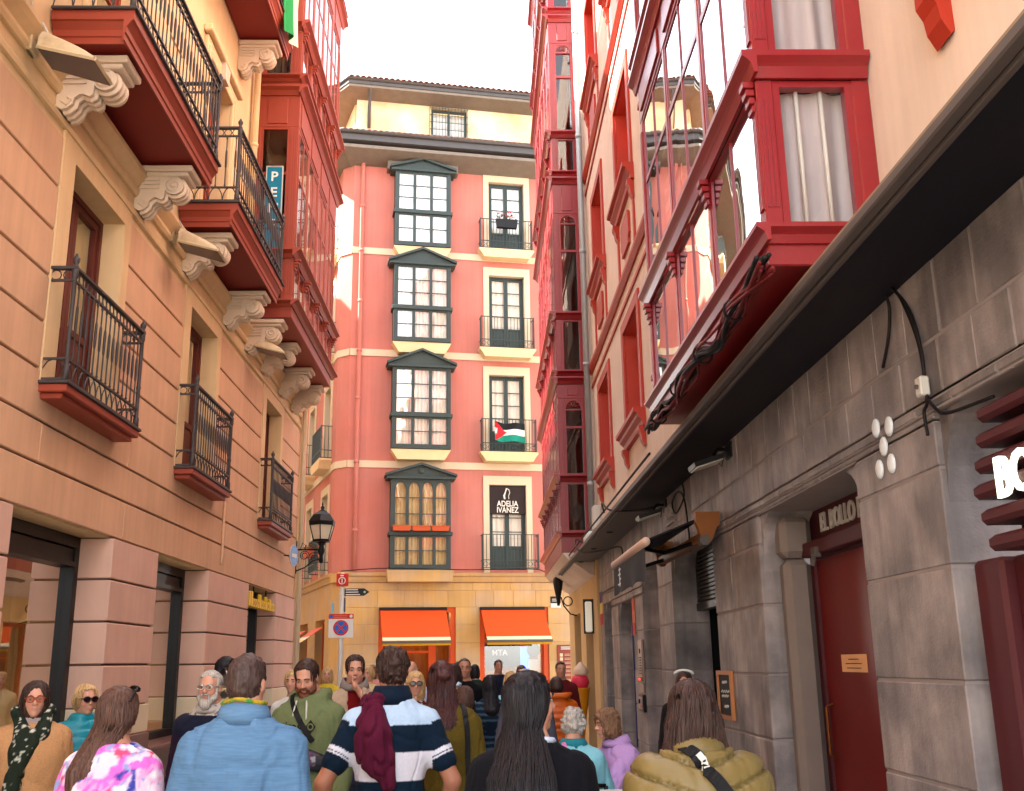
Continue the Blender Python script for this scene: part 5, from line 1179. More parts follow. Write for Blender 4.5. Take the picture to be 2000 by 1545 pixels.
# ---- cafe table and chairs
M_chair=mk('grey_sling_mesh',(.33,.37,.40),.6,.15,60); M_tub=mk('black_steel_tube',(.06,.06,.07),.35,.1,9,metal=.3)
def chair(x,y,rz,lab):
    C_=empty('cafe_chair',(x,y,0),lab,'chair','cafe chairs'); C_.rotation_euler[2]=math.radians(rz)
    def part(mb,name,mat,sm=True): o=bpy.data.objects.new(name,mesh_from(name,mb.v,mb.f,mat,sm)); COL.objects.link(o); o.parent=C_
    part(MB().cbox(-.22,.22,-.2,.22,.415,.445,.01),'seat',M_chair,False); part(MB().cbox(-.22,.22,-.245,-.225,.50,.88,.008),'backrest',M_chair,False)
    for sg in (-1,1):
        part(MB().tube([(sg*.25,.22,0),(sg*.25,.22,.42),(sg*.25,.22,.66)],.014,7),'leg',M_tub); part(MB().tube([(sg*.25,-.22,0),(sg*.25,-.22,.43),(sg*.25,-.245,.90)],.014,7),'leg',M_tub); part(MB().tube(spl([(sg*.25,-.24,.69),(sg*.26,-.1,.70),(sg*.265,.12,.70),(sg*.25,.22,.66)],12),.02,7),'armrest',M_tub)
    part(MB().tube([(-.25,-.245,.90),(.25,-.245,.90)],.014,7),'top_rail',M_tub); part(MB().tube([(-.25,.22,.42),(.25,.22,.42)],.012,7),'front_rail',M_tub)
chair(.62,7.5,-14,'grey cafe chair under the woman in turquoise'); chair(1.02,7.85,112,'grey cafe chair under the woman in lilac')
TB=empty('cafe_table',(.70,8.25,0),'round white cafe table between the two seated women','table'); MB().lathe([(0,.72),(.33,.72),(.34,.735),(.33,.75),(0,.75)],.70,8.35,0,24).build('table_top',M_whitep,TB); MB().lathe([(.03,.02),(.03,.72)],.70,8.35,0,10).build('pedestal',M_tub,TB,smooth=True); MB().lathe([(0,0),(.22,0),(.2,.02),(0,.03)],.70,8.35,0,16).build('foot',M_tub,TB)
TB=empty('side_table',(.86,6.5,0),'white square table top at the bottom edge beside the olive puffer','table'); MB().cbox(.55,1.2,6.2,6.75,.90,.93,.006).build('table_top',M_whitep,TB)
for x in (.6,1.15):
    for y in (6.25,6.7): MB().tube([(x,y,0),(x,y,.9)],.016,6).build('leg',M_tub,TB)
# ================================================================== PEOPLE: implicit bodies, clothes and hair turned into meshes
from mathutils.bvhtree import BVHTree
NT_=nrs.uniform(-1,1,(32,32,32)).astype(np.float32)
def vnoise(P,fr,seed=0):
    Q=P*np.array(fr)+seed*7.31; I=np.floor(Q).astype(int); F=Q-I; F=F*F*(3-2*F); I%=32; J=(I+1)%32
    x0,y0,z0=I.T; x1,y1,z1=J.T; fx,fy,fz=F.T
    c=lambda a,b,d:NT_[a,b,d]
    a=c(x0,y0,z0)*(1-fx)+c(x1,y0,z0)*fx; b=c(x0,y1,z0)*(1-fx)+c(x1,y1,z0)*fx
    d=c(x0,y0,z1)*(1-fx)+c(x1,y0,z1)*fx; e=c(x0,y1,z1)*(1-fx)+c(x1,y1,z1)*fx
    return (a*(1-fy)+b*fy)*(1-fz)+(d*(1-fy)+e*fy)*fz
def axis_pts(lo,hi,h,fine=()):
    p=[lo]
    while p[-1]<hi:
        hh=h
        for a,b,f in fine:
            if a<=p[-1]<b: hh=f
        p.append(p[-1]+hh)
    return np.array(p)
class Vol:
    def __init__(s,lo,hi,h,fine=((),(),())):
        s.ax=[axis_pts(lo[i],hi[i],h,fine[i]) for i in range(3)]; s.D=np.full([len(a) for a in s.ax],.2,np.float32)
    def blk(s,lo,hi):
        sl=[];g=[]
        for i in range(3):
            a=np.searchsorted(s.ax[i],lo[i]); b=np.searchsorted(s.ax[i],hi[i]); sl.append(slice(a,b)); sh=[1,1,1]; sh[i]=-1; g.append(s.ax[i][a:b].reshape(sh))
        return tuple(sl),g
    def comb(s,sl,d,k,op):
        A=s.D[sl]
        if A.size==0: return
        if op=='u':
            h=np.clip(.5+.5*(A-d)/k,0,1); s.D[sl]=A*(1-h)+d*h-k*h*(1-h)
        else:
            h=np.clip(.5-.5*(A+d)/k,0,1); s.D[sl]=A*(1-h)-d*h+k*h*(1-h)
    def ell(s,c,r,k=.02,R=None,op='u'):
        c=np.array(c,float); r=np.array(r,float); m=r.max()+k+.03; sl,(X,Y,Z)=s.blk(c-m,c+m)
        x,y,z=X-c[0],Y-c[1],Z-c[2]
        if R is not None: x,y,z=[R[0][i]*x+R[1][i]*y+R[2][i]*z for i in range(3)]
        k0=np.sqrt((x/r[0])**2+(y/r[1])**2+(z/r[2])**2)+1e-6; k1=np.sqrt((x/r[0]**2)**2+(y/r[1]**2)**2+(z/r[2]**2)**2)+1e-6
        s.comb(sl,k0*(k0-1)/k1,k,op); return s
    def cone(s,a,b,ra,rb,k=.02,op='u'):
        a=np.array(a,float); b=np.array(b,float); m=max(ra,rb)+k+.03; sl,(X,Y,Z)=s.blk(np.minimum(a,b)-m,np.maximum(a,b)+m)
        ab=b-a; L=ab@ab+1e-9
        t=np.clip(((X-a[0])*ab[0]+(Y-a[1])*ab[1]+(Z-a[2])*ab[2])/L,0,1)
        d=np.sqrt((X-a[0]-t*ab[0])**2+(Y-a[1]-t*ab[1])**2+(Z-a[2]-t*ab[2])**2)-(ra+(rb-ra)*t)
        s.comb(sl,d,k,op); return s
    def loft(s,kn,c=(0,0),k=.02,op='u',pw=2.0,infl=0.):
        """kn: rows (z,halfwidth,halfdepth,cx,cy)"""
        kn=np.array(sorted(kn),float); z0,z1=kn[0,0],kn[-1,0]; wm=kn[:,1:3].max()+infl+k+.05
        cx=kn[:,3].mean(); cy=kn[:,4].mean(); ext=max(np.ptp(kn[:,3]),np.ptp(kn[:,4]))+wm
        sl,(X,Y,Z)=s.blk((c[0]+cx-ext,c[1]+cy-ext,z0-k-.03),(c[0]+cx+ext,c[1]+cy+ext,z1+k+.03))
        wx=np.interp(Z,kn[:,0],kn[:,1])+infl; wy=np.interp(Z,kn[:,0],kn[:,2])+infl; ox=np.interp(Z,kn[:,0],kn[:,3])+c[0]; oy=np.interp(Z,kn[:,0],kn[:,4])+c[1]
        q=(np.abs((X-ox)/wx)**pw+np.abs((Y-oy)/wy)**pw)**(1/pw); d=(q-1)*np.minimum(wx,wy)
        d=np.maximum(d,np.maximum(z0-Z,Z-z1)); s.comb(sl,d,k,op); return s
    def cutz(s,z,keep_above=True):
        Z=s.ax[2].reshape(1,1,-1); s.D=np.maximum(s.D,(z-Z) if keep_above else (Z-z)); return s
    def mesh(s):
        D=s.D; S=D<0; nx,ny,nz=D.shape
        cn=[(i,j,k) for i in (0,1) for j in (0,1) for k in (0,1)]
        view=lambda A,c:A[c[0]:nx-1+c[0],c[1]:ny-1+c[1],c[2]:nz-1+c[2]]
        cnt=sum(view(S,c).astype(np.int8) for c in cn); act=(cnt>0)&(cnt<8); I=np.argwhere(act); n=len(I)
        if n==0: return np.zeros((0,3)),np.zeros((0,4),int)
        idx=np.full(act.shape,-1,np.int64); idx[act]=np.arange(n)
        val={c:D[I[:,0]+c[0],I[:,1]+c[1],I[:,2]+c[2]] for c in cn}
        pos={c:np.stack([s.ax[a][I[:,a]+c[a]] for a in range(3)],1) for c in cn}
        acc=np.zeros((n,3)); w_=np.zeros(n)
        for a in range(3):
            for c in cn:
                if c[a]==0:
                    e=list(c); e[a]=1; e=tuple(e); va,vb=val[c],val[e]; m=(va<0)!=(vb<0); t=np.where(m,va/(va-vb+1e-12),0)
                    acc+=np.where(m[:,None],pos[c]+(pos[e]-pos[c])*t[:,None],0); w_+=m
        V=acc/w_[:,None]; Q=[]
        for a in range(3):
            o=[i for i in range(3) if i!=a]; sa=[slice(None)]*3; sb=[slice(None)]*3; sa[a]=slice(0,-1); sb[a]=slice(1,None)
            ed=S[tuple(sa)]!=S[tuple(sb)]; E_=np.argwhere(ed); ok=(E_[:,o[0]]>0)&(E_[:,o[1]]>0)&(E_[:,o[0]]<D.shape[o[0]]-1)&(E_[:,o[1]]<D.shape[o[1]]-1); E_=E_[ok]
            if len(E_)==0: continue
            q=[]
            for d0,d1 in ((1,1),(0,1),(0,0),(1,0)):
                c=E_.copy(); c[:,o[0]]-=d0; c[:,o[1]]-=d1; q.append(idx[c[:,0],c[:,1],c[:,2]])
            q=np.stack(q,1); ins=S[tuple(E_.T)]; fl=ins^(a==1); q[~fl]=q[~fl][:,::-1]; Q.append(q)
        return V,np.concatenate(Q)
def vnormals(V,Q):
    n=np.cross(V[Q[:,2]]-V[Q[:,0]],V[Q[:,3]]-V[Q[:,1]]); N=np.zeros_like(V)
    for i in range(4): np.add.at(N,Q[:,i],n)
    return N/(np.linalg.norm(N,axis=1,keepdims=True)+1e-12)
def smooth_v(V,Q,it=1,f=.5):
    for _ in range(it):
        A=np.zeros_like(V); w_=np.zeros(len(V))
        for i in range(4):
            np.add.at(A,Q[:,i],V[Q[:,(i+1)%4]]); np.add.at(w_,Q[:,i],1)
        V=V*(1-f)+f*A/np.maximum(w_,1)[:,None]
    return V
def quad_mesh(name,V,Q,mat,col=None,extra=None):
    if extra is not None and len(extra[0]):
        k=len(V); V=np.concatenate([V,extra[0]]); Q=np.concatenate([Q,extra[1]+k])
        if col is not None: col=np.concatenate([col,extra[2]])
    me=bpy.data.meshes.new(name); n=len(Q); me.vertices.add(len(V)); me.vertices.foreach_set('co',V.astype(np.float32).ravel())
    me.loops.add(n*4); me.loops.foreach_set('vertex_index',Q.astype(np.int32).ravel()); me.polygons.add(n); me.polygons.foreach_set('loop_start',np.arange(0,n*4,4,dtype=np.int32)); me.polygons.foreach_set('loop_total',np.full(n,4,np.int32))
    me.polygons.foreach_set('use_smooth',np.ones(n,bool))
    if col is not None:
        at=me.color_attributes.new('Col','FLOAT_COLOR','POINT'); at.data.foreach_set('color',np.concatenate([col,np.ones((len(col),1))],1).astype(np.float32).ravel())
    me.materials.append(mat); me.update(); me.validate(); return me
def mk_attr(name,rough=.6,spec=.3,sheen=0.,bump=0.,bscale=300,sss=0.,var=.1,vscale=25,stretch=None):
    if name in MATS: return MATS[name]
    m=bpy.data.materials.new(name); m.use_nodes=True; t=m.node_tree; N=t.nodes; L=t.links; b=N['Principled BSDF']
    a=N.new('ShaderNodeAttribute'); a.attribute_name='Col'; b.inputs['Roughness'].default_value=rough; b.inputs['Specular IOR Level'].default_value=spec
    g=N.new('ShaderNodeNewGeometry'); n=N.new('ShaderNodeTexNoise'); n.inputs['Scale'].default_value=vscale; n.inputs['Detail'].default_value=5; L.new(g.outputs['Position'],n.inputs['Vector'])
    if stretch:
        mp=N.new('ShaderNodeMapping'); mp.inputs['Scale'].default_value=stretch; L.new(g.outputs['Position'],mp.inputs['Vector']); L.new(mp.outputs[0],n.inputs['Vector'])
    mr=N.new('ShaderNodeMapRange'); mr.inputs[3].default_value=1-var; mr.inputs[4].default_value=1+var; L.new(n.outputs['Fac'],mr.inputs[0])
    mx=N.new('ShaderNodeMix'); mx.data_type='RGBA'; mx.blend_type='MULTIPLY'; mx.inputs[0].default_value=1; cb=N.new('ShaderNodeCombineColor')
    for i in range(3): L.new(mr.outputs[0],cb.inputs[i])
    L.new(a.outputs['Color'],mx.inputs[6]); L.new(cb.outputs[0],mx.inputs[7]); L.new(mx.outputs[2],b.inputs['Base Color'])
    if sheen: b.inputs['Sheen Weight'].default_value=sheen
    if sss: b.inputs['Subsurface Weight'].default_value=sss; b.inputs['Subsurface Radius'].default_value=(.012,.005,.003); b.inputs['Subsurface Scale'].default_value=.4
    if bump:
        n2=N.new('ShaderNodeTexNoise'); n2.inputs['Scale'].default_value=bscale; n2.inputs['Detail'].default_value=3; L.new(g.outputs['Position'],n2.inputs['Vector'])
        bp=N.new('ShaderNodeBump'); bp.inputs['Strength'].default_value=bump; bp.inputs['Distance'].default_value=.004; L.new(n2.outputs['Fac'],bp.inputs['Height']); L.new(bp.outputs[0],b.inputs['Normal'])
    MATS[name]=m; return m
M_skin=mk_attr('skin',.5,.35,bump=.15,bscale=220,sss=.08,var=.06)
M_cloth=mk_attr('woven_cloth',.85,.12,sheen=.02,bump=.35,bscale=260,var=.13,vscale=70)
M_linen=mk_attr('slubbed_linen',.85,.1,bump=.4,bscale=200,var=.30,vscale=1,stretch=(14,14,150))
M_wool=mk_attr('felted_wool',.95,.05,bump=.7,bscale=160,var=.30,vscale=110)
M_nylon=mk_attr('quilted_nylon',.42,.4,bump=.1,bscale=60,var=.05)
def mk_hair(name,col,col2=None):
    if name in MATS: return MATS[name]
    m=bpy.data.materials.new(name); m.use_nodes=True; t=m.node_tree; N=t.nodes; L=t.links; b=N['Principled BSDF']
    g=N.new('ShaderNodeNewGeometry'); mp=N.new('ShaderNodeMapping'); mp.inputs['Scale'].default_value=(150,150,7); L.new(g.outputs['Position'],mp.inputs['Vector'])
    n=N.new('ShaderNodeTexNoise'); n.inputs['Scale'].default_value=1; n.inputs['Detail'].default_value=5; L.new(mp.outputs[0],n.inputs['Vector'])
    r=N.new('ShaderNodeValToRGB'); r.color_ramp.elements[0].position=.3; r.color_ramp.elements[1].position=.75
    c=lin(col); d=lin(col2) if col2 else tuple(min(1,x*2.0+.01) for x in c); r.color_ramp.elements[0].color=(*[x*.65 for x in c],1); r.color_ramp.elements[1].color=(*d,1)
    L.new(n.outputs['Fac'],r.inputs[0]); L.new(r.outputs[0],b.inputs['Base Color']); b.inputs['Roughness'].default_value=.45; b.inputs['Specular IOR Level'].default_value=.28
    try: b.inputs['Anisotropic'].default_value=.5
    except Exception: pass
    bp=N.new('ShaderNodeBump'); bp.inputs['Strength'].default_value=.5; bp.inputs['Distance'].default_value=.006; L.new(n.outputs['Fac'],bp.inputs['Height']); L.new(bp.outputs[0],b.inputs['Normal'])
    MATS[name]=m; return m
TORSO=[(.455,.088,.060),(.49,.100,.069),(.53,.101,.070),(.58,.090,.062),(.625,.084,.057),(.70,.097,.064),(.755,.103,.066),(.782,.102,.063),(.805,.094,.058),(.827,.075,.051),(.847,.056,.045),(.864,.044,.041),(.886,.036,.037)]
FTORSO=[(.455,.092,.064),(.49,.104,.072),(.53,.103,.072),(.58,.086,.060),(.625,.078,.055),(.70,.088,.068),(.745,.090,.074),(.777,.090,.063),(.800,.083,.056),(.823,.066,.048),(.845,.048,.040),(.864,.036,.036),(.884,.030,.032)]
def rotz(a): c,s_=math.cos(a),math.sin(a); return np.array(((c,-s_,0),(s_,c,0),(0,0,1.)))
def rotx(a): c,s_=math.cos(a),math.sin(a); return np.array(((1.,0,0),(0,c,-s_),(0,s_,c)))
def roty(a): c,s_=math.cos(a),math.sin(a); return np.array(((c,0,s_),(0,1.,0),(-s_,0,c)))
def strand_tubes(paths,r,n=4):
    VV=[];QQ=[];k=0
    for pts in paths:
        m=len(pts); t=np.gradient(pts,axis=0); t/=np.linalg.norm(t,axis=1,keepdims=True)+1e-9
        a=np.cross(t,(.3,.2,1.)); a/=np.linalg.norm(a,axis=1,keepdims=True)+1e-9; b=np.cross(t,a); rr=r*np.interp(np.linspace(0,1,m),[0,.15,.8,1],[.6,1,.9,.15])
        ring=[pts+(a*math.cos(2*math.pi*j/n)+b*math.sin(2*math.pi*j/n))*rr[:,None] for j in range(n)]
        VV.append(np.stack(ring,1).reshape(-1,3))
        for i in range(m-1):
            for j in range(n): QQ.append((k+i*n+j,k+i*n+(j+1)%n,k+(i+1)*n+(j+1)%n,k+(i+1)*n+j))
        k+=m*n
    return (np.concatenate(VV),np.array(QQ)) if VV else (np.zeros((0,3)),np.zeros((0,4),int))
up_=lambda T:[(z+max(0,z-.75)*.15,w_,d) for z,w_,d in T]
TORSO=up_(TORSO); FTORSO=up_(FTORSO)
class Person:
    def __init__(p,x,y,heading,H,label,fem=False,skin=(.78,.55,.44),res=1.0,lean=0.,shw=1.0,girth=1.0,hy=0,hp=0,ht=0,armL=None,armR=None,seat=None,name='person',group='people in the street',headscale=1.0,fwd=0.):
        p.bvh=None; p.H=H; p.fem=fem; p.res=res; p.seat=seat; p.girth=girth; p.shw=shw
        p.root=empty(name,(x,y,0),label,'person',group); p.root.rotation_euler[2]=math.radians(heading)
        p.dz=0. if seat is None else (seat+.06-.47*H)
        S=lambda *q:np.array(q,float)
        p.T=[(z*H+p.dz,w_*H*girth*(shw if z>.69 else 1),d*H*girth,0,-.006*H-(z-.47)*lean) for z,w_,d in (FTORSO if fem else TORSO)]
        off=lambda z:-(z-.47)*lean
        sx=(.087 if fem else .098)*H*shw; p.sh={}
        for k,sg,arm in (('L',-1,armL),('R',1,armR)):
            sh=S(sg*sx,off(.8)-.006*H,.796*H+p.dz)
            if arm is None: arm=((.035,-.02,-.17),(.02,.035,-.152))
            el=sh+S(sg*arm[0][0],arm[0][1],arm[0][2])*H; wr=el+S(sg*arm[1][0],arm[1][1],arm[1][2])*H
            p.sh[k]=(sh,el,wr)
        p.hips={}
        for k,sg in (('L',-1),('R',1)):
            hip=S(sg*.052*H,0,.485*H+p.dz)
            if seat is None: kn=S(sg*.056*H,.012*H,.275*H); an=S(sg*.055*H,-.012*H,.045*H)
            else: kn=S(sg*.075*H,.25*H,seat+.03); an=S(sg*.07*H,.24*H,.08)
            p.hips[k]=(hip,kn,an)
        hs_=H/1.72*headscale*.885; p.hs=hs_
        p.HC=S(0,off(.93)+.012*H+fwd,H-.120*hs_+p.dz)   # head centre
        p.HR=rotz(math.radians(hy))@rotx(math.radians(hp))@roty(math.radians(ht))
        p.skin=np.array(lin(skin)); p.neck=S(0,off(.85)-.004*H,.884*H+p.dz)
        p.body()
    def hl(p,v): return p.HC+p.HR@(np.array(v,float)*p.hs)
    def body(p):
        H=p.H;h=.016*p.res; f=.0075*p.res; c=p.HC
        hi=np.array((.42,.55 if p.seat is not None else .4,H+p.dz+.05)); lo=np.array((-.42,-.35,-.02))
        v=Vol(lo,hi,h,(((-.10,.10,f),),((c[1]-.13,c[1]+.13,f),),((c[2]-.16,c[2]+.14,f),)))
        v.loft(p.T,infl=-.013)
        v.cone(p.neck-np.array((0,0,.02)),p.hl((0,-.02,-.06)),.034*H*(.9 if p.fem else 1.0),.030*H*(.88 if p.fem else 1.02),.02)
        R=p.HR; s=p.hs
        e=lambda q,r,k=.02,op='u':v.ell(p.hl(q),np.array(r)*s,k*s,R,op)
        e((0,-.012,.036),(.074,.094,.084),.02); e((0,.022,-.042),(.057,.066,.070),.04); e((0,.064,-.100),(.022,.020,.016),.025); e((0,.0,-.07),(.052,.055,.04),.03)
        e((0,.074,.022),(.048,.016,.011),.02); e((.036,.058,-.030),(.024,.022,.022),.02); e((-.036,.058,-.030),(.024,.022,.022),.02)
        v.cone(p.hl((0,.084,.012)),p.hl((0,.106,-.028)),.007*s,.012*s,.012*s); e((.012,.096,-.032),(.009,.010,.008),.008); e((-.012,.096,-.032),(.009,.010,.008),.008)
        for sg in (-1,1):
            e((sg*.031,.094,.004),(.017,.012,.010),.010,'s'); e((sg*.076,-.008,-.012),(.010,.020,.032),.008)
        e((0,.088,-.060),(.022,.010,.006),.006); e((0,.086,-.072),(.019,.010,.006),.006); e((0,.098,-.066),(.022,.006,.002),.004,'s')
        for k,(sh,el,wr) in p.sh.items():
            sg=-1 if k=='L' else 1
            v.cone(sh,el,.030*H,.024*H,.03); v.cone(el,wr,.024*H,.0165*H,.015)
            d=wr-el; d/=np.linalg.norm(d); side=np.array((0,1.,0))-d*d[1]; side/=np.linalg.norm(side)+1e-9; nrm=np.cross(d,side)*sg
            p.hand=getattr(p,'hand',{}); p.hand[k]=(wr,d,side)
            pc=wr+d*.045; v.cone(wr+d*.01,wr+d*.075,.022,.027,.012); v.cone(wr+d*.03+side*.018,wr+d*.075+side*.022,.016,.015,.01); v.cone(wr+d*.03-side*.016,wr+d*.07-side*.02,.016,.014,.01)
            for j,(o_,L_) in enumerate(((.028,.062),(.010,.072),(-.009,.066),(-.026,.050))):
                a=wr+d*.082+side*o_; b=a+d*L_*.55-nrm*.012; c2=b+d*L_*.35-nrm*.022; v.cone(a,b,.0095,.009,.004); v.cone(b,c2,.009,.0075,.003)
            a=wr+d*.03+side*.028; b=a+d*.03+side*.024-nrm*.008; c2=b+d*.03+side*.006-nrm*.012; v.cone(a,b,.012,.010,.006); v.cone(b,c2,.010,.008,.003)
        for k,(hip,kn,an) in p.hips.items():
            v.cone(hip,kn,.050*H,.034*H,.03); v.cone(kn,an,.033*H,.022*H,.02); v.cone(an+(0,-.01,-.03),an+np.array((0,.13,-.05)),.036,.026,.02)
        V,Q=v.mesh(); loc=(V-p.HC)@p.HR/p.hs
        col=np.tile(p.skin,(len(V),1)); lip=np.exp(-((loc[:,0]/.020)**2+((loc[:,2]+.066)/.009)**2))*(loc[:,1]>.07); col=col*(1-.55*lip[:,None])+np.array((.42,.10,.09))*.55*lip[:,None]
        ck=np.exp(-(((np.abs(loc[:,0])-.04)/.022)**2+((loc[:,2]+.03)/.025)**2))*(loc[:,1]>.03); col*=1-np.array((.0,.16,.14))*ck[:,None]
        es=np.exp(-(((np.abs(loc[:,0])-.031)/.017)**2+((loc[:,2]-.004)/.012)**2))*(loc[:,1]>.05); col*=1-.22*es[:,None]
        me=quad_mesh('body',V,Q,M_skin,col); o=bpy.data.objects.new('body',me); p.kid(o)
    def kid(p,o,parent=None):
        COL.objects.link(o); o.parent=parent or p.root; return o
    def eyes(p,browcol=(.2,.12,.08),brow=True):
        for sg in (-1,1):
            mb=MB(); c=p.hl((sg*.031,.082,.003)); V=[]
            s=p.hs
            for lab,cc,r,m in (('eye',(sg*.031,.0790,.002),.0105,mk('eye_white',(.62,.56,.52),.2,0)),('iris',(sg*.031,.0850,.002),.0062,mk('iris_dark',(.10,.06,.04),.15,0))):
                mb=MB(); pr=[(r*s*math.sin(t),-r*s*math.cos(t)*.62) for t in np.linspace(.15,math.pi-.15,7)]; q=p.hl(cc); mb.lathe(pr,q[0],q[1],q[2],8); o=bpy.data.objects.new(lab,mesh_from(lab,mb.v,mb.f,m,True)); p.kid(o)
            if brow:
                pts=[p.hl((sg*x,y,z)) for x,y,z in ((.014,.092,.022),(.030,.093,.028),(.048,.080,.023))]; mb=MB().tube(pts,[.0035,.0042,.002],5); o=bpy.data.objects.new('eyebrow',mesh_from('eyebrow',mb.v,mb.f,mk('brow_%02d'%int(browcol[0]*99),browcol,.7,0),True)); p.kid(o)
    def garment(p,name,color,t=.014,hem=.50,sleeve=1.0,fold=.006,kind='top',colf=None,mat=None,h=None,neck=.866,post=None,flare=0.,arms=True,extra=None,cut=None,seed=0,pw=2.3,ruck=0.,open_=None):
        H=p.H; h=h or .0125*p.res
        if kind=='top':
            zb=hem*H+p.dz; v=Vol((-.5,-.42,zb-.06),(.5,.42 if p.seat is None else .5,H*.9+p.dz),h)
            T=[q for q in p.T if q[0]<=neck*H+p.dz+.001]
            if hem<.455:
                q=T[0]; w_=max(T[1][1],q[1]); T=[(zb-.02,w_+flare,q[2]+.012+flare,0,q[4])]+[(a,max(b,w_ if a<.5*H+p.dz else b),c_,d,e_) for a,b,c_,d,e_ in T]
            T=[(a,b+t*(1-.65*min(1,max(0,(a-(.80*H+p.dz))/(.065*H)))),c_+t*(1-.65*min(1,max(0,(a-(.80*H+p.dz))/(.065*H)))),d,e_) for a,b,c_,d,e_ in T]; v.loft(T,pw=pw,k=.03)
            if arms:
                for k,(sh,el,wr) in p.sh.items():
                    if sleeve<=1: e2=sh+(el-sh)*sleeve; v.cone(sh,e2,.031*H+t,.026*H+t*1.1,.045)
                    else:
                        v.cone(sh,el,.031*H+t,.025*H+t*1.0,.045); f_=sleeve-1; w2=el+(wr-el)*f_; v.cone(el,w2,.025*H+t,(.019 if f_>.8 else .023)*H+t*.8,.012)
            if extra: extra(v)
            v.cutz(zb)
            if sleeve<=1 and arms:
                pass
        else:
            v=Vol((-.34,-.26,.03),(.34,.55 if p.seat is not None else .3,.62*H+p.dz),h*1.5)
            v.loft([q for q in p.T if q[0]<.60*H+p.dz],infl=t*.6)
            for k,(hip,kn,an) in p.hips.items(): v.cone(hip,kn,.053*H+t,.038*H+t,.02); v.cone(kn,an+np.array((0,0,.01)),.037*H+t,.03*H+t,.01)
        if cut: cut(v)
        V,Q=v.mesh(); V=smooth_v(V,Q,1,.4); N=vnormals(V,Q); P0=V.copy()
        if fold:
            a=np.abs(vnoise(V,(8,8,3.5),seed+1)); b=vnoise(V,(30,30,16),seed+2); W_=V+.05*np.stack([vnoise(V,(6,6,6),seed+5+i) for i in range(3)],1)
            d=np.abs(vnoise(W_,(13,13,4.2),seed+4)); d2=np.abs(vnoise(W_[:,[0,2,1]]@rotx(.7).T,(9,22,9),seed+6))
            V=V+N*(fold*(.7*(a-.25)+.3*b-1.0*np.exp(-(d/.09)**2)-.28*np.exp(-(d2/.07)**2)))[:,None]
        if ruck:
            pass
        if post: V=post(V,N)
        base=np.array(lin(color)); col=np.tile(base,(len(V),1))
        if colf is not None: col=colf(P0,V,col)
        p.bvh=BVHTree.FromPolygons(V.tolist(),Q.tolist()) if kind=='top' else p.bvh
        me=quad_mesh(name,V,Q,mat or M_cloth,col); o=bpy.data.objects.new(name,me); return p.kid(o)
    def wrap(p,o,off=.003):
        '''press flat lettering onto the garment, from the front'''
        M_=Matrix.LocRotScale(o.location,o.rotation_euler,None); Mi=M_.inverted()
        for v in o.data.vertices:
            q=M_@v.co; h_=p.bvh.ray_cast(Vector((q.x,1.,q.z)),Vector((0,-1,0)))
            if h_[0] is not None: v.co=Mi@(h_[0]+Vector((0,off,0)))
    def shoes(p,color=(.08,.07,.07)):
        for k,(hip,kn,an) in p.hips.items():
            v=Vol(an-np.array((.1,.14,.12)),an+np.array((.1,.26,.08)),.02); v.cone(an+(0,-.02,-.015),an+np.array((0,.14,-.035)),.05,.038,.02); v.cutz(.004)
            V,Q=v.mesh(); 
            if len(V): p.kid(bpy.data.objects.new('shoe',quad_mesh('shoe',V,Q,M_nylon,np.tile(np.array(lin(color)),(len(V),1)))))
    def hair(p,mat,kn,face=((0,.115,-.03),(.064,.075,.105)),nape=None,amp=.006,strands=0,sr=.0035,wave=.006,extra=None,seed=0,lump=0.,sfreq=70,name='hair',part=None,h=None,phi=(-2.5,2.5),zend=None,men=None):
        """kn: rows (z,wx,wy,cx,cy) in head-local metres, z relative to the head centre; hangs vertically from the head"""
        men=(nape is not None) if men is None else men; s=p.hs; kn=[tuple(np.array(q)*s) for q in kn]; zlo=min(q[0] for q in kn); zhi=max(q[0] for q in kn); wm=max(max(q[1],q[2])+abs(q[4]) for q in kn)+.06
        h=h or .0085*p.res; hz=max(h,.0095)
        v=Vol((-wm,-wm,zlo-.03),(wm,wm,zhi+.03),h)
        v.loft(kn,k=.012)
        if extra: extra(v,s)
        if face is not None: v.ell(np.array(face[0])*s,np.array(face[1])*s,.02*s,None,'s')
        if nape is not None: v.cutz(nape*s)
        if men:
            for sg in (-1,1): v.ell(np.array((sg*.092,-.004,-.022))*s,np.array((.026,.030,.044))*s,.012*s,None,'s')
            sl,(X,Y,Z)=v.blk((-.3,-.05,-.3),(.3,.3,.3)); v.D[sl]=np.maximum(v.D[sl],-np.maximum(-(Y-(.060*s-.45*np.abs(X))),Z-(.078*s-.9*X*X/s)))
            v.ell(np.array((0,.105,-.085))*s,np.array((.16,.098,.105))*s,.015*s,None,'s')
        V,Q=v.mesh(); V=smooth_v(V,Q,1,.4); N=vnormals(V,Q)
        ang=np.arctan2(V[:,0],-V[:,1])
        st=vnoise(np.stack([ang*sfreq/6.28*2.2,V[:,2]*5,ang*0+seed],1),(1,1,1),seed)+.6*vnoise(np.stack([ang*sfreq/6.28*5,V[:,2]*9,ang*0+seed+3],1),(1,1,1),seed)
        dep=np.clip((zhi-V[:,2])/(.05),0,1)
        V=V+N*(amp*st*dep)[:,None]
        if lump: V=V+N*(lump*(np.abs(vnoise(V,(38,38,38),seed+8))*1.6-.4+.5*vnoise(V,(80,80,80),seed+9)))[:,None]
        ex=None
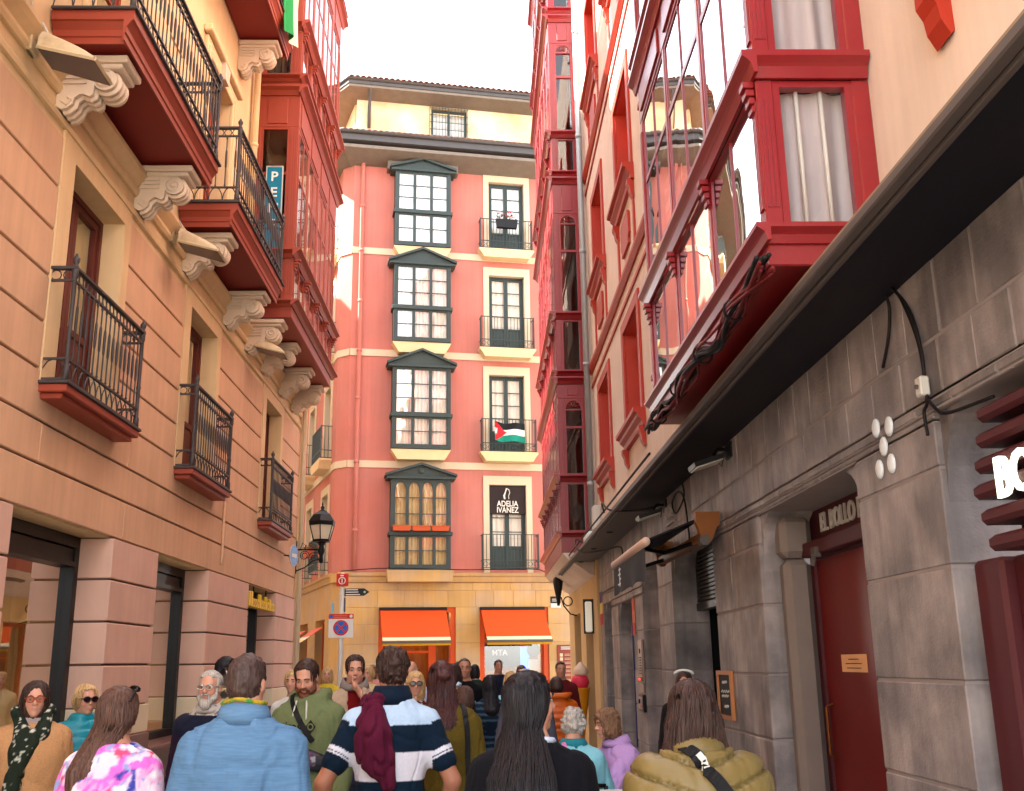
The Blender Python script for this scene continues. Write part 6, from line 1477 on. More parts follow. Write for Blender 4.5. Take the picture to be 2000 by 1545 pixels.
        if strands:
            K=np.array(sorted(kn)); paths=[]; rs=np.random.RandomState(seed+5)
            zt=zhi-.004
            for i in range(strands):
                ph=rs.uniform(*phi); zb=zlo+rs.uniform(0,.10)*(zhi-zlo) if zend is None else rs.uniform(*zend)*s; m=14; zz=zt-(zt-zb)*np.linspace(0,1,m)**1.0
                wx=np.interp(zz,K[:,0],K[:,1]); wy=np.interp(zz,K[:,0],K[:,2]); ox=np.interp(zz,K[:,0],K[:,3]); oy=np.interp(zz,K[:,0],K[:,4]); r_=1+rs.uniform(-.05,.045)
                php=ph+rs.uniform(-.2,.2)*np.linspace(0,1,m)**2+wave*10*np.sin(zz*rs.uniform(18,30)+rs.uniform(0,6))
                pts=np.stack([ox+wx*r_*np.sin(php),oy-wy*r_*np.cos(php),zz],1)
                if face is not None:
                    q=(pts-np.array(face[0])*s)/(np.array(face[1])*s); 
                    if (np.sum(q*q,1)<1.0).any(): continue
                paths.append(pts)
            ex=strand_tubes(paths,sr)
        W=lambda A:(A@p.HR.T)+p.HC
        if ex is not None and len(ex[0]): ex=(W(ex[0]),ex[1])
        me=quad_mesh(name,W(V),Q,mat,None,ex); return p.kid(bpy.data.objects.new(name,me))
    def blob(p,name,color,prims,h=.01,mat=None,fold=0.,colf=None,seed=0,lo=None,hi=None,cut=None,smooth=1):
        """free-form part: prims is a list of ('cone',a,b,ra,rb[,k]) / ('ell',c,r[,k])"""
        pts=[];
        for q in prims:
            if q[0]=='cone': r=max(q[3],q[4]); pts+=[np.array(q[1])-r,np.array(q[1])+r,np.array(q[2])-r,np.array(q[2])+r]
            else: pts+=[np.array(q[1])-np.max(q[2]),np.array(q[1])+np.max(q[2])]
        pts=np.array(pts); v=Vol(pts.min(0)-.04,pts.max(0)+.04,h)
        for q in prims:
            if q[0]=='cone': v.cone(q[1],q[2],q[3],q[4],q[5] if len(q)>5 else .02)
            else: v.ell(q[1],q[2],q[3] if len(q)>3 else .02)
        if cut: cut(v)
        V,Q=v.mesh()
        if not len(V): return None
        V=smooth_v(V,Q,smooth,.4); N=vnormals(V,Q); P0=V.copy()
        if fold:
            W_=V+.04*np.stack([vnoise(V,(7,7,7),seed+5+i) for i in range(3)],1); d=np.abs(vnoise(W_,(22,22,6),seed+4)); V=V+N*(fold*(.8*vnoise(V,(14,14,6),seed)-1.3*np.exp(-(d/.14)**2)))[:,None]
        col=np.tile(np.array(lin(color)),(len(V),1))
        if colf is not None: col=colf(P0,V,col)
        o=bpy.data.objects.new(name,quad_mesh(name,V,Q,mat or M_cloth,col)); return p.kid(o)
    def tubeobj(p,name,pts,r,mat,n=6,parent=None):
        mb=MB().tube(pts,r,n); return p.kid(bpy.data.objects.new(name,mesh_from(name,mb.v,mb.f,mat,True)),parent)
    def glasses(p,fm,lm,rx=.024,rz=.019,name='glasses'):
        g=MB(); s=p.hs; z=.004; y=.108
        pts=lambda sg:[p.hl((sg*.032+rx*math.cos(t),y-.006*abs(math.cos(t)),z+rz*math.sin(t))) for t in np.linspace(0,2*math.pi,15)]
        for sg in (-1,1):
            g.tube(pts(sg),.0032,5,cap=False); g.tube([p.hl((sg*.055,y-.006,z+.006)),p.hl((sg*.072,.06,z+.004)),p.hl((sg*.080,.0,z-.002))],.0028,4)
        g.tube([p.hl((-.010,y,z+.006)),p.hl((0,y+.004,z+.009)),p.hl((.010,y,z+.006))],.0028,4)
        fo=p.kid(bpy.data.objects.new(name,mesh_from(name,g.v,g.f,fm,True)))
        for sg in (-1,1):
            mb=MB(); q=[p.hl((sg*.032+rx*.95*math.cos(t),y-.004,z+rz*.95*math.sin(t))) for t in np.linspace(0,2*math.pi,13)[:-1]]; mb.add(q,[tuple(range(12))])
            ob=bpy.data.objects.new('lens',mesh_from('lens',mb.v,mb.f,lm)); COL.objects.link(ob); ob.parent=fo
        return fo
def CAP(g=0.):
    return [(.036+(.084+g)*math.sin(math.radians(a)),max(.012,(.076+g)*math.cos(math.radians(a))),max(.014,(.097+g)*math.cos(math.radians(a))),0,-.012) for a in (88,76,64,52,40,28,16,4)]
MEN=lambda g=0.:[(q[0],min(q[1],.078+g*.6),q[2],0,-.012) for q in CAP(g)]+[(0.,.0755+g*.35,.101+g*.8,0,-.016),(-.03,.069+g*.2,.094+g*.5,0,-.020),(-.065,.060,.076+g*.3,0,-.026),(-.10,.048,.052,0,-.032)]
SHORT=lambda g=0.:CAP(g)+[(0.,.086+g,.104+g,0,-.018),(-.04,.080+g,.090+g,0,-.024),(-.075,.066+g*.6,.066+g*.6,0,-.030),(-.10,.052,.050,0,-.034)]
# ================================================================== the crowd
HB=mk_hair('dark_brown_hair',(.17,.105,.09),(.30,.20,.17)); HBR=mk_hair('chestnut_hair',(.30,.20,.16)); HBK=mk_hair('black_hair',(.05,.04,.055),(.13,.105,.13)); HGR=mk_hair('grey_hair',(.62,.58,.55),(.85,.82,.78)); HBL=mk_hair('blond_hair',(.72,.52,.32),(.92,.78,.55)); HRB=mk_hair('auburn_hair',(.20,.10,.11),(.36,.20,.19)); HBE=mk_hair('reddish_beard',(.30,.16,.11),(.5,.28,.18)); HCU=mk_hair('light_brown_curls',(.42,.29,.21),(.62,.46,.34)); HSH=mk_hair('cropped_hair',(.22,.16,.145),(.36,.28,.26))
M_lensd=mk('dark_lens',(.10,.03,.05),.1,0,spec=.6); M_lensc=mk_glass('clear_lens',(.95,.93,.9),.03); M_lensa=mk_glass('amber_lens',(.80,.45,.30),.02)
M_blackp=mk('black_plastic',(.05,.045,.05),.35,.1,5); M_tort=mk('orange_tortoise',(.60,.28,.12),.3,.3,60); M_silver=mk('silver',(.75,.74,.72),.25,.05,5,metal=.9)
M_strapk=mk('black_webbing',(.06,.06,.075),.7,.1,30); M_pinkst=mk('pink_strap',(.78,.45,.66),.6,.1,9)
def arms(a,b): return (a,b)
def strap(p,name,pts,wd,mat,off=.006,lift=.004):
    """flat ribbon along points lying on the back or chest"""
    pts=spl(pts,6*len(pts)); v=[];f=[]
    if p.bvh is not None:
        qq=[]
        for q in pts:
            h_=p.bvh.find_nearest(Vector(q)); qq.append(np.array(h_[0])+np.array(h_[1])*.003 if h_[0] is not None else np.array(q))
        pts=qq
        for _ in range(2): pts=[pts[0]]+[(pts[i-1]+2*pts[i]+pts[i+1])/4+np.array((0,0.,0)) for i in range(1,len(pts)-1)]+[pts[-1]]
    for i,q in enumerate(pts):
        t=pts[min(i+1,len(pts)-1)]-pts[max(i-1,0)]; t/=np.linalg.norm(t); nrm=np.array((q[0]*.3,q[1],0)); nrm=np.array(p.bvh.find_nearest(Vector(q))[1]) if p.bvh is not None else nrm; nrm/=np.linalg.norm(nrm)+1e-9; q=q+nrm*lift; sd=np.cross(t,nrm); sd/=np.linalg.norm(sd)+1e-9
        for e in (-1,1):
            for o_ in (0,off): v.append(q+sd*e*wd/2+nrm*o_)
    for i in range(len(pts)-1):
        a=i*4;b=a+4; f+=[(a,a+2,b+2,b),(a+1,b+1,b+3,a+3),(a,b,b+1,a+1),(a+2,a+3,b+3,b+2)]
    o=bpy.data.objects.new(name,mesh_from(name,v,f,mat)); return p.kid(o)
BOB=lambda L,g=.012,wb=.085,cyb=-.03:CAP(g)+[(0,.092+g*.5,.106,0,-.016),(-.05,.097+g*.5,.100,0,-.02),(-.10,.096+g*.3,.088,0,-.026),(-L+.02,wb,.062,0,cyb),(-L,wb*.75,.04,0,cyb)]
def LONG(L,w0=.085,cx=0.,g=.008,dp=.035,y0=-.105,w1=None):
    w1=w1 or w0
    return CAP(g)+[(0,.090,.106,0,-.016),(-.05,.090,.092,0,-.024),(-.10,.090,.070,cx*.2,-.050),(-.16,w0,.056,cx*.45,-.082),(-.28,(w0+w1)/2,dp,cx*.8,y0-.058),(-L+.05,w1*.85,dp*.8,cx,y0-.062),(-L,w1*.5,dp*.4,cx,y0-.06)]
def bands(edges,cols):
    C=[np.array(lin(c)) for c in cols]
    def f(P,V,col):
        k=np.searchsorted(np.array(edges),P[:,2]); return np.array(C)[k]
    return f
def patches(spec,seed):
    def f(P,V,col):
        for i,(c,fr_,th) in enumerate(spec):
            n=vnoise(P+.03*vnoise(P,(20,20,20),seed+50+i)[:,None],(fr_,)*3,seed+i)+.35*vnoise(P,(fr_*2.7,)*3,seed+20+i); m=np.clip((n-th)/.08,0,1)[:,None]; col=col*(1-m)+np.array(lin(c))*m
        return col
    return f
def collar(p,color,z=.85,h=.035,t=.012,w_=1.0,name='collar',mat=None,dy=0.,drop=.02):
    H=p.H; c=p.neck; r=.040*H*w_; pr=[]
    n=20; v=[];f=[]
    for i in range(n):
        th=2*math.pi*i/n; cx,sy=math.sin(th),-math.cos(th)
        front=max(0,-(-sy)) ; fr_=max(0,sy)
        for (rr,zz) in ((r+.004,h*(1-.9*fr_)),(r+.012,h*(1-.9*fr_)+.003),(r+.024+drop*.4,h*.35*(1-fr_)-drop*.6),(r+.03+drop*.4,-.02-drop),(r+.008,-.02)):
            v.append((c[0]+cx*rr,c[1]+dy+sy*rr*.95,c[2]+zz-.026))
    for i in range(n):
        j=(i+1)%n
        for k in range(4): f.append((i*5+k,i*5+k+1,j*5+k+1,j*5+k))
    me=mesh_from(name,v,f,mat,True); 
    at=me.color_attributes.new('Col','FLOAT_COLOR','POINT'); cc=lin(color)
    at.data.foreach_set('color',np.tile(np.array((*cc,1.)),(len(v),1)).astype(np.float32).ravel())
    me.materials.clear(); me.materials.append(mat or M_cloth)
    return p.kid(bpy.data.objects.new(name,me))
LIGHT=(.82,.60,.50); MID=(.74,.52,.42); TAN=(.66,.44,.34)
# ---- woman in a tan coat, far left
p=Person(-2.70,6.5,202,1.63,'woman in tan trench coat and dark green floral scarf wearing orange glasses',True,LIGHT,res=1.25,girth=1.12)
p.eyes(); p.garment('coat',(.74,.55,.38),.032,.22,2.0,.010,flare=.05,seed=3,mat=M_wool); p.garment('trousers',(.15,.14,.16),.02,kind='low',fold=.004); p.shoes()
p.garment('sweater',(.62,.56,.55),.012,.5,.6,.003,neck=.882,arms=False,cut=lambda v:None)
n_=p.neck; H=p.H
scpr=[('cone',n_+(-.085,.02,.02),n_+(.0,-.06,.03),.034,.034,.03),('cone',n_+(.0,-.06,.03),n_+(.085,.02,.02),.034,.034,.03),('cone',n_+(.085,.02,.02),n_+(.05,.10,-.10),.036,.04,.03),('cone',n_+(-.085,.02,.02),n_+(-.05,.10,-.10),.036,.04,.03),('cone',n_+(-.05,.10,-.10),n_+(0.03,.135,-.20),.04,.055,.03),('cone',n_+(.05,.10,-.10),n_+(.06,.13,-.2),.04,.05,.03),('cone',n_+(.05,.13,-.2),n_+(.10,.15,-.5),.055,.05,.03),('cone',n_+(.10,.15,-.5),n_+(.12,.15,-.75),.05,.04,.03)]
p.blob('scarf',(.13,.16,.12),scpr,.011,fold=.010,seed=4,colf=patches([((.78,.78,.72),42,.55)],9))
p.hair(HB,BOB(.18,.014,.095),face=((0,.118,-.02),(.070,.085,.115)),strands=90,seed=1,amp=.009,wave=.014); p.glasses(M_tort,M_lensa,.027,.021)
for sg in (-1,1): p.tubeobj('earring',[p.hl((sg*.082,0,-.05)),p.hl((sg*.084,.008,-.062)),p.hl((sg*.084,0,-.074)),p.hl((sg*.083,-.006,-.062))],.004,M_silver)
# ---- woman in teal vest
p=Person(-2.70,7.3,222,1.60,'woman with short blond hair and dark sunglasses in bright teal quilted vest',True,LIGHT,res=1.3)
q_=lambda per,amp:(lambda V,N:V+N*(amp*(.5-1.3*np.exp(-((1-np.abs(((V[:,2]/per)%1)-.5)*2)/.16)**2)))[:,None])
p.garment('blouse',(.20,.17,.22),.010,.5,1.95,.004,colf=patches([((.75,.72,.72),45,.3),((.5,.1,.12),38,.5)],4)); p.garment('vest',(.05,.55,.62),.030,.47,.12,.002,post=q_(.055,.016),mat=M_nylon,neck=.882); p.garment('trousers',(.14,.14,.2),.02,kind='low'); p.shoes()
p.hair(HBL,SHORT(.012),nape=-.10,amp=.004,strands=60,seed=2); p.glasses(M_blackp,M_lensd,.028,.022,'sunglasses')
# ---- woman in floral blouse, from behind
p=Person(-1.56,4.6,-8,1.625,'woman from behind with long wavy brown hair and pink and blue floral blouse',True,MID,girth=1.08,shw=1.02,hy=-12)
p.garment('blouse',(.90,.78,.86),.024,.50,1.95,.008,seed=5,colf=patches([((.86,.42,.78),13,.12),((.94,.88,.91),17,.18),((.80,.30,.45),24,.45),((.22,.26,.62),15,.38),((.55,.62,.80),28,.45),((.90,.62,.80),33,.5)],3)); p.garment('trousers',(.25,.3,.42),.02,kind='low'); p.shoes()
p.hair(HBR,[(a,b,c,d,e) for a,b,c,d,e in LONG(.48,.095,-.085,dp=.042,w1=.07)],strands=340,seed=3,wave=.010,amp=.010,sfreq=44,sr=.0032)
p.glasses(M_blackp,M_lensd) if False else None
sg_=MB(); sg_.tube([p.hl((.088,-.04,.05)),p.hl((.075,.02,.10)),p.hl((.055,.055,.112)),p.hl((-.055,.055,.112)),p.hl((-.075,.02,.10)),p.hl((-.088,-.04,.05))],.005,6)
for s_ in (-1,1): sg_.tube([p.hl((s_*.035+.024*math.cos(t),.066-.014*math.sin(t),.108+.012*math.sin(t))) for t in np.linspace(0,6.283,10)],.006,5,False)
p.kid(bpy.data.objects.new('sunglasses',mesh_from('sunglasses',sg_.v,sg_.f,M_blackp,True)))
# ---- old man
p=Person(-1.78,7.0,172,1.675,'old man with white beard, grey hair and thin glasses in dark cardigan',False,LIGHT,res=1.2,girth=1.08)
p.eyes((.75,.73,.7)); p.garment('shirt',(.72,.68,.64),.008,.5,.4,.002,neck=.882,arms=False,colf=patches([((.35,.30,.33),40,.2)],6)); p.garment('cardigan',(.10,.11,.18),.022,.47,1.95,.007,neck=.86,colf=lambda P,V,c:np.where((P[:,2]<1.28)[:,None],np.array(lin((.16,.08,.17))),c)); p.garment('trousers',(.2,.2,.24),.02,kind='low'); p.shoes(); collar(p,(.70,.66,.63))
p.hair(HGR,MEN(.012),face=((0,.11,.0),(.066,.07,.125)),nape=-.10,amp=.004,lump=.004,seed=4)
def beard(p,m,L=.135,wd=.064,fl=.0): 
    s=p.hs; prims=[]
    v=Vol(np.array((-.11,-.02,-.20)),np.array((.11,.16,.06)),.007*p.res)
    for sg in (-1,1):
        v.cone((sg*.066,.02,-.01),(sg*.058,.045,-.07),.012,.022,.02); v.cone((sg*.055,.045,-.075),(0,.085,-.115),.022,.026,.02); v.cone((sg*.024,.094,-.052),(0,.103,-.047),.006,.008,.008); v.cone((sg*.024,.094,-.052),(sg*.036,.08,-.08),.007,.012,.008)
    v.ell((0,.075,-L+.01),(.04,.034,.036),.02)
    V,Q=v.mesh(); N=vnormals(V,Q); V=V+N*(.004*vnoise(V,(120,120,40),3)+.003*vnoise(V,(50,50,30),5))[:,None]; V=(V*s)@p.HR.T+p.HC
    p.kid(bpy.data.objects.new('beard',quad_mesh('beard',V,Q,m)))
beard(p,HGR); p.glasses(M_silver,M_lensc,.024,.017)
# ---- dark-haired passer-by behind
p=Person(-2.30,9.5,-30,1.79,'dark-skinned man with close black hair and white earphone behind the old man',False,(.20,.12,.09),res=1.5,hy=-50)
p.garment('jacket',(.72,.62,.45),.02,.47,1.95,.006,colf=patches([((.2,.18,.15),14,.1)],8)); p.garment('trousers',(.12,.12,.14),.02,kind='low'); p.shoes(); p.hair(HBK,MEN(.006),nape=-.07,lump=.004,seed=5); p.tubeobj('earphone',[p.hl((.088,.0,-.012)),p.hl((.09,.006,-.045))],.006,M_whitep); p.tubeobj('earphone',[p.hl((-.088,.0,-.012)),p.hl((-.09,.006,-.045))],.006,M_whitep)
# ---- man in blue shirt
p=Person(-.955,4.3,-4,1.745,'man from behind in blue denim shirt with cropped hair and green lanyard',False,LIGHT,girth=1.03,shw=1.04,hy=-8)
def yoke(V,N):
    back=(V[:,1]<-.02)&(np.abs(V[:,0])<.24); d=(V[:,2]-(1.325+.10*np.abs(V[:,0])*0)); m=np.exp(-(d/.006)**2)*back; pl=np.exp(-((np.abs(V[:,0])-.018)/.006)**2)*(V[:,2]<1.32)*back; st=.5*(V[:,2]>1.325)*(V[:,2]<1.345)*back
    return V-N*(.007*m+.005*pl-.002*st)[:,None]
p.garment('shirt',(.35,.49,.63),.026,.46,1.95,.011,seed=9,post=yoke,h=.0095,mat=M_linen); p.garment('trousers',(.16,.2,.3),.02,kind='low'); p.shoes()
collar(p,(.37,.51,.65),h=.045,w_=1.06,drop=.015,mat=M_linen)
c=p.neck; lan=MB(); lan.tube([(c[0]+.088*math.sin(t),c[1]-.080*math.cos(t),c[2]+.036-.02*abs(math.sin(t))) for t in np.linspace(-1.5,1.5,12)],.009,5); p.kid(bpy.data.objects.new('lanyard',mesh_from('lanyard',lan.v,lan.f,mk('green_lanyard',(.18,.50,.22),.6,.6,40,col2=(.80,.62,.10)),True)))
p.hair(HSH,CAP(.008)+[(0.,.085,.104,0,-.016),(-.03,.079,.096,0,-.018),(-.055,.070,.082,0,-.022),(-.08,.058,.064,0,-.026)],nape=-.072,amp=.003,lump=.005,seed=6)
# ---- bearded man in green hoodie
p=Person(-1.14,7.0,163,1.735,'bearded man in olive green hoodie with a patterned belt bag looking down',False,LIGHT,res=1.05,girth=1.14,hp=-24,hy=8,fwd=.03,armR=((.045,.0,-.17),(-.0,.05,-.148)),armL=((.04,-.0,-.17),(.01,.06,-.145)))
p.eyes((.25,.15,.1))
def hood(v):
    c=p.neck; v.cone(c+(-.10,.0,-.03),c+(-.06,-.10,-.01),.040,.05,.03); v.cone(c+(-.06,-.10,-.01),c+(.06,-.10,-.01),.05,.05,.03); v.cone(c+(.06,-.10,-.01),c+(.10,.0,-.03),.05,.040,.03); v.cone(c+(.10,.0,-.03),c+(.03,.10,-.06),.035,.025,.03); v.cone(c+(-.10,.0,-.03),c+(-.03,.10,-.05),.035,.025,.03)
p.garment('hoodie',(.42,.46,.31),.030,.475,1.55,.011,seed=11,extra=hood); p.garment('trousers',(.09,.09,.16),.022,kind='low',fold=.005); p.shoes()
p.hair(HB,MEN(.010),face=((0,.115,.0),(.066,.072,.12)),nape=-.075,amp=.004,lump=.005,strands=60,seed=8); beard(p,HBE,.15)
n_=p.neck
for sg in (-1,1): p.tubeobj('drawstring',[n_+(sg*.035,.115,-.05),n_+(sg*.045,.135,-.12),n_+(sg*.05,.14,-.22)],.006,M_whitep)
strap(p,'bag_strap',[n_+(.09,.07,.0),n_+(.04,.135,-.10),n_+(-.03,.15,-.2),n_+(-.10,.14,-.30)],.035,M_strapk)
p.blob('belt_bag',(.12,.14,.18),[('cone',(-.16,.10,1.10),(-.02,.175,1.14),.055,.075,.03),('cone',(-.02,.175,1.12),(.06,.16,1.15),.07,.04,.03)],.011,mat=M_nylon,fold=.004,colf=patches([((.6,.6,.62),30,.4),((.35,.25,.35),26,.4)],12))
me=text_mesh('izas',.085,mk('black_print',(.07,.07,.07),.7,0),.001); o=bpy.data.objects.new('chest_print',me); p.kid(o); o.location=(.035,.17,1.325); o.rotation_euler=(math.radians(90),0,math.radians(180)); p.wrap(o)
em=MB(); em.prism([(-.035,0),(0,.042),(.035,0),(0,-.042)],2,0,.002); em2=MB(); o=bpy.data.objects.new('chest_emblem',mesh_from('chest_emblem',em.v,em.f,mk('black_print',(.07,.07,.07),.7,0))); p.kid(o); o.location=(-.085,.17,1.325); o.rotation_euler=(math.radians(90),0,math.radians(180)); h_=p.bvh.ray_cast(Vector((-.085,1,1.325)),Vector((0,-1,0))); o.location=(-.085,h_[0].y+.004,1.325)
em2.lathe([(.022,0),(.022,.003),(.014,.003),(.014,0)],0,0,.001,12); o2=bpy.data.objects.new('emblem_ring',mesh_from('emblem_ring',em2.v,em2.f,mk('olive_print',(.42,.46,.31),.7,0))); COL.objects.link(o2); o2.parent=o
# ---- man in beige jacket with hand at his face
p=Person(-1.03,8.5,190,1.775,'man in beige jacket and dark red sweater rubbing his nose',False,LIGHT,res=1.15,hp=-6,armL=((.03,.13,-.085),(-.105,-.02,.125)))
p.eyes((.2,.13,.1)); p.garment('sweater',(.45,.06,.07),.012,.5,.4,.004,neck=.882,arms=False)
def openf(v):
    sl,(X,Y,Z)=v.blk((-.08,0,.7),(.08,.4,1.7)); d=np.maximum(np.abs(X-.0)-(.045+.02*(Z-1.1)),-(Y-.04)); v.D[sl]=np.maximum(v.D[sl],-d)
p.garment('jacket',(.70,.60,.50),.030,.44,1.95,.010,cut=openf,seed=14); p.garment('trousers',(.2,.22,.3),.02,kind='low'); p.shoes(); collar(p,(.52,.47,.44),h=.06,w_=1.15)
p.hair(HB,MEN(.010),face=((0,.115,-.005),(.066,.072,.118)),nape=-.07,amp=.004,lump=.007,strands=40,seed=9)
# ---- man in striped polo
p=Person(-.475,5.5,4,1.775,'man from behind in navy and white striped polo with maroon sweater over shoulder',False,TAN,girth=1.02,shw=1.02,armL=((.085,-.045,-.155),(.0,.06,-.145)),armR=((.075,-.03,-.158),(-.03,.075,-.135)),hy=6)
Bn=bands([1.02,1.145,1.275,1.405,1.535],[(.86,.86,.90),(.05,.13,.20),(.87,.86,.90),(.05,.12,.19),(.70,.80,.90),(.70,.80,.90)])
def polo(P,V,col):
    c=Bn(P,V,col)
    for k,(sh,el,wr) in p.sh.items():
        d=(el-sh)/np.linalg.norm(el-sh); t=(P-sh)@d; rad=np.linalg.norm(P-sh-t[:,None]*d,axis=1); m=(np.abs(P[:,0])>.205)&(rad<.10)&(t>.02)
        cc=np.where(((t>.150)&(t<.172)|(t>.178)&(t<.186))[:,None],np.array(lin((.86,.87,.92))),np.array(lin((.05,.12,.19)))); c=np.where(m[:,None],cc,c)
    return c
p.garment('polo_shirt',(.8,.8,.8),.018,.455,.66,.006,colf=polo,h=.0068,seed=15); p.garment('trousers',(.14,.2,.32),.022,kind='low'); p.shoes(); collar(p,(.06,.12,.19),h=.05,w_=1.04,drop=.02)
p.hair(HBK if False else HB,MEN(.018),face=((0,.12,-.005),(.066,.072,.118)),nape=-.06,amp=.004,lump=.014,strands=70,seed=10)
z=p.sh['L'][0]
p.blob('draped_sweater',(.33,.08,.18),[('cone',(-.085,.14,1.33),(-.10,.05,1.50),.05,.055,.03),('cone',(-.10,.05,1.50),(-.085,-.08,1.50),.055,.06,.03),('cone',(-.085,-.08,1.50),(-.075,-.145,1.36),.065,.075,.03),('cone',(-.075,-.145,1.36),(-.055,-.155,1.22),.075,.065,.03),('cone',(-.03,-.155,1.26),(-.005,-.155,1.13),.055,.04,.03),('cone',(-.13,-.12,1.42),(-.12,-.14,1.25),.045,.05,.03)],.010,fold=.016,seed=16)
# ---- woman in olive coat
p=Person(-.25,6.2,-3,1.715,'woman from behind in long olive coat with half-tied auburn hair',True,MID,hy=5,girth=1.06)
p.garment('coat',(.36,.30,.12),.034,.16,1.95,.010,flare=.07,seed=17,mat=M_wool); p.shoes((.1,.08,.06))
def bun(v,s): v.ell((.02*s,-.128*s,.028*s),np.array((.046,.020,.026))*s,.03)
p.hair(HRB,LONG(.48,.098,.01,dp=.042,w1=.11),strands=300,seed=11,extra=bun,wave=.006,amp=.010,sfreq=44)
p.tubeobj('hair_clip',[p.hl((-.03,-.122,.03)),p.hl((.02,-.140,.030)),p.hl((.06,-.118,.02))],.005,mk('tortoise_clip',(.35,.16,.12),.3,.4,50))
strap(p,'bag_strap',[p.neck+(.13,-.02,-.02),p.neck+(.15,-.10,-.12),p.neck+(.165,-.125,-.4),p.neck+(.17,-.13,-.62)],.030,M_strapk)
p.blob('shoulder_bag',(.07,.06,.07),[('cone',(.20,-.12,.86),(.24,.02,.84),.07,.07,.03),('cone',(.20,-.12,.72),(.24,.02,.70),.07,.07,.03)],.016,mat=M_nylon)
# ---- woman with sunglasses
p=Person(-.58,9.0,188,1.64,'blond woman with sunglasses and dark red top holding her hand near her mouth',True,LIGHT,res=1.5,armL=((.0,.10,-.13),(-.07,.01,.13)))
p.eyes(); p.garment('top',(.30,.07,.11),.014,.5,1.9,.006,colf=patches([((.75,.7,.7),22,.5)],3)); p.garment('trousers',(.12,.12,.15),.02,kind='low'); p.shoes(); p.hair(HBL,BOB(.20,.010,.08),strands=50,seed=12); p.glasses(M_blackp,M_lensd,.028,.022,'sunglasses')
# ---- dark-haired woman with pale blue scarf
p=Person(-.30,10.5,150,1.70,'dark-haired woman in black jacket with a pale blue scarf',True,LIGHT,res=1.6,armL=((.06,.05,-.16),(.01,.10,-.11)))
p.eyes(); p.garment('jacket',(.07,.08,.11),.022,.45,1.95,.007); p.garment('trousers',(.1,.1,.12),.02,kind='low'); p.shoes(); n_=p.neck
p.blob('scarf',(.55,.70,.84),[('cone',n_+(-.07,.03,.0),n_+(.07,.03,.0),.035,.035),('cone',n_+(0,.08,-.02),n_+(.02,.13,-.30),.045,.05)],.016,fold=.010,colf=patches([((.85,.88,.92),12,.2)],2)); p.hair(HB,BOB(.15,.006,.07),strands=30,seed=13)
# ---- man in black sweater
p=Person(-.22,12.0,182,1.755,'short-haired man in plain black sweater in front of the shop',False,MID,res=1.7)
p.eyes((.15,.1,.08)); p.garment('sweater',(.05,.05,.065),.018,.46,1.95,.006); p.garment('trousers',(.16,.18,.25),.02,kind='low'); p.shoes(); p.hair(HSH,MEN(.005),face=((0,.115,-.005),(.066,.072,.118)),nape=-.06,seed=14)
# ---- balding man, pale shirt
p=Person(-.82,12.0,175,1.73,'balding older man in pale lilac shirt behind the striped polo',False,LIGHT,res=1.7)
p.eyes((.6,.55,.5)); p.garment('shirt',(.74,.74,.84),.018,.46,1.9,.006); p.garment('trousers',(.3,.3,.36),.02,kind='low'); p.shoes(); p.hair(HGR,[q for q in SHORT(.006) if q[0]<.06],face=((0,.11,.03),(.07,.08,.13)),nape=-.08,seed=15)
# ---- woman with grey tote
p=Person(.06,10.5,8,1.585,'black-haired woman from behind in navy top carrying a grey tote bag',True,MID,res=1.5)
p.garment('top',(.07,.12,.18),.018,.48,1.9,.006,colf=lambda P,V,c:np.where((np.sin(P[:,2]*120)>.75)[:,None],np.array(lin((.25,.35,.42))),c)); p.garment('trousers',(.10,.20,.28),.022,kind='low'); p.shoes(); p.hair(HBK,LONG(.38,.09,0,dp=.045),strands=80,seed=16)
p.blob('tote_bag',(.62,.60,.62),[('cone',(-.26,-.12,.98),(-.20,.16,.98),.035,.035),('cone',(-.26,-.12,.70),(-.20,.16,.70),.045,.045),('cone',(-.26,-.12,.84),(-.20,.16,.84),.045,.045),('ell',(-.23,.02,.84),(.05,.16,.15))],.016,fold=.004); p.tubeobj('tote_handle',[(-.25,-.10,1.0),(-.235,-.12,1.2),(-.17,-.06,1.33),(-.15,.0,1.335),(-.18,.10,1.2),(-.22,.12,1.0)],.010,mk('grey_strap',(.60,.58,.6),.6,.1,9))
# ---- long black hair, foreground
p=Person(.165,3.8,-4,1.665,'woman from behind with very long straight black hair and black sweater',True,LIGHT,girth=1.03,shw=1.04,hy=-60,hp=3)
p.eyes((.06,.05,.05)); p.garment('sweater',(.045,.045,.07),.022,.45,1.95,.007,seed=21,h=.011); p.garment('trousers',(.08,.08,.1),.02,kind='low'); p.shoes()
c=p.neck; cl=MB(); cl.tube([(c[0]+.078*math.sin(t),c[1]-.074*math.cos(t),c[2]-.040+.010*math.cos(t)) for t in np.linspace(-2.2,2.2,16)],.011,6); p.kid(bpy.data.objects.new('white_collar',mesh_from('white_collar',cl.v,cl.f,mk('white_blue_collar',(.78,.82,.92),.7,.25,60),True)))
R_=rotz(math.radians(52))
lk=LONG(.65,.145,-.01,g=.012,dp=.06,w1=.23)
def rotk(k): 
    o=[]
    for a,b,c_,d,e in k:
        t=min(1,max(0,(-.06-a)/.14)); q=R_@np.array((d,e,0)); ox,oy=(d*(1-t)+q[0]*t),(e*(1-t)+q[1]*t); 
        bb=b*(1-t)+(b*.72+c_*.40)*t; cc=c_*(1-t)+(c_*.62+b*.5)*t
        o.append((a,bb,cc,ox-.02*t,oy-.01*t))
    return o
p.hair(HBK,rotk(lk),face=((.02,.110,-.03),(.075,.085,.135)),strands=520,seed=22,wave=.003,amp=.008,sfreq=60,sr=.003,h=.009)
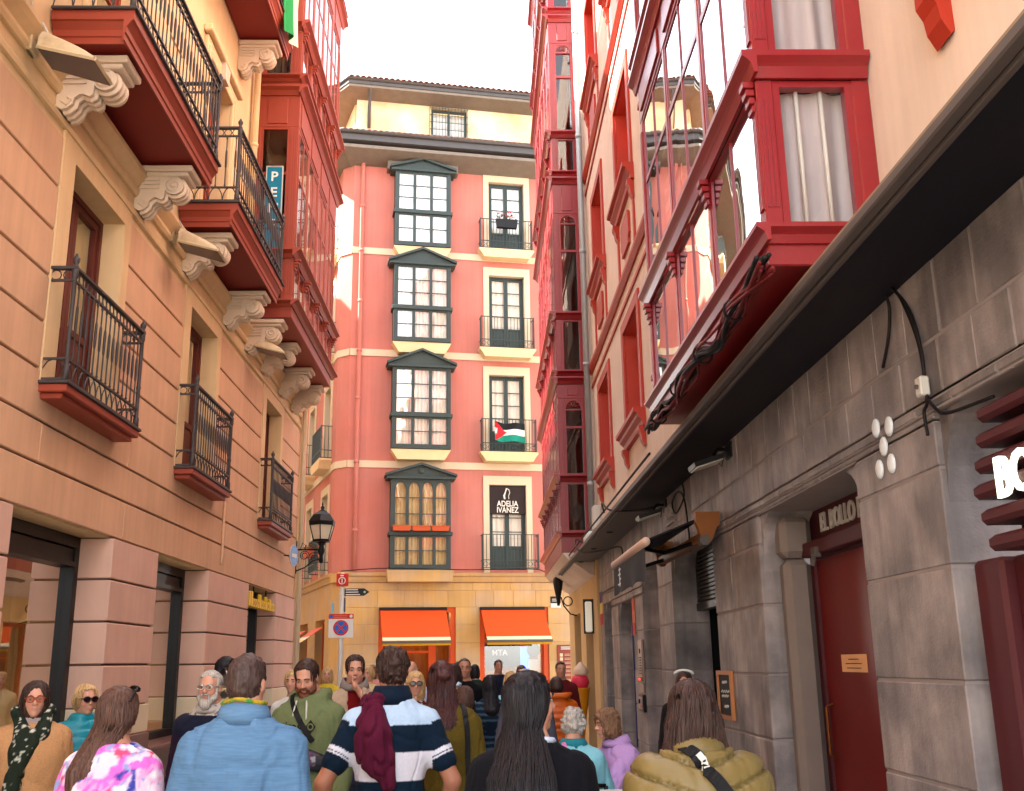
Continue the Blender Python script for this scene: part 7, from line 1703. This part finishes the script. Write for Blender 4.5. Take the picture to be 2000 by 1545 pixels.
p.tubeobj('earring',[p.hl((.083,.0,-.05)),p.hl((.083,.004,-.10)),p.hl((.083,.004,-.125))],.0022,M_silver,4)
# ---- orange puffer
p=Person(.75,11.0,6,1.55,'person from behind in orange quilted hooded jacket',True,MID,res=1.5,girth=1.15)
def hood2(v): c=p.neck; v.cone(c+(-.08,-.05,.03),c+(.08,-.05,.03),.065,.065,.03); v.cone(c+(-.06,-.10,-.0),c+(.06,-.10,-.0),.05,.05,.03)
p.garment('puffer_jacket',(.80,.36,.06),.035,.50,1.95,.002,post=q_(.07,.022),mat=M_nylon,extra=hood2); p.garment('jeans',(.45,.58,.72),.022,kind='low'); p.shoes(); p.hair(HB,SHORT(.010),nape=-.10,seed=17)
# ---- seated women
p=Person(.62,7.5,-14,1.64,'seated woman from behind with curly grey hair and turquoise cardigan',True,LIGHT,res=1.05,seat=.45,girth=1.14,fwd=.02,armR=((.05,.06,-.16),(-.01,.14,-.05)))
p.garment('cardigan',(.52,.77,.83),.026,.46,1.95,.009,seed=23); p.garment('trousers',(.3,.3,.35),.02,kind='low'); p.shoes(); p.hair(HGR,SHORT(.014),nape=-.085,lump=.016,seed=18,amp=.002); collar(p,(.16,.50,.55),h=.02,w_=1.0)
n_=p.neck; strap(p,'bag_strap',[n_+(-.06,-.09,.0),n_+(-.02,-.155,-.12),n_+(.05,-.15,-.28),n_+(.10,-.14,-.42)],.030,M_pinkst)
p=Person(1.02,7.85,112,1.60,'seated woman in lilac fleece with wavy brown hair leaning to the table',True,LIGHT,res=1.05,seat=.45,girth=1.12,lean=-.18,hp=-8,hy=-6,fwd=.04,armL=((.05,.12,-.12),(.0,.14,-.04)),armR=((.03,.13,-.11),(-.03,.14,-.03)))
p.eyes((.3,.2,.15)); p.garment('fleece_jacket',(.72,.57,.78),.032,.46,1.95,.010,seed=24); p.garment('trousers',(.25,.25,.3),.02,kind='low'); p.shoes(); collar(p,(.72,.57,.78),h=.03,w_=1.15,drop=.03); p.hair(HCU,BOB(.13,.018,.09),lump=.012,strands=60,seed=19,wave=.02)
# ---- olive puffer, foreground right
p=Person(.725,3.7,2,1.625,'woman from behind with brown bobbed hair in shiny olive puffer jacket',True,LIGHT,girth=1.16,shw=1.05,hy=4)
def vquilt(V,N):
    q=V[:,2]-.34*np.abs(V[:,0]); fr_=np.abs(((q/.09)%1)-.5)*2; s_=.45*np.cos(fr_*1.2)-1.1*np.exp(-((1-fr_)/.10)**2); cr=np.exp(-(np.abs(vnoise(V,(30,30,11),3))/.14)**2)*np.exp(-((1-fr_)/.5)**2); top=np.clip((1.49-V[:,2])/.03,0,1)
    return V+N*((.022*s_-.007*cr)*top)[:,None]
p.garment('puffer_jacket',(.47,.40,.23),.046,.44,1.95,.004,post=vquilt,mat=M_nylon,seed=25,h=.0095,neck=.862); p.garment('trousers',(.1,.1,.12),.02,kind='low'); p.shoes()
collar(p,(.45,.38,.22),h=.035,w_=1.15,drop=.01,mat=M_nylon)
p.hair(HB,[(a,b*(1.0+max(0,-a)*2.0),c_*(1.04+max(0,-a)*.9),d,e) for a,b,c_,d,e in BOB(.245,.016,.110,-.03)],strands=380,seed=26,wave=.006,amp=.009,sfreq=50,sr=.0032)
n_=p.neck; strap(p,'bag_strap',[n_+(-.07,-.075,.028),n_+(-.035,-.135,-.02),n_+(.02,-.178,-.10),n_+(.09,-.19,-.20),n_+(.17,-.175,-.30),n_+(.22,-.15,-.38)],.045,M_strapk)
strap(p,'strap_patch',[n_+(-.025,-.148,-.025),n_+(-.01,-.16,-.045),n_+(.0,-.17,-.065)],.022,M_whitep,.003,lift=.016)
# ---- people farther off
far=[(-1.78,10.0,170,1.66,'person in bright white shirt half hidden behind the bearded man',(.86,.84,.80),HBL,True),(-2.35,16.0,185,1.67,'distant person in yellow top beside the sign pole',(.80,.70,.22),HBL,True),(-1.62,15.0,160,1.68,'distant fair-haired person in cream top left of the striped polo',(.82,.74,.55),HBL,True),(-1.28,14.4,200,1.70,'distant blond person in pale yellow shirt behind the striped polo',(.84,.78,.50),HBL,True),(.30,12.0,-10,1.60,'person in pale cyan top behind the long black hair',(.55,.78,.82),HBL,True),(.36,9.2,-5,1.64,'grey-haired person just behind the long black hair',(.30,.30,.34),HGR,False),(-.17,9.6,60,1.50,'person in light blue t-shirt beside the tote bag',(.50,.70,.86),HBR,True)]
for i,(x,y,hd,H,lab,c,hm,fm) in enumerate(far):
    p=Person(x,y,hd,H,lab,fm,LIGHT,res=1.8,group='people farther along the street'); p.eyes(); p.garment('top',c,.018,.48,1.9 if i!=6 else .6,.006,seed=30+i); p.garment('trousers',(.2,.22,.3),.02,kind='low'); p.shoes(); p.hair(hm,SHORT(.010) if not fm or i in (0,2) else BOB(.16,.010,.08),seed=40+i,strands=50,lump=.004)
p=Person(1.74,9.2,168,1.605,'person with white headband behind the brown bobbed hair',True,MID,res=1.6,group='people farther along the street'); p.eyes(); p.garment('top',(.10,.09,.1),.018,.48,1.9,.006); p.garment('trousers',(.1,.1,.12),.02,kind='low'); p.shoes(); p.hair(HB,SHORT(.010),seed=50); p.tubeobj('headband',[p.hl((.098*math.sin(t),-.01+.115*math.cos(t)*.2,.085+.045*math.cos(t))) for t in np.linspace(-1.5,1.5,9)],.012,M_whitep)
crowd=[(-.62,16.5,190,1.72,'man in grey shirt far off below the left orange awning',(.45,.46,.5),HB,False),(-.15,17.5,10,1.68,'person in dark green top far off below the left orange awning',(.12,.2,.15),HBK,True),(.55,15.5,170,1.66,'person in white top far off below the right orange awning',(.82,.80,.78),HBR,True),(.25,18.5,200,1.75,'man in navy jacket far off between the orange awnings',(.10,.12,.2),HSH,False),(-1.9,18.2,160,1.70,'person in pale pink shirt far off by the sign pole',(.80,.55,.52),HCU,True),(-1.0,13.2,15,1.66,'person with brown hair in denim top behind the beige jacket',(.25,.35,.48),HBR,True),(1.05,14.5,185,1.70,'man in burgundy sweater far off by the right wall',(.35,.08,.1),HB,False),(-.5,20.5,175,1.73,'person in mustard coat farthest off on the square',(.70,.50,.16),HB,True)]
for i,(x,y,hd,H,lab,c,hm,fm) in enumerate(crowd):
    p=Person(x,y,hd,H,lab,fm,LIGHT if i%3 else MID,res=2.1,group='people farther along the street'); p.eyes(); p.garment('top',c,.018,.48,1.9,.006,seed=60+i); p.garment('trousers',(.2,.22,.3),.02,kind='low'); p.shoes(); p.hair(hm,BOB(.18,.010,.08) if fm else MEN(.010),nape=None if fm else -.07,seed=70+i)
print('script seconds',round(time.time()-T0,1),'objects',len(bpy.data.objects))
